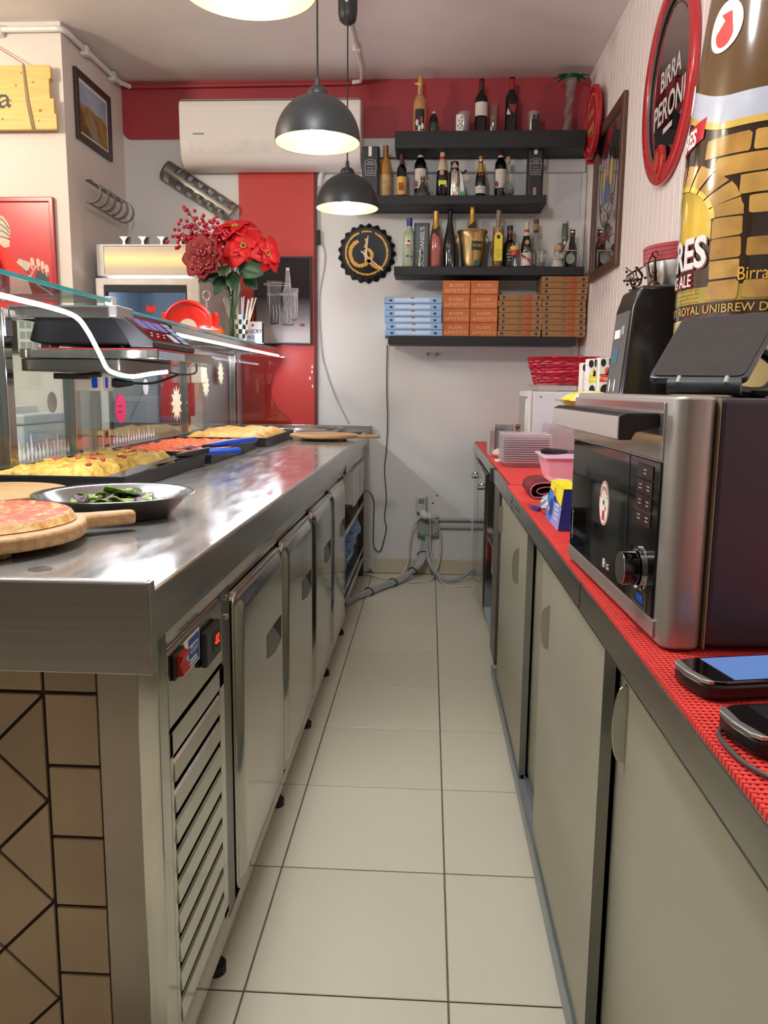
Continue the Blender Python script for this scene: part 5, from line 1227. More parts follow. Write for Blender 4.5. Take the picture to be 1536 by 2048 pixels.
def figure(par, y, z, s, x):
    """generic red and brown figure carrying a disc, as printed on the oval stickers"""
    for poly, mm in (([(-.3, 0), (-.05, 0), (.0, .35), (.05, 0), (.3, 0), (.2, .5), (-.2, .5)], sr), ([(-.2, .5), (.2, .5), (.25, .75), (-.25, .75)], ink_w), ([(-.15, .78), (.12, .78), (.15, .98), (-.05, 1.05), (-.18, .95)], M('print_brown', '5A3426', .6) if not bpy.data.materials.get('print_brown') else bpy.data.materials['print_brown']), ([(.15, .55), (.42, .5), (.48, .68), (.36, .8), (.2, .75)], bpy.data.materials.get('print_orange') or M('print_orange', 'D8803A', .5))):
        flat([(a*s, b_*s) for a, b_ in poly], mm, par, (x, y, z), RIGHT)
figure(st, .30, .117, .032, -.0049)
for k, ch in enumerate('Giovanni'):
    a = PI*.86-k*PI*.72/7
    c_, s_ = math.cos(a), math.sin(a)
    txt(ch, .0115, sr, st, (-.0049, .30-.019*c_, .145+.022*s_), ((0, -s_, -c_), (0, -c_, s_)), bold=.02)
# ---------------------------------------------------------------- tablet on its stand
o = T('tablet_stand', 'black tablet lying tilted on a stand on top of the microwave', 'tablet', (.42, 1.12, 1.1931))
A = Vector((.318, 1.055, 1.212)); ux = Vector((.155, -.02, -.0)); ux.normalize()
q0 = Vector((.31, 1.10, 1.208)); q1 = Vector((.43, 1.03, 1.206)); q2 = Vector((.50, 1.22, 1.335)); q3 = Vector((.365, 1.26, 1.333))
def quadslab(p, t, inset=0.):
    c = sum(p, Vector())/4; p = [c+(v-c)*(1-inset) for v in p]
    n = (p[1]-p[0]).cross(p[3]-p[0]).normalized(); R_ = []
    for i in range(4):
        a, b_, d = p[i], p[(i+1) % 4], p[i-1]
        for k in range(5):
            tt = k/4; R_.append(a+(d-a).normalized()*.012*(1-tt)**2+(b_-a).normalized()*.012*tt**2)
    k = len(R_); V = [tuple(v) for v in R_]+[tuple(v+n*t) for v in R_]
    return V, [tuple(range(k-1, -1, -1)), tuple(range(k, 2*k))]+[(i, (i+1) % k, k+(i+1) % k, k+i) for i in range(k)]
tb = M('tablet_back', '2E2E34', .35, var=.12, scale=9, rvar=.1)
q0, q1, q2, q3 = Vector((.298, 1.14, 1.207)), Vector((.405, 1.02, 1.206)), Vector((.530, 1.14, 1.335)), Vector((.405, 1.26, 1.335))
# the sheet leans away from the camera: lower edge near, upper edge far
q0, q1, q2, q3 = Vector((.297, 1.12, 1.208)), Vector((.402, 1.055, 1.207)), Vector((.49, 1.17, 1.303)), Vector((.374, 1.24, 1.297))
P('tablet', quadslab([q0, q1, q2, q3], .009), tb, o, bv=.0015)
for t in (.62,):
    a = q0+(q3-q0)*t; b_ = q1+(q2-q1)*(t+.2); n = (q1-q0).cross(q3-q0).normalized()
    P('cover_crease', tube([a-n*.0005, b_-n*.0005], .0012, 6), ink, o)
P('tablet_glass', quadslab([q0+n*.0092, q1+n*.0092, q2+n*.0092, q3+n*.0092], .001, .06), black_gl, o)
P('cradle', tube([(.315, 1.092, 1.2045), (.395, 1.052, 1.2045)], .0105, 12), M('cradle_grey', '3A4246', .4), o, sm=True)
for t in (.15, .8): P('cradle_pad', tube([Vector((.315, 1.092, 1.209))*(1-t)+Vector((.395, 1.052, 1.209))*t+Vector((-.004, -.009, 0)), Vector((.315, 1.092, 1.209))*(1-t)+Vector((.395, 1.052, 1.209))*t+Vector((.0, -.002, .008))], .003, 6), grey_pl, o)
P('stand_arm', tube(spl([(.40, 1.10, 1.2), (.46, 1.14, 1.199), (.50, 1.20, 1.235), (.455, 1.20, 1.268)], 5), .008, 8), black_pl, o, sm=True)
P('stand_foot', cyl(.46, 1.15, 1.1935, 1.2, .05, 24), black_pl, o)
P('stand_leg', tube(spl([(.56, 1.08, 1.2), (.54, 1.12, 1.25), (.50, 1.17, 1.29)], 4), .01, 8), black_pl, o, sm=True)
# ---------------------------------------------------------------- two card terminals and their cable
def terminal(label, p, ang, scr, lit):
    o = T('card_terminal', label, 'card terminal', p, ang, local=True)
    L, Wt, h = .19, .082, .021
    # local: x along the length (away from the counter edge), y across
    out = [(0.0, -.028), (.006, -.036), (.02, -.041), (L, -.041), (L, .041), (.02, .041), (.006, .036), (0, .028), (-.003, 0)]
    P('body', prism(out, 'z', .001, .017), black_pl, o, bv=.003, sm=True)
    P('bezel', prism([(a*.985+.002, b_*.96) for a, b_ in out], 'z', .017, h), black_gl, o, bv=.0015)
    P('grey_band', prism([(-.002, -.026), (.004, -.035), (.0095, -.036), (.004, 0), (.0095, .036), (.004, .035), (-.002, .026), (-.004, 0)], 'z', .0172, h+.0006), alu, o, bv=.001)
    P('screen', box(.034, L-.01, -.034, .034, h, h+.0006), scr, o)
    if lit: P('round_key', cyl(.155, .024, h+.0006, h+.0010, .006, 16), lit, o)
    else: P('round_key', cyl(.048, -.020, h+.0006, h+.0012, .0085, 20), glow('cyan_key', '1C9AD8', .9), o)
    return o
terminal('black card terminal with a lit blue screen beside the microwave', (.292, .865, .8725), .22, glow('lit_screen', '6C8CCB', .75), M('teal_dot', '1E9AA0', .4))
terminal('black card terminal with a dark screen and one cyan key', (.293, .728, .8725), .19, M('dark_screen', '1C2029', .1, coat=.4), None)
O('charging_cable', 'thin dark charging cable curving round the second card terminal', 'cable', tube(spl([(.298, .758, .876), (.284, .745, .8742), (.281, .71, .8742), (.287, .675, .8742), (.305, .64, .8742), (.325, .60, .8742), (.33, .54, .8742)], 8), .0024, 8), M('cable_dark', '3A3836', .5), sm=True)

# ---------------------------------------------------------------- COFFEE MACHINE
o = T('coffee_machine', 'tall black coffee machine with a sloping button panel behind the microwave', 'coffee machine', (.67, 2.19, .8655))
cb = M('coffee_black', '0F0F11', .22, var=.08, coat=.2)
prof = [(.462, .869), (.465, 1.06), (.494, 1.40), (.510, 1.452), (.625, 1.455), (.625, .869)]
P('front_body', prism([(x, z) for x, z in prof], 'y', 2.045, 2.33) if False else ([(x, yy, z) for yy in (2.045, 2.23) for x, z in prof], [tuple(range(5, -1, -1)), tuple(range(6, 12))]+[(i, (i+1) % 6, 6+(i+1) % 6, 6+i) for i in range(6)]), cb, o, bv=.01, bseg=3, sm=True)
P('rear_body', box(.63, .90, 2.047, 2.228, .869, 1.45), cb, o, bv=.008, bseg=3, sm=True)
for x, y in ((.5, 2.08), (.5, 2.2), (.86, 2.08), (.86, 2.2)): P('foot', cyl(x, y, .8687, .872, .012, 10), rubber, o)
e0 = Vector((.4652, 2.215, 1.06)); ev = Vector((.029, 0, .34)).normalized(); en = Vector((-ev.z, 0, ev.x))
PAN = ((0, -1, 0), tuple(ev))
fr = M('panel_grey', '4B4948', .4, var=.04)
P('button_panel', plane_map(prism(rrect(.01, .155, -.16, .335, .01), 'z', -.001, .003), e0+en*.0, *PAN), fr, o, bv=.001)
b0 = e0+en*.0042
CS = .62
def cf(poly, m_, nm='print'): flat([(a*CS, b_) for a, b_ in poly], m_, o, b0, PAN, name=nm)
cf(rect(.045, .14, .27, .292), ink_w, 'brand_plate'); cf(rect(.152, .158, .272, .298), ink_w); cf(rect(.175, .205, .278, .30), grey_pl, 'brand_plate')
cf(rect(.05, .15, .205, .245), glow('coffee_display', '7E95A8', .5), 'display')
for r_ in range(2):
    for c_, w_ in ((.06, .013), (.15, .013)): cf(ell(c_+.01, .15-r_*.055, w_, .017, 16), ink_w, 'button')
    for k in range(2): cf(rect(.10+k*.015, .107+k*.015, .145-r_*.055, .158-r_*.055), grey_pl)
for k in range(2): cf(rect(.03+k*.09, .11+k*.09, .045, .07), M('pale_key', 'C4CABA', .5), 'key')
st = P('oval_sticker', plane_map(prism(ell(.087, -.02, .028, .05, 28), 'z', .0032, .0042), e0, *PAN), paper, o)
cf([(.11, -.055), (.17, -.055), (.165, -.02), (.14, .0), (.115, -.02)], sr)
# things on top of the coffee machine
brz = M('dark_bronze', '4A3A2C', .35, .9, var=.1)
o = T('tower_figurine', 'small bronze bell tower figurine on top of the coffee machine', 'figurine', (.56, 2.12, 1.456))
P('tower', lathe([(1e-4, 1.4562), (.017, 1.4562), (.014, 1.466), (.009, 1.47), (.006, 1.49), (.0075, 1.492), (.004, 1.51), (.002, 1.53), (1e-4, 1.531)], .56, 2.12, 0, 12), brz, o, sm=True)
P('loop', tube([(.56+.006*math.cos(a), 2.12, 1.535+.008*math.sin(a)) for a in [2*PI*i/14 for i in range(15)]], .0015, 6), brz, o)
P('chain', tube(spl([(.555, 2.12, 1.54), (.543, 2.115, 1.515), (.547, 2.115, 1.49), (.553, 2.115, 1.48)], 4), .002, 6), brz, o)
o = T('wire_figurine', 'small bronze wire figurine with twisted branches on top of the coffee machine', 'figurine', (.528, 2.2, 1.4555))
P('base', cyl(.53, 2.2, 1.4562, 1.459, .013, 12), brz, o)
random.seed(4)
P('wires', J(*[tube(spl([(.53, 2.2, 1.458), (.53+random.uniform(-.02, .02), 2.2+random.uniform(-.02, .02), 1.475), (.53+random.uniform(-.028, .03), 2.2+random.uniform(-.02, .02), 1.495), (.53+random.uniform(-.028, .03), 2.2+random.uniform(-.02, .02), 1.515)], 3), .0017, 5) for _ in range(8)]), brz, o)
P('buds', J(*[ball(.53+random.uniform(-.026, .026), 2.2+random.uniform(-.02, .02), 1.485+random.uniform(-.015, .028), .004, 6, 4) for _ in range(9)]), brz, o)
o = T('pizza_tin_stack', 'nested round silver tins with red rims on top of the coffee machine', 'tins', (.675, 2.19, 1.455))
P('tin', lathe([(1e-4, 1.4558), (.095, 1.4558), (.105, 1.47), (.114, 1.522)], .672, 2.19, 0, 36), M('tin_silver', 'BDB9B2', .3, .9, var=.04), o, sm=True)
rdt = M('red_rim', '9C2630', .35, var=.05)
for k in range(4): P('red_rim', lathe([(.112+k*.0005, 1.523+k*.0105), (.1195+k*.0005, 1.524+k*.0105), (.1205+k*.0005, 1.530+k*.0105), (.118+k*.0005, 1.5325+k*.0105), (.108, 1.5325+k*.0105)], .672, 2.19, 0, 36), rdt, o, sm=True)
P('rim_liner', J(*[lathe([(.1175, 1.5322+k*.0105), (.119, 1.5335+k*.0105)], .672, 2.19, 0, 36) for k in range(3)]), ink_w, o)

# ---------------------------------------------------------------- GIANT BEER BOTTLE
bx, by, br_ = .718, 1.80, .186
o = T('giant_bottle', 'man high display beer bottle with a brick arch label in the right corner', 'display bottle', (bx, by, .8655))
def rad(z):
    pr_ = [(.869, .186), (1.60, .186), (1.72, .181), (1.84, .172), (1.96, .160), (2.1, .14), (2.25, .105), (2.4, .075), (2.62, .062)]
    for (za, ra), (zb, rb) in zip(pr_, pr_[1:]):
        if z <= zb: return ra+(rb-ra)*(z-za)/(zb-za)
    return .062
zs = [.869+i*.03 for i in range(60)]
zs = [z for z in zs if z < 2.63]
glb = M('brown_bottle', '4A3013', .12, var=.12, scale=3, coat=.6, col2='5E421C')
P('bottle', lathe([(1e-4, .869)]+[(rad(z), z) for z in zs]+[(1e-4, zs[-1])], bx, by, 0, 64), glb, o, sm=True, ang=60)
P('crown_cap', cyl(bx, by, zs[-1]+.001, zs[-1]+.05, .068, 24), gold, o)
A0 = math.radians(155)
def wrap(poly_or_g, eps, mat, name, grid=True):
    """lays flat artwork (s along the surface from the left, z) onto the bottle"""
    if isinstance(poly_or_g, list): g = ([(a, b_, 0) for a, b_ in poly_or_g], [tuple(range(len(poly_or_g)))])
    else: g = poly_or_g
    # subdivide long edges by triangulating in bmesh
    import bmesh
    bm = bmesh.new(); vs = [bm.verts.new((p[0], p[1], 0)) for p in g[0]]
    for f in g[1]:
        try: bm.faces.new([vs[i] for i in f])
        except ValueError: pass
    bmesh.ops.triangulate(bm, faces=bm.faces[:])
    for _ in range(6):
        ed = [e for e in bm.edges if e.calc_length() > .022]
        if not ed: break
        bmesh.ops.subdivide_edges(bm, edges=ed, cuts=1)
        bmesh.ops.triangulate(bm, faces=bm.faces[:])
    bm.verts.index_update()
    V = []
    for v in bm.verts:
        a = A0+v.co.x/br_; r_ = rad(v.co.y)+eps; V.append((bx+r_*math.cos(a), by+r_*math.sin(a), v.co.y))
    F = [tuple(v.index for v in f.verts) for f in bm.faces]; bm.free()
    return P(name, (V, F), mat, o, sm=True)
SM = .56
lab = [M(n_, c, .16, coat=.5, **k) for n_, c, k in (('label_beige', 'C4AE78', {}), ('label_brown', '3A2413', {}), ('label_olive', 'A08C38', dict(var=.15, scale=9)), ('label_dark', '2A1A10', dict(var=.2, scale=6)), ('label_gold_sky', 'B99A30', dict(var=.25, scale=5)), ('label_silver', 'B2B5C0', {}), ('label_gold_line', 'CCA84E', {}), ('label_red', 'B3222C', {}))]
wrap(rect(-.02, SM, .88, 1.345), .0008, lab[0], 'label_base')
wrap(rect(-.02, SM, 1.347, 1.376), .0012, lab[1], 'text_band')
wrap(rect(-.02, SM, 1.373, 1.407), .0010, lab[2], 'stone_floor')
wrap(rect(-.02, SM, 1.406, 1.742), .0008, lab[3], 'label_ground')
wv = [(-.02+i*.02, 1.772-.055*(.5-.5*math.cos(min(1, max(0, (i*.02-.03)/.20))*PI))) for i in range(30)]
wrap([(a, b_+.048) for a, b_ in wv][::-1]+wv if False else wv+[(a, b_+.05) for a, b_ in wv][::-1], .0022, lab[5], 'silver_wave')
wrap([(a, b_-.013) for a, b_ in wv]+wv[::-1], .0024, lab[6], 'gold_line')
wrap([(-.02, 1.74)]+[(SM, 1.70)]+[(a, b_-.005) for a, b_ in wv][::-1], .0010, lab[3], 'label_ground')
# arch opening
wrap([(-.02, 1.50), (.18, 1.50)]+[(.05+.13*math.cos(a), 1.53+.082*math.sin(a)) for a in [i*PI/2/10 for i in range(11)]]+[(-.02, 1.61)], .0012, lab[4], 'golden_sky')
wrap([(-.02, 1.535), (.005, 1.54), (.012, 1.575), (.03, 1.585), (.055, 1.57), (.06, 1.53), (.05, 1.505), (-.02, 1.50)], .0016, M('label_pale_ghost', 'B9B9B4', .3), 'printed_hop')
bk = [M('print_brick', c, .2, var=.22, scale=16, coat=.5) for c in ('AE8440', 'B58C46', 'A07635')]
random.seed(2)
def wob(p): return [(a+random.uniform(-.0015, .0015), b_+random.uniform(-.0015, .0015)) for a, b_ in p]
def rr_poly(a0, a1, b0, b1, r=.005): return rrect(a0, a1, b0, b1, r, 2)
for k in range(4):
    z0 = 1.379+k*.040; wrap(wob(rr_poly(.182, .246, z0, z0+.037)), .0020, bk[k % 3], 'printed_brick')
for k in range(6):
    a0, a1 = (k*.28)+.02, (k+1)*.28-.012
    pts = [(.05+.134*math.cos(a), 1.537+.083*math.sin(a)) for a in [a0+(a1-a0)*i/4 for i in range(5)]]+[(.05+.198*math.cos(a), 1.537+.125*math.sin(a)) for a in [a1-(a1-a0)*i/4 for i in range(5)]]
    wrap(wob(pts), .0020, bk[k % 3], 'printed_voussoir')
    pin = [(.05+.126*math.cos(a), 1.537+.076*math.sin(a)) for a in [a0+(a1-a0)*i/4 for i in range(5)]]+[(.05+.138*math.cos(a), 1.537+.086*math.sin(a)) for a in [a1-(a1-a0)*i/4 for i in range(5)]]
    wrap(pin, .0023, M('print_glow_edge', 'CDB648', .2, coat=.5) if not bpy.data.materials.get('print_glow_edge') else bpy.data.materials['print_glow_edge'], 'printed_edge')
for j in range(9):
    z0 = 1.379+j*.0395; s = .256+(.045 if j % 2 else 0)
    if j >= 7: s = .10+(.05 if j % 2 else 0)
    elif j == 6: s = .18
    elif j == 5: s = .235
    first = True
    while s < SM:
        ww = random.uniform(.085, .13)
        ztop = z0+.035
        lim = min(1.772-.055*(.5-.5*math.cos(min(1, max(0, (q_-.03)/.20))*PI)) for q_ in (s, s+ww))-.016
        if ztop < lim: wrap(wob(rr_poly(s, min(s+ww, SM), z0, ztop)), .0019, bk[(j+int(s*50)) % 3], 'printed_brick')
        s += ww+.006
wrap([(-.02, 1.672), (.09, 1.692), (.138, 1.702), (.115, 1.718), (.142, 1.742), (.09, 1.736), (-.02, 1.722)], .0028, lab[7], 'red_ribbon')
def btxt(t, size, s, z, mat, eps, align='LEFT', sx=1., **k):
    g = tgeo(t, size, align=align, **k); wrap(([(p[0]*sx+s, p[1]+z, 0) for p in g[0]], g[1]), eps, mat, 'lettering')
silver_ink = M('silver_ink', 'D3D2D0', .25, coat=.3); red_ink = M('red_ink', 'C83038', .3)
btxt('CERES', .046, .112, 1.697, ink_w, .0034, 'RIGHT', .85, bold=.03)
btxt('CERES', .085, .178, 1.447, M('letter_shadow', '6A2A2A', .3), .0030, 'RIGHT', .92, bold=.035)
btxt('CERES', .085, .175, 1.45, silver_ink, .0036, 'RIGHT', .92, bold=.03)
btxt('STRONG ALE', .036, .137, 1.412, red_ink, .0030, 'RIGHT', .85, bold=.02)
btxt('STRONG ALE', .036, .135, 1.413, ink_w, .0035, 'RIGHT', .85)
btxt('BOTTLED BY ROYAL UNIBREW DENMARK', .024, -.055, 1.354, lab[6], .0030, 'LEFT', 1.0)
btxt('Birra Doppio Malto', .036, .243, 1.414, gold_ink, .0034, 'LEFT', .8)
for k in range(4): wrap(rect(-.02, .16, 1.379+k*.008, 1.3798+k*.008), .0013, lab[1], 'stone_joint')
for k in range(6): wrap(rect(.0+k*.03, .0012+k*.03, 1.379+(k % 3)*.008, 1.387+(k % 3)*.008), .0013, lab[1], 'stone_joint')
stk = [(.16+.046*math.cos(a), 1.905+.048*math.sin(a)) for a in [2*PI*i/28 for i in range(28)]]
wrap(stk, .0016, paper, 'oval_sticker'); 
wrap([(.16+(a-.16)*.55, 1.895+(b_-1.905)*.6) for a, b_ in stk][14:]+[(.145, 1.93), (.175, 1.93)], .0022, sr, 'sticker_print')
wrap([(.05+.016*math.cos(a), 1.80+.03*math.sin(a)) for a in [2*PI*i/20 for i in range(20)]], .0026, paper, 'oval_sticker')

# ---------------------------------------------------------------- MIDDLE AND FAR PART OF THE RIGHT COUNTER
z2 = .8706
wap = M('appliance_white', 'DDE1E8', .35, var=.02)
o = T('white_appliance', 'white countertop microwave behind the clear plastic tubs', 'microwave', (.7, 4.2, z2))
P('case', box(.505, .90, 4.0, 4.42, z2+.012, 1.185), wap, o, bv=.006)
P('front_frame', box(.487, .504, 3.998, 4.42, z2+.012, 1.187), white_pl, o, bv=.004)
P('door_window', box(.485, .4875, 4.06, 4.40, .92, 1.16), M('window_grey', '8D8F92', .2), o, bv=.002)
P('round_knob', prism(ell(4.05, 1.06, .018, .09, 20), 'x', .478, .487), white_pl, o, bv=.003)
for x, y in ((.53, 4.05), (.87, 4.05), (.53, 4.37), (.87, 4.37)): P('foot', cyl(x, y, z2+.0005, z2+.013, .012, 8), rubber, o)
P('vent_dot', prism(ell(.545, 1.16, .004, .004, 8), 'y', 3.9985, 4.0), ink, o)
o = T('wire_rack', 'thin chrome wire rack on the white microwave under the red basket', 'rack', (.65, 4.1, 1.186))
P('wires', J(*[tube([(.53, yy, 1.215), (.53, yy, 1.189), (.56, yy, 1.189), (.86, yy, 1.189)], .0025, 6) for yy in (4.02, 4.12, 4.22)], *[tube([(.51, yy, 1.216), (.88, yy, 1.216)], .0025, 6) for yy in (4.02, 4.08, 4.14, 4.22)]), chrome, o)
o = T('red_basket', 'red wicker basket standing on the wire rack by the right wall', 'basket', (.69, 4.14, 1.219))
wk = [M('red_wicker', c, .35, var=.15, scale=20) for c in ('B11C34', '9C1228', 'C22A44')]
def bprof(t): return .155+.035*t
gs = [[], [], []]
for j in range(11):
    t = j/10; zz_ = 1.224+.118*t; pts = []
    for i in range(97):
        a = 2*PI*i/96; r_ = bprof(t)+.005*math.cos(16*a+(PI if j % 2 else 0)); pts.append((.69+r_*math.cos(a)*1.0, 4.14+r_*.62*math.sin(a), zz_+.003*math.sin(3*a+j)))
    gs[j % 3].append(tube(pts, .0078, 6, False))
for k in range(3): P('woven_strands', J(*gs[k]), wk[k], o, sm=True)
P('lining', ([(.69+q[0], 4.14+q[1]*.62, q[2]) for q in lathe([(.146, 1.224), (.182, 1.345)], n=32)[0]], lathe([(.146, 1.224), (.182, 1.345)], n=32)[1]), wk[1], o)
P('uprights', J(*[tube([(.69+.155*math.cos(a), 4.14+.155*.62*math.sin(a), 1.222), (.69+.193*math.cos(a), 4.14+.193*.62*math.sin(a), 1.350)], .004, 5) for a in [2*PI*i/16 for i in range(16)]]), wk[1], o)
P('rim', tube([(.69+.194*math.cos(a), 4.14+.194*.62*math.sin(a), 1.352) for a in [2*PI*i/48 for i in range(49)]], .006, 6, False), wk[1], o, sm=True)
P('bottom', ([(.69+q[0], 4.14+q[1]*.62, 1.2225) for q in lathe([(1e-3, 0), (.156, 0)], n=32)[0]], lathe([(1e-3, 0), (.156, 0)], n=32)[1]), wk[1], o)
for a in (-2.0, -1.35): P('rim_tie', ball(.69+.194*math.cos(a), 4.14+.12*math.sin(a), 1.353, .011, 8, 6, 1.4, 1, .8), wk[2], o, sm=True)
# tea cartons
def carton(label, x, y, w_, d_, h_, band, bcol, word, z=.8695):
    o = T('tea_carton', label, 'carton', (x, y, z), group='white tea cartons')
    P('carton', box(x-w_/2, x+w_/2, y-d_/2, y+d_/2, z+.0005, z+h_), paper, o, bv=.0015)
    fy = y-d_/2-.0006
    def cfp(poly, m_, nm='print'): flat(poly, m_, o, (x, fy, z), BACK, name=nm)
    cfp(rect(-w_/2+.001, w_/2-.001, h_*.66, h_*.79) if False else rect(-w_/2+.002, w_/2-.002, h_-.075, h_-.05), band, 'colour_band')
    cfp(ell(-w_*.22, h_-.016, .008, .012, 14), ink, 'logo'); cfp([(w_*.18, h_-.002), (w_*.42, h_-.002), (w_*.42, h_-.02), (w_*.3, h_-.028), (w_*.18, h_-.022)], ink, 'corner_flag')
    cfp(ell(.004, h_-.042, w_*.2, .013, 14), bcol, 'fruit'); cfp(ell(w_*.24, h_-.046, w_*.14, .010, 14), bcol, 'fruit')
    txt(word, .014, ink_w, o, (x, fy-.0003, z+h_-.068), BACK)
    cfp(ell(0, h_-.10, w_*.36, .018, 16), ink, 'cup_print')
carton('white tea carton with a red band, nearest the coffee machine', .549, 2.6, .042, .06, .428, M('band_red', 'D8483E', .5), M('fruit_red', 'D8604E', .5), 'Fragola')
carton('white tea carton with a yellow band, between the two others', .514, 2.63, .026, .06, .425, M('band_yellow', 'E6D820', .5), M('fruit_peach', 'DDA878', .5), 'Limone')
carton('white tea carton partly hidden at the left of the three', .513, 2.72, .030, .06, .415, M('band_white', 'E0D6CC', .5), M('cinnamon', '9A5A3A', .5), 'The')
# yellow bag
o = T('snack_bag', 'yellow and white snack bag lying tilted behind the microwave handle', 'bag', (.475, 2.5, .87))
def bag(u, v): return .03*(math.sin(PI*u)*math.sin(PI*v))**.45
g = field(0, 1, 0, 1, 14, 14, bag)
V = []
bm_ = M('bag_yellow', 'E2DC3A', .35, col2='EDEBE0', scale=8, c0=.42, c1=.5)
for s_ in (1, -1):
    V.append(([(.408+p[0]*.15, 2.40+p[1]*.18-p[0]*.02, 1.165-p[0]*.0+.0*p[1]-.06*(1-p[0])*0-.075*p[1]*0+s_*p[2]) for p in g[0]], g[1]))
bagg = J(*V); zmin = min(p[2] for p in bagg[0]); 
P('bag', ([(p[0], p[1], p[2]) for p in bagg[0]], bagg[1]), bm_, o, sm=True)
P('seal', box(.396, .410, 2.395, 2.575, 1.163, 1.167), M('bag_seal', 'A8862A', .4), o)
bagbase = O('cardboard_box', 'brown cardboard box hidden behind the microwave, carrying the snack bag', 'box', box(.475, .62, 2.395, 2.57, .8705, 1.134), M('cardboard', 'A8824E', .7), bv=.002)
# clear plastic tubs: stack of shallow ones with rims at the side
pl_e = glass('clear_plastic_rim', 'FFFFFF', .5, milky=.7, mcol='F6EEF2', rough=.15, base=.12)
def shallow(x, y, z, w_, d_, par, name):
    P(name, tray(x-w_/2, x+w_/2, y-d_/2, y+d_/2, z, z+.03, .0012, .012), plast, par)
cup_n = 13
for k in range(cup_n):
    nm = 'clear plastic tub in the stack of shallow tubs'
    zb = z2+.0006+k*.0096
    t_ = T('plastic_tub', 'shallow clear plastic tub in the near tall stack on the red mat', 'tub', (.413, 3.49, zb), group='clear tubs in the near stack')
    P('tray', tray(.318, .508, 3.38, 3.60, zb, zb+.0225, .0012, .012), plast, t_)
    P('rim', ring(rect(.312, .514, 3.374, 3.606), rect(.3195, .5065, 3.3815, 3.5985), 'z', zb+.0200, zb+.0232), pl_e, t_)
def deep(x0, x1, y0, y1, z, h, label, grp=None):
    o = T('deep_tub', label, 'tub', ((x0+x1)/2, (y0+y1)/2, z), group=grp)
    # upside-down tub with ribbed walls
    n = 16; loop = []
    def side(a, b_, fixed, ax, rev):
        pts = []
        for i in range(n*2+1):
            t = i/(n*2); v = a+(b_-a)*t; d = .003 if (i % 2) else 0
            pts.append((v, fixed+(d if not rev else -d)) if ax == 0 else (fixed+(d if not rev else -d), v))
        return pts
    loop = side(x0, x1, y0, 0, False)[:-1]+side(y0, y1, x1, 1, True)[:-1]+side(x1, x0, y1, 0, True)[:-1]+side(y1, y0, x0, 1, False)[:-1]
    cx_, cy_ = (x0+x1)/2, (y0+y1)/2
    m_ = len(loop); V = [(a, b_, z+.001) for a, b_ in loop]+[(cx_+(a-cx_)*.93, cy_+(b_-cy_)*.93, z+h) for a, b_ in loop]
    P('walls', (V, [(i, (i+1) % m_, m_+(i+1) % m_, m_+i) for i in range(m_)]+[tuple(range(m_, 2*m_))]), plast, o)
    P('rim', ring([(cx_+(a-cx_)*1.03, cy_+(b_-cy_)*1.03) for a, b_ in loop], loop, 'z', z+.001, z+.003), pl_e, o)
for k in range(5): deep(.545, .70, 3.72, 3.94, z2+k*.009, .135, f'deep ribbed clear tub, {["lowest", "second from the bottom", "middle", "second from the top", "topmost"][k]} of the upside down stack')
deep(.40, .545, 3.95, 4.10-.13+.02, z2, .12, 'small ribbed clear tub between the foil container and the white microwave') if False else None
o = T('foil_container', 'ribbed silver foil container standing on its side at the far mat', 'container', (.36, 3.9, z2))
foil = M('foil', 'D6D6D4', .25, .85, var=.06, bump=.4, bscale=40)
def foilbox(x0, x1, y0, y1, z0, z1):
    n = 9; V = []; F = []
    pts = []
    for i in range(n*2+1):
        t = i/(2*n); pts.append((x0+(x1-x0)*t, y0-(.006 if i % 2 else 0)))
    pts += [(x1, y1), (x0, y1)]
    return prism(pts, 'z', z0, z1)
P('ribbed_wall', foilbox(.325, .43, 4.05, 4.08, z2+.001, 1.02), foil, o)
P('end_wall', J(box(.297, .318, 3.92, 4.1, z2+.001, 1.0), box(.318, .322, 3.94, 4.09, z2+.001, 1.025)), foil, o, bv=.002)
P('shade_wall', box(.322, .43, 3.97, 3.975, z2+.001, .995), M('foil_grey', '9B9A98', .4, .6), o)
o = T('bread_roll', 'pale bread roll lying in front of the foil container', 'bread', (.35, 3.84, z2))
P('roll', ball(.348, 3.84, z2+.0235, .045, 16, 10, 1, 1.0, .5), M('bread', 'D9CDBE', .7, var=.06, scale=20, col2='C4A98C', c0=.3, c1=.5), o, sm=True)
O('white_card', 'small white card lying on the red mat at the counter edge', 'card', box(.305, .37, 3.62, 3.72, z2+.0003, z2+.006), paper, bv=.001)
o = T('brown_figurine', 'small brown wooden fish shaped tongs by the white microwave', 'utensil', (.44, 4.2, z2))
P('jaw', J(tube(spl([(.40, 4.2, .998), (.43, 4.2, 1.006), (.474, 4.2, 1.003)], 4), [.006]*3+[.009]*3+[.011]*3, 8), tube(spl([(.40, 4.2, .978), (.43, 4.2, .976), (.474, 4.2, .98)], 4), [.005]*3+[.007]*3+[.009]*3, 8)), M('brown_wood', '8A5A32', .5, var=.15), o, sm=True)
P('peg', tube([(.455, 4.2, z2+.001), (.455, 4.2, 1.0)], .006, 6), M('brown_wood_dark', '5E3A1E', .5), o)
pk = M('pink_plastic', 'E3BFD3', .35, var=.02)
o = T('pink_basin', 'pale pink plastic basin on the red mat left of the microwave', 'basin', (.53, 2.98, z2))
P('basin', tray(.425, .67, 2.90, 3.16, z2+.0008, .955, .003, .02), pk, o, bv=.003, sm=True)
P('rim', ring(rect(.417, .678, 2.892, 3.168), rect(.428, .667, 2.903, 3.157), 'z', .950, .958), M('lilac_rim', 'D9CFEA', .35), o, bv=.002)
o = T('kitchen_knife', 'knife with a black handle lying across the pink basin', 'knife', (.45, 2.98, .958))
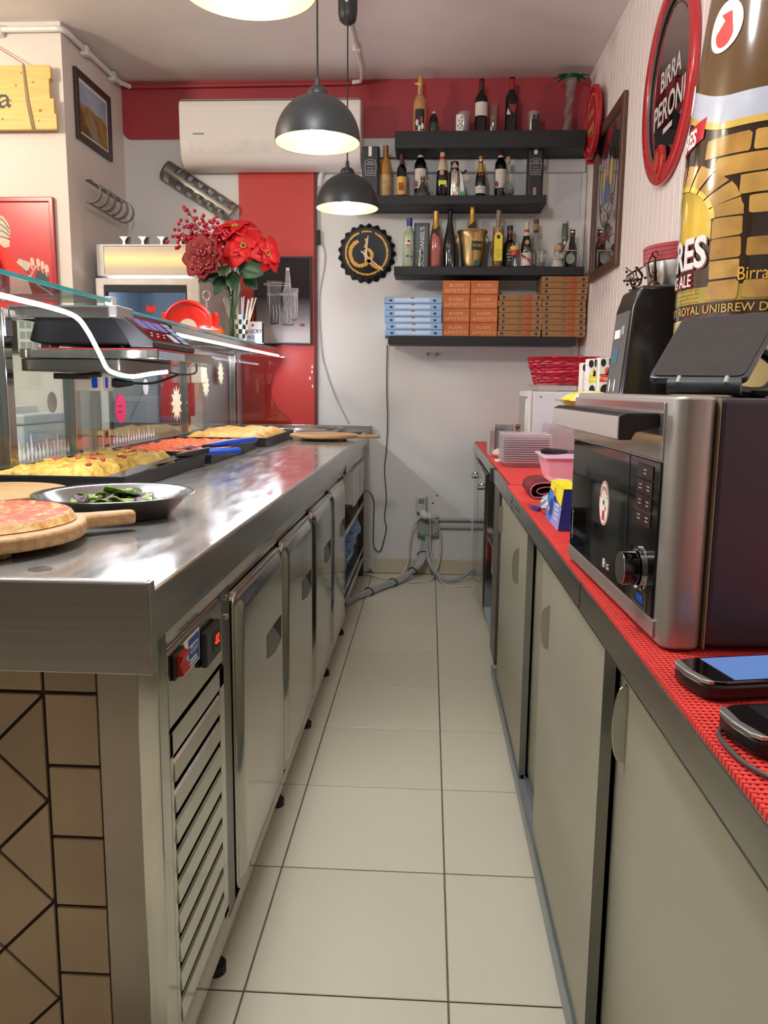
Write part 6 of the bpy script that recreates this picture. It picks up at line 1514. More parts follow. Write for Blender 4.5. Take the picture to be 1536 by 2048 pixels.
P('handle', tube([(.415, 2.965, .9725), (.43, 2.97, .972), (.47, 3.0, .969), (.515, 3.03, .9665)], [.008, .0115, .012, .008], 10), black_pl, o, sm=True)
P('blade', prism([(.51, .958+.001), (.66, .958+.001), (.66, .975), (.51, .972)], 'y', 3.03, 3.032), steel, o)
# folded cloth
cl = M('burgundy_cloth', '6E1626', .8, var=.15, scale=40, bump=.3, bscale=150)
o = T('folded_cloth', 'burgundy and white checked cloth folded on the middle red mat', 'cloth', (.4, 2.5, .8688))
loop = [(.322, .874), (.312, .885), (.314, .905), (.335, .917), (.37, .918), (.42, .908), (.468, .904)]
inner = [(.468, .8925), (.445, .8925), (.40, .900), (.36, .906), (.335, .900), (.33, .890), (.345, .884), (.38, .891), (.43, .8985), (.468, .887)]
def ribbon(pts, y0, y1, t):
    pp = spl([(a, 0, b_) for a, b_ in pts], 4); V = []
    for p in pp: V += [(p.x, y0, p.z), (p.x, y1, p.z)]
    return V, [(2*i, 2*i+1, 2*i+3, 2*i+2) for i in range(len(pp)-1)]
P('outer_fold', ribbon([(.468, .873), (.44, .873), (.40, .8735), (.33, .8735)]+loop, 2.42, 2.62, .004), cl, o, sm=True, solid=.0045)
P('inner_fold', ribbon(inner, 2.422, 2.618, .004), cl, o, sm=True, solid=.0035)
P('hem', tube(spl([(.468, 2.419, .873), (.40, 2.419, .8735), (.33, 2.419, .8735)]+[(a, 2.419, b_) for a, b_ in loop], 4), .0017, 5), M('hem_pink', 'C68A92', .8), o)
P('hem', tube(spl([(a, 2.42, b_) for a, b_ in inner], 4), .0014, 5), M('hem_pink2', 'B9727C', .8), o)
P('check_pattern', ribbon([(.36, .921), (.39, .918), (.415, .912)], 2.44, 2.617, 0), M('check_pink', 'D78E98', .8), o)
P('check_pattern', ribbon([(.415, .9125), (.44, .910), (.468, .9075)], 2.44, 2.617, 0), M('check_white', 'E4DCCB', .8), o)
# detergent box
o = T('detergent_box', 'yellow and blue cleaning product carton lying on the mesh mat', 'carton', (.33, 1.9, .8712))
ylw = M('carton_yellow', 'EEDD12', .4); blu = M('carton_blue', '1E7AD2', .4); ind = M('carton_indigo', '24337A', .35, var=.1); lil = M('carton_lilac', '8C94D6', .4)
x0, x1, ya, yb, zb, zt_ = .306, .40, 1.86, 2.06, .8712, .968
sk_ = .012
P('carton', ([(x0, ya, zb), (x1, ya, zb), (x1, yb, zb), (x0, yb, zb), (x0+sk_, ya+.01, zt_), (x1, ya+.01, zt_), (x1, yb, zt_), (x0+sk_, yb, zt_)], [(0, 3, 2, 1), (4, 5, 6, 7), (0, 1, 5, 4), (1, 2, 6, 5), (2, 3, 7, 6), (3, 0, 4, 7)]), ind, o, bv=.001)
P('yellow_top', box(x0+sk_-.001, x0+.055, ya+.009, yb+.001, zt_+.0003, zt_+.0012), ylw, o)
P('lilac_top', box(x0+.0555, x1, ya+.009, yb+.001, zt_+.0003, zt_+.0011), lil, o)
sl = Vector((sk_, 0, zt_-zb)).normalized()
EW = ((0, -1, 0), tuple(sl))
def ef(poly, m_, e=0., nm='print'): flat(poly, m_, o, (x0-.0008-e, 1.96, zb), EW, name=nm)
ef(rect(-.10, .098, .0, .055), lil); ef([(-.10, .0975), (.09, .0975), (.09, .055), (.03, .062), (-.03, .075), (-.1, .078)], ylw, .0003)
ef([(-.10, .0), (-.03, .0), (-.005, .03), (-.03, .075), (-.1, .075)], blu, .0006)
ef(ell(-.045, .036, .032, .022, 24), ind, .0009); ef(ell(-.02, .078, .015, .012, 12), M('carton_orange', 'E88A1E', .4), .0009)
for k in range(4): ef(rect(.02, .075, .018+k*.011, .024+k*.011), M('carton_pale', 'BFD3EE', .4) if k == 0 else bpy.data.materials['carton_pale'], .0012)
txt('24', .018, ink_w, o, (x0-.0022, 2.01, zb+.026), EW, bold=.03)
o = T('foil_packet', 'crumpled silver blue wrapper beside the cleaning carton', 'wrapper', (.29, 2.13, .8712))
g = ball(0, 0, 0, 1, 14, 9); V = []
for p in g[0]:
    q_ = Vector(p)*(1+.45*noise.noise(Vector(p)*2.2)); V.append((.327+q_.x*.026, 2.13+q_.y*.055, .8712+max(.0005, .024+q_.z*.026)))
P('wrapper', (V, g[1]), M('wrapper_foil', 'C6CFE0', .25, .6, col2='39407A', scale=30, c0=.4, c1=.45), o)
for k in range(3): P('wrapper_shard', tube([(.30+k*.006, 2.16+k*.02, .8735), (.278+k*.004, 2.20+k*.03, .8755)], [.004, .0008], 5), ind, o)

# ================================================================ RIGHT WALL: sign, mirrors
o = T('round_red_sign', 'round red sign with a yellow border near the top shelf on the right wall', 'sign', (.9, 4.75, 2.65))
P('disc', prism(ell(4.76, 2.655, .195, .19, 40), 'x', .865, .885), M('sign_red', 'B81C2A', .35, var=.04), o, bv=.006)
P('rim', ring(ell(4.76, 2.655, .195, .19, 40), ell(4.76, 2.655, .175, .17, 40), 'x', .858, .865), M('sign_red_rim', 'C8283A', .3), o, bv=.003)
yl = M('sign_gold', 'C9A36A', .5)
P('ring_print', ring(ell(4.76, 2.655, .15, .145, 40), ell(4.76, 2.655, .144, .139, 40), 'x', .8638, .8648), yl, o)
P('ring_dots', J(*[prism(ell(4.76+.158*math.cos(a), 2.655+.153*math.sin(a), .005, .005, 6), 'x', .8938, .8948) for a in [2*PI*i/28 for i in range(28)]]), yl, o)
for s_, z, q in (('BIRRA', 2.70, .055), ('DREHER', 2.62, .055)): txt(s_, q, yl, o, (.8635, 4.76, z-.02), ((0, -1, .0), (0, 0, 1)), bold=.02)
for a in ((4.83, 2.755), (4.70, 2.575)): stroke([(-a[0]-.04, a[1]), (-a[0]+.04, a[1]+.01)], .008, yl, o, 0, uv=RIGHT, org=(.8636, 0, 0))
P('bracket', box(.86, .915, 4.83, 4.86, 2.46, 2.50), M('sign_bracket', 'B02A34', .4), o, bv=.003)
o = T('tobacco_mirror', 'tall brown framed advertising mirror with an oval emblem on the right wall', 'mirror', (.91, 4.43, 2.19))
P('frame', ring(rect(4.10, 4.78, 1.795, 2.60), rect(4.15, 4.73, 1.845, 2.55), 'x', .892, .9152), wood_dk, o, bv=.006)
P('mirror_sheet', box(.9045, .915, 4.14, 4.74, 1.835, 2.56), mirror_m, o)
def wp(poly, m_, nm='print', e=0.): flat(poly, m_, o, (.9040-e, 0, 0), ((0, 1, 0), (0, 0, 1)), name=nm)
pb = M('print_dark_brown', '3E3430', .5); pr1 = M('print_maroon', '8A3A34', .5)
P('oval_line', ring(ell(4.44, 2.29, .20, .25, 40), ell(4.44, 2.29, .19, .24, 40), 'x', .9036, .9042), pb, o)
P('oval_line', ring(ell(4.44, 2.29, .135, .17, 40), ell(4.44, 2.29, .13, .165, 40), 'x', .9036, .9042), pb, o)
wp([(4.38, 2.16), (4.5, 2.16), (4.52, 2.22), (4.47, 2.30), (4.50, 2.36), (4.44, 2.42), (4.38, 2.36), (4.41, 2.28), (4.36, 2.22)], M('print_blue_grey', '5A6A8A', .5))
wp([(4.33, 2.24), (4.38, 2.22), (4.40, 2.30), (4.36, 2.38), (4.32, 2.34)], M('print_ochre', 'C8A83A', .5)); wp([(4.50, 2.24), (4.55, 2.26), (4.54, 2.36), (4.49, 2.34)], bpy.data.materials['print_ochre'])
wp([(4.42, 2.30), (4.47, 2.29), (4.47, 2.38), (4.43, 2.40)], M('print_rose', 'C88A84', .5), e=.0003)
for k, ch in enumerate('KING'):
    a = PI*1.22+k*PI*.56/3; c_, s_ = math.cos(a), math.sin(a)
    txt(ch, .07, pr1, o, (.9034, 4.44-.165*c_, 2.29+.215*s_-.02), ((0, -1, 0), (0, 0, 1)), bold=.02)
txt('TOBACCO .', .075, pr1, o, (.9036, 4.43, 1.965), ((0, -1, 0), (0, 0, 1)), bold=.02)
txt('VIRGINIA', .05, M('print_faded', '9A8378', .5), o, (.9036, 4.43, 1.885), ((0, -1, 0), (0, 0, 1)))
o = T('oval_mirror', 'oval red framed beer mirror on the right wall', 'mirror', (.91, 3.36, 2.36))
rm = M('red_frame_gloss', 'B8242A', .25, var=.05, coat=.4)
cy, cz_, ra_, rb_ = 3.365, 2.365, .335, .365
P('frame', ring(ell(cy, cz_, ra_, rb_, 56), ell(cy, cz_, ra_-.055, rb_-.055, 56), 'x', .885, .9152), rm, o, bv=.012, bseg=4, sm=True)
P('inner_bead', tube([(.90, cy+(ra_-.058)*math.cos(a), cz_+(rb_-.058)*math.sin(a)) for a in [2*PI*i/56 for i in range(57)]], .006, 8, False), M('bead_grey', '6E5A58', .4), o, sm=True)
P('mirror_sheet', prism(ell(cy, cz_, ra_-.05, rb_-.05, 56), 'x', .906, .915), mirror_m, o)
P('oval_line', ring(ell(cy, cz_, ra_-.085, rb_-.085, 48), ell(cy, cz_, ra_-.09, rb_-.09, 48), 'x', .9048, .9058), pb, o)
P('medallion', prism(ell(cy+.02, cz_-.285, .06, .07, 24), 'x', .878, .9), rm, o, bv=.006, bseg=3)
P('medallion_relief', prism(ell(cy+.02, cz_-.28, .025, .04, 16), 'x', .872, .878), M('relief_red', 'B0432E', .4), o, bv=.002)
ltr = M('mirror_lettering', 'CFCBC6', .4)
txt('BIRRA', .105, ltr, o, (.9052, cy, cz_+.01), ((0, -.97, .0), (0, 0, 1)), bold=.02)
txt('PERONI', .125, ltr, o, (.9052, cy, cz_-.115), ((0, -.97, .0), (0, 0, 1)), bold=.02)
stroke([(-cy-.06, cz_-.155), (-cy+.06, cz_-.155)], .02, ltr, o, 0, uv=RIGHT, org=(.9052, 0, 0))

# ================================================================ BOTTLES AND THINGS ON THE WALL SHELVES
G1, G2, G3 = 'things on the top shelf', 'things on the second shelf', 'things on the third shelf'
Z1, Z2, Z3, Z4 = 2.6432, 2.2932, 1.8982, 1.5002
def label(o, x, y, r, z0, z1, mat, half=65, name='label', cen=-90):
    return P(name, patch(x, y, r+.0006, z0, z1, math.radians(cen-half), math.radians(cen+half), 12), mat, o, sm=True)
WINE = [(1e-4, .0006), (.033, .0006), (.0365, .004), (.0365, .185), (.034, .205), (.022, .226), (.0145, .238), (.0138, .29), (.0155, .292), (.0155, .303), (1e-4, .303)]
CHAMP = [(1e-4, .0006), (.036, .0006), (.04, .006), (.04, .13), (.037, .16), (.026, .205), (.017, .245), (.0145, .29), (.017, .294), (.017, .305), (1e-4, .305)]
def sc_(pr, sr, sh): return [(max(1e-4, a*sr), b_*sh) for a, b_ in pr]
def bottle(name, lab_, cat, x, y, z, prof, gm, caps=(), labels=(), group=None):
    o = T(name, lab_, cat, (x, y, z), group=group)
    b_ = P('body', [(p) for p in lathe(prof, x, y, z, 24)] and lathe(prof, x, y, z, 24), gm, o, sm=True)
    for cn, pr, cm in caps: P(cn, lathe(pr, x, y, z, 20), cm, o, sm=True)
    for lb in labels:
        r_, z0, z1, mm = lb[:4]; half = lb[4] if len(lb) > 4 else 65
        label(o, x, y, r_, z+z0, z+z1, mm, half)
    return o
def lines(o, x, y, z, ws, mat, gap=.009, h=.002):
    for k, w_ in enumerate(ws): flat(rect(-w_/2, w_/2, -k*gap, -k*gap+h), mat, o, (x, y, z), BACK)
foil_red = M('capsule_red', '8E1C28', .4); foil_wine = M('capsule_wine', '4A1720', .4); foil_gold = M('capsule_gold', 'C9A04A', .35, .6)
foil_cream = M('capsule_cream', 'CBB8A0', .4); foil_blk = M('capsule_black', '141316', .4); lab_w = M('label_white', 'D8D2C8', .6); lab_y = M('label_yellow', 'E0B85A', .6)
amber = M('amber_wine', 'A97A38', .08, coat=.4, var=.1); rose = M('rose_wine', 'B4685E', .1, coat=.4, var=.12, scale=6); whisky = M('dark_spirit', '2E120C', .08, coat=.4)
green_w = M('pale_green_spirit', 'A8B89A', .08, coat=.3, var=.1); tan = M('tan_bottle', 'B98B5A', .3, var=.1)
cork = M('cork', 'A98A5E', .7, var=.15, scale=60)
YB = 4.93
def wcap(r, z0, z1): return ('capsule', [(r, z0), (r, z1), (1e-4, z1+.0005)])
# ---- top shelf
o = bottle('liqueur_bottle', 'tan bottle with a figure label and yellow bird ornament, leftmost on the top shelf', 'bottle', -.085, YB, Z1, sc_([(1e-4, .0006), (.036, .0006), (.039, .004), (.039, .16), (.036, .19), (.02, .215), (.0145, .225), (.0145, .322), (1e-4, .322)], 1, 1), tan, group=G1)
label(o, -.085, YB, .039, Z1+.02, Z1+.135, ink, 42)
for a, b_, mm in ((-.1, .06, paper), (-.088, .03, paper), (-.076, .075, M('label_red_spot', 'B5343A', .5)), (-.07, .04, paper)): flat(ell(a, Z1+b_, .008, .018, 12), mm, o, (0, YB-.0405, 0), BACK)
P('bird_ornament', J(ball(-.088, YB-.016, Z1+.275, .013, 10, 7, 1.1, .7, 1), tube([(-.098, YB-.016, Z1+.277), (-.118, YB-.018, Z1+.276)], [.008, .002], 8), ball(-.086, YB-.016, Z1+.295, .008, 8, 6)), M('bird_yellow', 'D8C24A', .5), o, sm=True)
P('ribbon', tube(spl([(-.085, YB-.015, Z1+.26), (-.09, YB-.018, Z1+.235), (-.086, YB-.022, Z1+.212)], 4), .009, 8), M('ribbon_pink', 'C99A8A', .6), o, sm=True)
o = bottle('small_decanter', 'small dark green lantern shaped bottle with a pale tip on the top shelf', 'bottle', -.005, YB, Z1, [(1e-4, .0006), (.022, .0006), (.026, .01), (.026, .07), (.022, .098), (.010, .118), (1e-4, .119)], green_gl, [('tip', [(.009, .1185), (.007, .126), (1e-4, .136)], paper)], group=G1)
P('facet_windows', J(*[patch(-.005, YB, .0266, Z1+.02, Z1+.065, math.radians(a-9), math.radians(a+9), 3) for a in (-130, -100, -70, -40)]), M('green_facet', '3E5A4E', .1), o)
def glass_tumbler(lab_, x, r, h, z, extra=None, mm=None, group=G1, y=YB):
    o = T('drinking_glass', lab_, 'glass', (x, y, z), group=group)
    P('tumbler', lathe([(1e-4, .0006), (r*.82, .0006), (r*.86, .004), (r, h), (r-.0015, h), (r*.83, .008), (1e-4, .008)], x, y, z, 28), mm or clear, o, sm=True, ang=50)
    return o
frost = glass('frosted_glass', 'E8D8D8', .5, milky=.35, mcol='D8C8C8', rough=.2, base=.08)
o = glass_tumbler('frosted tumbler with a playing card print, on the top shelf', .17, .041, .121, Z1, mm=frost)
label(o, .155, YB, .0375, Z1+.015, Z1+.105, ink_w, 34, 'card_print', -112)
for a, b_ in ((-.018, .085), (-.03, .07), (-.012, .065), (-.022, .052), (-.034, .04), (-.012, .04), (-.024, .028)): flat([(q[0]*.0045+.17+a, q[1]*.0055+Z1+b_) for q in ((0, 1), (1, 0), (.3, -.5), (0, -1), (-.3, -.5), (-1, 0))], ink, o, (0, YB-.0395, 0), BACK)
o = bottle('wine_bottle', 'dark wine bottle with a wide white label on the top shelf', 'bottle', .267, YB, Z1, sc_(WINE, .99, .995), black_gl2, [wcap(.0152, .235, .302)[0:1]+([(.0152, .238), (.0152, .302), (1e-4, .3025)], foil_wine)], [(.0362, .098, .172, lab_w, 72)], G1)
lines(o, .267, YB-.0378, Z1+.135, [.03], grey_pl); lines(o, .267, YB-.0378, Z1+.112, [.025], grey_pl)
o = glass_tumbler('tall clear beer glass between two wine bottles on the top shelf', .339, .033, .166, Z1)
P('ribs', J(*[patch(.339, YB, .029, Z1+.02, Z1+.10, a, a+.08, 2) for a in [i*PI/6 for i in range(12)]]), clear, o)
o = bottle('wine_bottle', 'dark wine bottle with a red and white triangle label on the top shelf', 'bottle', .44, YB, Z1, sc_(WINE, 1.0, 1.02), black_gl2, [('capsule', [(.0154, .243), (.0154, .309), (1e-4, .3095)], foil_red)], [], G1)
flat([(-.03, .10), (-.005, .10), (-.024, .135)], lab_w, o, (.44, YB-.0372, Z1), BACK, name='label'); flat([(-.018, .155), (.028, .155), (.012, .105), (-.012, .125)], M('label_dark_red', '7A1F24', .5), o, (.44, YB-.0374, Z1), BACK, name='label')
o = glass_tumbler('frosted tumbler with two dark standing figures, on the top shelf', .568, .038, .121, Z1, mm=frost)
for a in (-.004, .019): flat([(a-.012, .012), (a+.012, .012), (a+.013, .07), (a+.006, .078), (a+.007, .095), (a, .102), (a-.007, .095), (a-.006, .078), (a-.013, .07)], ink, o, (.57, YB-.0385, Z1), BACK, name='figure_print')
o = T('palm_glass', 'tall twisted clear glass topped with green plastic palm leaves on the top shelf', 'glass', (.765, YB, Z1), group=G1)
pr_ = [(1e-4, .0006), (.034, .0006), (.035, .01), (.028, .1), (.026, .2), (.031, .27), (.033, .30)]
V, F = lathe(pr_, 0, 0, 0, 20); V = [(.765+.25*0+p[0]*math.cos(p[2]*14)-p[1]*math.sin(p[2]*14)+p[2]*.05-.008, YB+p[0]*math.sin(p[2]*14)+p[1]*math.cos(p[2]*14), Z1+p[2]) for p in V]
P('glass', (V, F), frost, o, sm=True)
P('spiral_rib', J(*[tube([(.757+(.0295+.002)*math.cos(q*.9+ph_)+q*.0155*.05*1.0, YB+.031*math.sin(q*.9+ph_), Z1+.01+q*.0145) for q in range(20)], .0022, 5) for ph_ in (0, 2.1, 4.2)]), clear, o, sm=True)
pg_ = M('palm_green', '16744A', .4, var=.1)
for k in range(9):
    a = 2*PI*k/9+.3
    pts = [(.775, YB, Z1+.298), (.775+.045*math.cos(a), YB+.03*math.sin(a), Z1+.318), (.775+.105*math.cos(a), YB+.06*math.sin(a), Z1+.292+.008*(k % 3))]
    sp_ = spl(pts, 5); V = []; n_ = len(sp_)
    for i, p in enumerate(sp_):
        w_ = .016*math.sin(PI*min(1, .15+.85*i/(n_-1)))+.001+(.004 if i % 2 else 0); V += [(p.x-w_*math.sin(a), p.y+w_*math.cos(a), p.z), (p.x, p.y, p.z+.004), (p.x+w_*math.sin(a), p.y-w_*math.cos(a), p.z)]
    P('palm_leaf', (V, [q for i in range(n_-1) for q in ((3*i, 3*i+1, 3*i+4, 3*i+3), (3*i+1, 3*i+2, 3*i+5, 3*i+4))]), pg_, o, solid=.001)
P('loop', tube([(.775+.008*math.cos(a), YB, Z1+.325+.008*math.sin(a)) for a in [i*PI/6 for i in range(10)]], .0018, 5), brz, o)
# ---- second shelf
def whisky_box(lab_, x, w_, h_, z, y=YB):
    o = T('whisky_carton', lab_, 'box', (x, y, z), group='black whisky cartons')
    P('carton', prism(rrect(x-w_/2, x+w_/2, y-.045, y+.045, .012, 2), 'z', z+.0006, z+h_), M('carton_black', '131418', .4), o, bv=.002)
    sv = M('print_silver', 'A9AAB0', .45)
    fy = y-.0457
    flat(rect(-.012, .006, h_-.055, h_-.002), paper, o, (x, fy, z), BACK, name='seal_strip')
    poly_o = [(-.03, .12), (.03, .12), (.028, .135), (.033, .15), (.033, .19), (.026, .205), (0, .212), (-.026, .205), (-.033, .19), (-.033, .15), (-.028, .135)]
    n_ = len(poly_o); inn_ = [(a*.92, .166+(b_-.166)*.94) for a, b_ in poly_o]
    P('label_border', plane_map(([(a, b_, 0) for a, b_ in poly_o]+[(a, b_, 0) for a, b_ in inn_], [(i, (i+1) % n_, n_+(i+1) % n_, n_+i) for i in range(n_)]), (x, fy-.0002, z), *BACK), sv, o)
    for s_, q, zz_ in (("JACK", .0135, .19), ("DANIEL'S", .0125, .178), ('Old No.7', .010, .16), ('TENNESSEE', .009, .145), ('WHISKEY', .011, .13)): txt(s_, q, sv, o, (x, fy-.0003, z+zz_), BACK, bold=.02)
    return o
whisky_box('black whiskey carton with a silver label behind the farthest lamp', -.366, .10, .282, Z2)
o = whisky_box('black whiskey carton with a silver label at the right end of the second shelf', .586, .09, .288, Z2)
flat(rect(-.012, .006, .0, .05), M('strip_rose', 'A8807A', .5), o, (.586, YB-.0458, Z2+.002), BACK, name='seal_strip')
o = bottle('wine_bottle', 'amber white wine bottle next to the left whiskey carton on the second shelf', 'bottle', -.28, YB, Z2, sc_(WINE, .87, .98), amber, [('capsule', [(.0148, .225), (.0148, .296), (1e-4, .2965)], M('capsule_bronze', '8A6A3A', .4, .4))], [(.0318, .02, .13, M('label_parchment', 'B89A66', .6, var=.2, scale=30), 75)], G2)
o = bottle('wine_bottle', 'short dark bottle with a yellow picture label on the second shelf', 'bottle', -.186, YB, Z2, sc_(WINE, .79, .815), black_gl2, [('capsule', [(.0128, .185), (.0128, .246), (1e-4, .2465)], foil_wine)], [(.0288, .02, .12, lab_y, 74)], G2)
flat(rect(-.016, .016, .042, .085), M('label_rust', 'A0522A', .6, var=.4, scale=60), o, (-.186, YB-.0302, Z2), BACK, name='label_picture')
o = bottle('wine_bottle', 'red capped wine bottle with a tall white label behind the small dark flask', 'bottle', -.078, YB+.05, Z2, sc_(WINE, 1.0, 1.02), black_gl2, [('capsule', [(.0158, .255), (.0158, .309), (1e-4, .3095)], foil_red), ('collar', [(.0154, .24), (.0154, .2545)], lab_w)], [(.0366, .065, .175, lab_w, 62)], G2)
flat(ell(-.026, .088, .012, .018, 12), foil_red, o, (-.078, YB+.05-.0385, Z2), BACK, name='wax_seal'); lines(o, -.075, YB+.05-.0386, Z2+.15, [.035, .03, .03], grey_pl)
o = bottle('ship_decanter', 'small dark wide based flask with a lettered collar in front of a wine bottle', 'flask', -.062, YB-.035, Z2, [(1e-4, .0006), (.045, .0006), (.047, .006), (.043, .022), (.028, .042), (.018, .062), (.012, .075), (.012, .1), (.014, .103), (.014, .11), (1e-4, .11)], M('smoky_flask', '3B3E38', .08, coat=.4, var=.2, scale=8), [('stopper', [(.010, .108), (.013, .112), (.010, .118), (1e-4, .119)], cork)], (), G2)
P('handle', tube(spl([(-.05, YB-.035, Z2+.07), (-.035, YB-.035, Z2+.095), (-.028, YB-.035, Z2+.085), (-.03, YB-.035, Z2+.065)], 4), .003, 6), M('handle_pale', 'B8A090', .4), o, sm=True)
o = bottle('champagne_bottle', 'dark champagne bottle with a fluorescent yellow sticker on the second shelf', 'bottle', .051, YB, Z2, sc_(CHAMP, .86, .92), black_gl2, [('foil', [(.0325, .152), (.0155, .222), (.0135, .266), (.016, .272), (.016, .2795), (1e-4, .281)], foil_cream)], [], G2)
P('red_band', lathe([(.0172, .215), (.0152, .232)], .051, YB, Z2, 20), M('sash_red', 'A83A32', .5), o, sm=True)
flat(rect(-.022, .024, .073, .095), M('fluo_yellow', 'D8E82A', .5), o, (.051, YB-.0362, Z2), BACK, name='price_sticker'); flat(ell(-.004, .137, .013, .014, 14), M('medal_print', 'B08A70', .5), o, (.051, YB-.0365, Z2), BACK, name='medal_label')
o = bottle('cocktail_shaker', 'chrome shaker flask with a white and green side grip on the second shelf', 'shaker', .122, YB, Z2, [(1e-4, .0006), (.031, .0006), (.032, .004), (.032, .13), (.026, .16), (.0245, .163)], chrome, [('shaker_cap', [(.0245, .166), (.0245, .2), (.022, .204), (1e-4, .2045)], chrome), ('collar_band', [(.0255, .16), (.0255, .168)], rubber)], (), G2)
P('side_grip', prism([(.143, .001), (.176, .001), (.172, .06), (.162, .13), (.148, .15), (.158, .09), (.155, .04)], 'y', YB-.018, YB+.012), M('grip_white_green', 'DCDFDC', .4), o, bv=.003) if False else P('side_grip', ([(p[0], yy, Z2+p[1]) for yy in (YB-.018, YB+.012) for p in ((.150, .001), (.186, .001), (.181, .05), (.166, .13), (.150, .155), (.156, .09), (.152, .04))], [tuple(range(6, -1, -1)), tuple(range(7, 14))]+[(i, (i+1) % 7, 7+(i+1) % 7, 7+i) for i in range(7)]), M('grip_white', 'DCDFDC', .4), o, bv=.003)
P('grip_green', ([(p[0], yy, Z2+p[1]) for yy in (YB-.0186, YB+.0126) for p in ((.1495, .0008), (.187, .0008), (.1825, .048), (.17, .03), (.158, .045))], [(4, 3, 2, 1, 0), tuple(range(5, 10))]+[(i, (i+1) % 5, 5+(i+1) % 5, 5+i) for i in range(5)]), M('grip_green', '2E9A4E', .4), o)
P('spout_lever', tube(spl([(.15, YB, Z2+.152), (.168, YB, Z2+.142), (.182, YB, Z2+.15), (.19, YB, Z2+.158)], 4), .006, 8), rubber, o, sm=True)
o = bottle('champagne_bottle', 'small champagne bottle with gold neck and red bow seal on the second shelf', 'bottle', .274, YB, Z2, sc_(CHAMP, .76, .755), black_gl2, [('foil', [(.023, .142), (.0115, .2), (.0122, .224), (.0135, .226), (.0135, .231), (1e-4, .232)], foil_gold)], [(.0305, .025, .065, lab_w, 75)], G2)
flat([(-.012, .012), (0, .004), (.012, .012), (.014, -.002), (.004, -.004), (.008, -.02), (0, -.008), (-.008, -.02), (-.004, -.004), (-.014, -.002)], M('bow_red', 'A81E28', .5), o, (.274, YB-.0265, Z2+.125), BACK, name='bow_seal'); lines(o, .274, YB-.0322, Z2+.05, [.03], ink)
o = bottle('wine_bottle', 'red capped wine bottle with a white label behind the round corked flask', 'bottle', .392, YB+.05, Z2, sc_(WINE, .95, 1.01), black_gl2, [('capsule', [(.0152, .25), (.0152, .306), (1e-4, .3065)], foil_red), ('collar', [(.0148, .236), (.0148, .2495)], lab_w)], [(.0348, .065, .17, lab_w, 62)], G2)
flat(ell(-.024, .085, .011, .016, 12), foil_red, o, (.392, YB+.05-.037, Z2), BACK, name='wax_seal'); lines(o, .39, YB+.05-.0372, Z2+.15, [.03, .025], grey_pl)
o = bottle('round_flask', 'clear round flask with a slim neck and cork stopper on the second shelf', 'flask', .43, YB-.03, Z2, [(1e-4, .0006), (.025, .0006), (.036, .018), (.039, .04), (.034, .06), (.018, .078), (.009, .095), (.0085, .19), (.0105, .195)], clear, [('cork_stopper', [(.009, .188), (.012, .196), (.013, .222), (1e-4, .223)], cork), ('clear_liquid', [(1e-4, .004), (.024, .004), (.034, .019), (.0372, .04), (1e-4, .0405)], glass('liquid_clear', 'C9CDCA', .6, base=.1))], (), G2)
# ---- third shelf
o = bottle('vodka_bottle', 'clear pale green spirit bottle with a blue cap, leftmost on the third shelf', 'bottle', -.136, YB, Z3, [(1e-4, .0006), (.036, .0006), (.0385, .005), (.0385, .18), (.035, .2), (.016, .225), (.0145, .245), (1e-4, .246)], green_w, [('screw_cap', [(.0155, .24), (.0165, .244), (.0165, .286), (1e-4, .287)], M('cap_blue', '1E2E86', .35))], (), G3)
for a, b_, w_, mm in ((-.002, .15, .016, ink), (-.004, .13, .04, M('print_pink', 'B87A72', .5)), (0, .12, .03, bpy.data.materials['print_pink']), (-.008, .066, .022, M('print_indigo', '2A2A6A', .5)), (.016, .062, .014, bpy.data.materials['print_indigo'])): flat(ell(a, b_, w_/2, .006, 10), mm, o, (-.136, YB-.0392, Z3), BACK)
o = T('whisky_tin', 'black square tin with large sideways white lettering on the third shelf', 'tin', (-.061, YB, Z3), group=G3)
P('tin', prism(rrect(-.106, -.018, YB-.043, YB+.043, .008, 3), 'z', Z3+.0006, Z3+.247), M('tin_black', '1B1E24', .35), o, bv=.002)
P('lid', prism(rrect(-.107, -.017, YB-.044, YB+.044, .008, 3), 'z', Z3+.236, Z3+.252), foil_blk, o, bv=.002)
txt("JACK DANIEL'S", .034, M('tin_white', 'C4C6C6', .5), o, (-.048, YB-.0436, Z3+.229), ((0, 0, 1), (-1, 0, 0)), bold=.02, align='RIGHT')
glass_tumbler('small clear glass standing in front of the black lettered tin', -.078, .0225, .10, Z3, group=G3, y=YB-.068)
def champ_foil(o, x, y, z, sr, sh, mm, z0=.165): P('foil', lathe(sc_([(.0375, z0), (.027, .205), (.0178, .245), (.0152, .29), (.0178, .294), (.0178, .306), (1e-4, .3065)], sr, sh), x, y, z, 20), mm, o, sm=True)
o = bottle('champagne_bottle', 'pink champagne bottle with a gold neck and black ribbon on the third shelf', 'bottle', .02, YB, Z3, sc_(CHAMP, .94, 1.06), rose, [('foil', sc_([(.0285, .2), (.0182, .247), (.0156, .285), (.0178, .294), (.0178, .306), (1e-4, .3065)], .94, 1.06), foil_gold)], (), G3)
flat([(-.028, .21), (.026, .236), (.028, .222), (.012, .21), (.02, .175), (.006, .17), (-.004, .2), (-.026, .195)], ink, o, (.02, YB-.031, Z3), BACK, name='ribbon')
o = bottle('wine_bottle', 'tall slim dark green bottle without a label on the third shelf', 'bottle', .102, YB, Z3, [(1e-4, .0006), (.034, .0006), (.037, .004), (.037, .11), (.034, .16), (.022, .225), (.0145, .265), (.014, .335), (1e-4, .3355)], green_gl, (), (), G3)
P('faint_label', patch(.102, YB, .0374, Z3+.05, Z3+.09, -PI*.62, -PI*.42, 6), M('faint_print', '2A2422', .3), o)
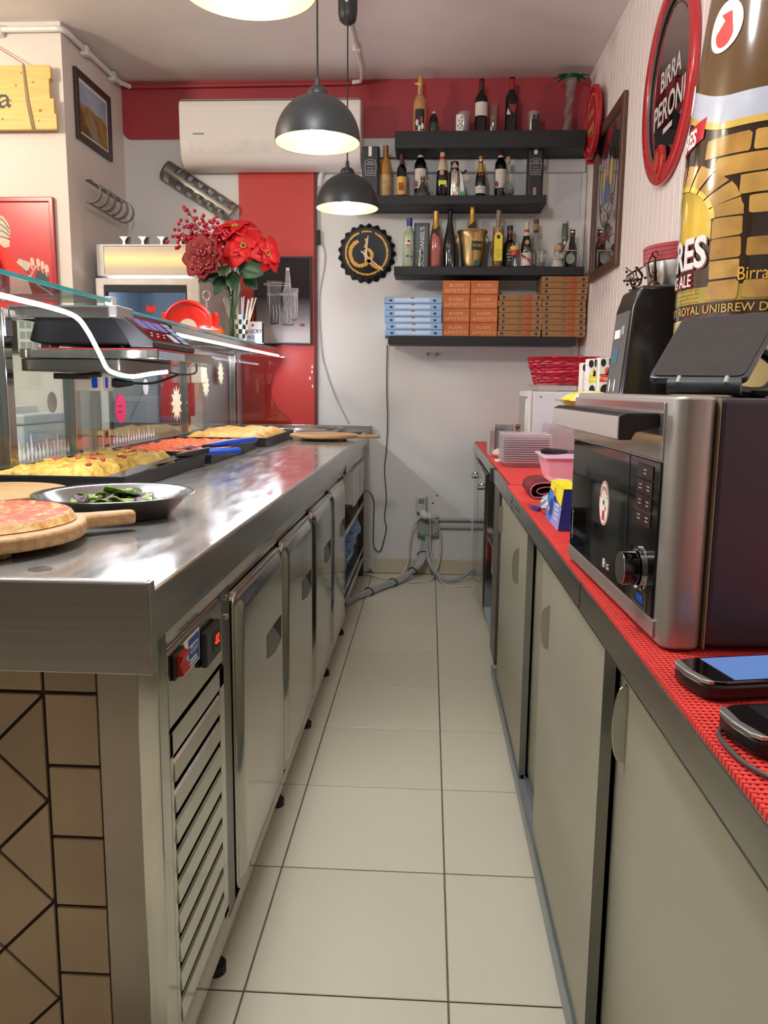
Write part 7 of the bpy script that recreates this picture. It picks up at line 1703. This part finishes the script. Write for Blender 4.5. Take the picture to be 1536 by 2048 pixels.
o = T('ice_bucket', 'gold ice bucket with ring handles and a dark green label on the third shelf', 'bucket', (.235, YB-.005, Z3))
yb_ = YB-.005
P('bucket', lathe([(1e-4, .0006), (.058, .0006), (.061, .006), (.075, .16), (.08, .185), (.088, .202), (.091, .205), (.09, .21), (.084, .208), (.073, .18), (.059, .01), (1e-4, .01)], .235, yb_, Z3, 40), gold, o, sm=True, ang=50)
P('label', patch(.235, yb_, .0705, Z3+.095, Z3+.145, -PI/2-.1, -PI/2+.85, 10, .0752), M('label_green', '123A36', .4), o, sm=True)
txt('MOET', .022, gold_ink, o, (.262, yb_-.0755, Z3+.112), ((.94, .34, 0), (0, -.06, 1)), bold=.02)
for s_ in (-1, 1): P('ring_handle', tube([(.235+s_*.083+.004*s_, yb_-.01+.018*math.cos(a), Z3+.155+.026*math.sin(a)) for a in [2*PI*i/16 for i in range(17)]], .0035, 6), gold, o, sm=True)
P('medallion', prism(ell(.262, Z3+.022, .018, .018, 16), 'y', yb_-.067, yb_-.058), M('emerald', '1F5A50', .2), o, bv=.003)
o = bottle('champagne_bottle', 'rose champagne bottle with a gold neck standing in the gold bucket', 'bottle', .232, YB-.005, Z3+.0112, sc_(CHAMP, .9, 1.14), rose, [('foil', sc_([(.0285, .205), (.0182, .247), (.0156, .285), (.0178, .294), (.0178, .306), (1e-4, .3065)], .9, 1.14), foil_gold)], (), G3)
flat([(-.022, .235), (.018, .268), (.026, .235), (.01, .225), (-.024, .225)], ink, o, (.232, YB-.036, Z3), BACK, name='ribbon')
o = bottle('limoncello_bottle', 'tall square shouldered bottle with a long yellow label on the third shelf', 'bottle', .386, YB, Z3, [(1e-4, .0006), (.03, .0006), (.032, .004), (.032, .222), (.0315, .232), (.03, .236), (.012, .242), (.0115, .27), (1e-4, .271)], M('amber_liqueur', '8A5A3A', .1, coat=.4), [('clear_collar', [(.0325, .22), (.0325, .234)], glass('collar_glass', 'E0DCD4', .6, milky=.3)), ('stopper', [(.0118, .262), (.0145, .268), (.0145, .33), (1e-4, .331)], M('stopper_stone', '8E8468', .5, var=.2, scale=40))], (), G3)
lp_ = [(-.024, .04), (.024, .04), (.024, .175)]+[(.024*math.cos(a), .175+.026*math.sin(a)) for a in [i*PI/10 for i in range(1, 10)]]+[(-.024, .175)]
flat(lp_, M('label_lemon', 'E6D428', .5), o, (.386, YB-.0328, Z3), BACK, name='label')
flat([(-.008, .165), (.008, .165), (.010, .182), (0, .187), (-.010, .182)], ink, o, (.386, YB-.0332, Z3), BACK, name='emblem'); lines(o, .386, YB-.0332, Z3+.10, [.03, .022, .026, .02], M('label_olive_print', '8A8A2A', .5), .013)
o = bottle('bourbon_bottle', 'dark square shouldered whiskey bottle behind the striped glass', 'bottle', .458, YB+.04, Z3, [(1e-4, .0006), (.04, .0006), (.042, .004), (.042, .13), (.036, .15), (.018, .17), (.0165, .205), (.0155, .21), (1e-4, .211)], whisky, [('neck_band', [(.0185, .2), (.0185, .225)], M('neck_label', '8A5A4A', .5)), ('screw_cap', [(.0178, .226), (.0178, .25), (1e-4, .251)], foil_blk)], [(.0422, .02, .12, M('label_black', '141214', .5), 60)], G3)
lines(o, .458, YB+.04-.0432, Z3+.1, [.03, .04, .028, .02], lab_w, .018, .005)
o = glass_tumbler('clear glass with a yellow and red band in front of the dark whiskey bottle', .483, .03, .136, Z3, group=G3, y=YB-.04)
label(o, .483, YB-.04, .0292, Z3+.098, Z3+.118, M('band_sun_yellow', 'D8B42A', .4), 85, 'yellow_band'); label(o, .483, YB-.04, .0284, Z3+.068, Z3+.098, M('band_strong_red', 'B8302A', .4), 85, 'red_band')
o = bottle('champagne_bottle', 'champagne bottle with a slanting red sash label on the third shelf', 'bottle', .551, YB-.02, Z3, sc_(CHAMP, .8, .84), black_gl2, [('foil', sc_([(.024, .215), (.0178, .245), (.0152, .29), (.0178, .294), (.0178, .306), (1e-4, .3065)], .8, .84), foil_cream)], [(.0322, .01, .085, lab_w, 80)], G3)
flat([(-.03, .062), (-.03, .078), (.03, .04), (.03, .022)], M('sash_red2', 'A8322C', .5), o, (.551, YB-.0525, Z3), BACK, name='sash'); flat(ell(0, .142, .012, .013, 14), M('gold_seal', 'B8925A', .4), o, (.551, YB-.0535, Z3), BACK, name='seal')
P('red_band', lathe(sc_([(.0192, .24), (.0166, .262)], .8, .84), .551, YB-.02, Z3, 20), bpy.data.materials['sash_red'], o, sm=True)
o = bottle('spirit_bottle', 'clear slim necked bottle with a dark cork behind the etched glass', 'bottle', .612, YB+.05, Z3, [(1e-4, .0006), (.032, .0006), (.034, .004), (.034, .13), (.026, .165), (.013, .2), (.012, .23)], clear, [('cork_stopper', [(.0125, .215), (.0155, .22), (.0155, .288), (1e-4, .289)], M('cork_brown', '5E4228', .6)), ('neck_label', [(.0158, .225), (.0158, .262)], M('neck_label_tan', '9A825A', .6))], [(.0345, .03, .09, M('label_sand', 'C8B49A', .6), 40)], G3)
o = glass_tumbler('wide etched clear glass next to the sash label champagne', .632, .035, .10, Z3, group=G3, y=YB-.03)
for k in range(4): stroke([(.612+k*.012, Z3+.03), (.618+k*.012, Z3+.07), (.624+k*.012, Z3+.055)], .0016, ink_w, o, 0, org=(0, YB-.0665, 0))
o = T('angel_figurine', 'small white angel figurine with spread wings on the third shelf', 'figurine', (.734, YB-.03, Z3))
ya_ = YB-.03; angw = M('angel_white', 'C9C2B6', .6, var=.1, scale=20); skn = M('angel_skin', 'C99A76', .6); hair = M('angel_hair', '6E5A48', .7, var=.2, scale=40)
P('dress', lathe([(1e-4, .0006), (.035, .0006), (.036, .012), (.03, .03), (.024, .06), (.016, .082), (.008, .092), (1e-4, .093)], .732, ya_, Z3, 20), angw, o, sm=True)
P('head', ball(.738, ya_-.004, Z3+.112, .021, 14, 10, 1, 1, 1.05), skn, o, sm=True)
P('hair', J(ball(.746, ya_+.002, Z3+.119, .023, 12, 8), ball(.752, ya_-.004, Z3+.108, .014, 8, 6)), hair, o, sm=True)
P('arm', tube(spl([(.715, ya_-.01, Z3+.075), (.71, ya_-.03, Z3+.055), (.73, ya_-.036, Z3+.05)], 4), .007, 8), angw, o, sm=True)
P('arm', tube(spl([(.75, ya_-.01, Z3+.075), (.756, ya_-.03, Z3+.055), (.736, ya_-.036, Z3+.05)], 4), .007, 8), angw, o, sm=True)
for s_, tp in ((-1, (.682, Z3+.172)), (1, (.80, Z3+.168))):
    ox = .728+s_*.012
    w_ = [(ox, Z3+.05), (ox+s_*.035, Z3+.062), (tp[0]-s_*.004+s_*.002, Z3+.11), tp, (tp[0]-s_*.014, Z3+.15), (tp[0]-s_*.026, Z3+.122), (ox+s_*.012, Z3+.10), (ox, Z3+.085)]
    P('wing', prism(w_[::s_], 'y', ya_+.012, ya_+.017), angw, o, bv=.002)
    for k in range(3): P('feather', tube([(ox+s_*.008, ya_+.0105, Z3+.07+k*.012), (tp[0]-s_*(.004+k*.008), ya_+.0105, Z3+.11+k*.022)], .0016, 5), paper, o)
o = bottle('slim_bottle', 'tall slim clear bottle with printed measure marks behind the angel', 'bottle', .783, YB+.05, Z3, [(1e-4, .0006), (.018, .0006), (.019, .004), (.019, .25), (.017, .262), (.017, .276), (1e-4, .277)], glass('smoky_slim', 'AFB4AE', .7, milky=.25, mcol='9BA09A'), [('cap', [(.0185, .262), (.0185, .279), (1e-4, .28)], M('cap_pale', 'A9ACA8', .4))], (), G3)
for k in range(4): flat(rect(-.006, .004, .10+k*.03, .106+k*.03), ink, o, (.783, YB+.0303, Z3), BACK)
o = bottle('spirit_bottle', 'dark brown bottle with a gold ringed cap at the right end of the third shelf', 'bottle', .826, YB+.035, Z3, [(1e-4, .0006), (.028, .0006), (.03, .004), (.03, .11), (.022, .14), (.014, .16), (.0135, .2), (1e-4, .201)], whisky, [('screw_cap', [(.0145, .2), (.0145, .226), (1e-4, .227)], foil_blk), ('cap_ring', [(.015, .21), (.015, .216)], gold)], (), G3)
o = T('framed_glass', 'small clear plaque with a frosted oval at the right end of the third shelf', 'plaque', (.807, YB-.03, Z3))
P('plaque', box(.767, .848, YB-.034, YB-.026, Z3+.0006, Z3+.10), clear, o, bv=.001)
P('frame_edge', ring(rect(.766, .849, Z3+.0003, Z3+.101), rect(.77, .845, Z3+.004, Z3+.097), 'y', YB-.0355, YB-.0342), M('frame_pale', 'B8B4AA', .4), o)
flat(ell(.806, Z3+.052, .026, .03, 20), M('frosted_oval', '8E948E', .5), o, (0, YB-.0357, 0), BACK, name='frosted_oval')
# ---- lowest shelf: takeaway boxes
orm = M('orange_card', 'C8713A', .6, var=.08, scale=6, col2='B8602E'); orl = M('cream_print', 'DDB48A', .6)
op_ = T('takeaway_box', 'x', 'takeaway box', (0, 0, 0), local=True)
bw_, bd_, bh_ = .160, .17, .0795
P('carton', box(-bw_/2, bw_/2, -bd_/2, bd_/2, .0006, bh_-.004), orm, op_, bv=.0015, bseg=1)
P('lid', box(-bw_/2-.001, bw_/2+.001, -bd_/2-.001, bd_/2, bh_-.014, bh_-.0006), orm, op_, bv=.0015, bseg=1)
txt('BUON', .025, orl, op_, (0, -bd_/2-.0018, .044), BACK, bold=.015, space=1.25); txt('APPETITO', .026, orl, op_, (.003, -bd_/2-.0018, .013), BACK, bold=.015, space=1.25)
rown = ['bottom', 'second from the bottom', 'second from the top', 'top']
for c_ in range(2):
    for r_ in range(4):
        d = op_ if (c_ == 0 and r_ == 0) else dup(op_)
        d.location = ((.147, .3115)[c_]+random.uniform(-.0015, .0015), 4.945, Z4+r_*.0805); d.rotation_euler.z = random.uniform(-.012, .012)
        tag(d, f'orange takeaway box, {rown[r_]} of the {"left" if c_ == 0 else "right"} hand orange column', 'takeaway box', 'orange boxes on the wall shelf')
brown = M('brown_card', '9C7347', .7, var=.08, scale=6); br2 = M('brown_card_tab', '8A6440', .7); br3 = M('brown_card_print', 'AE5A30', .7, var=.2, scale=30)
brp = pizza_box(brown, .25, .22, .0335, kind='brown')
def ords(n): return ['bottom']+[f'{q} from the bottom' for q in ('second', 'third', 'fourth', 'fifth', 'sixth', 'seventh', 'eighth', 'ninth', 'tenth')][:n-2]+['topmost']
for k, nm in enumerate(ords(7)):
    d = brp if k == 0 else dup(brp); d.location = (.522+random.uniform(-.004, .004), 4.955, Z4+k*.0346); d.rotation_euler.z = random.uniform(-.015, .015)
    tag(d, f'brown pizza box, {nm} of the lower brown stack beside the orange boxes', 'pizza box', 'brown boxes, lower stack')
for k, nm in enumerate(ords(10)):
    d = dup(brp); top_ = k >= 7
    d.location = ((.772 if top_ else .775)+random.uniform(-.003, .003), 4.955, Z4+k*.0346); d.rotation_euler.z = random.uniform(-.012, .012)
    if top_: d.scale = (1.06, 1.0, 1.0)
    tag(d, f'brown pizza box, {nm} of the taller brown stack in the corner', 'pizza box', 'brown boxes, taller stack')
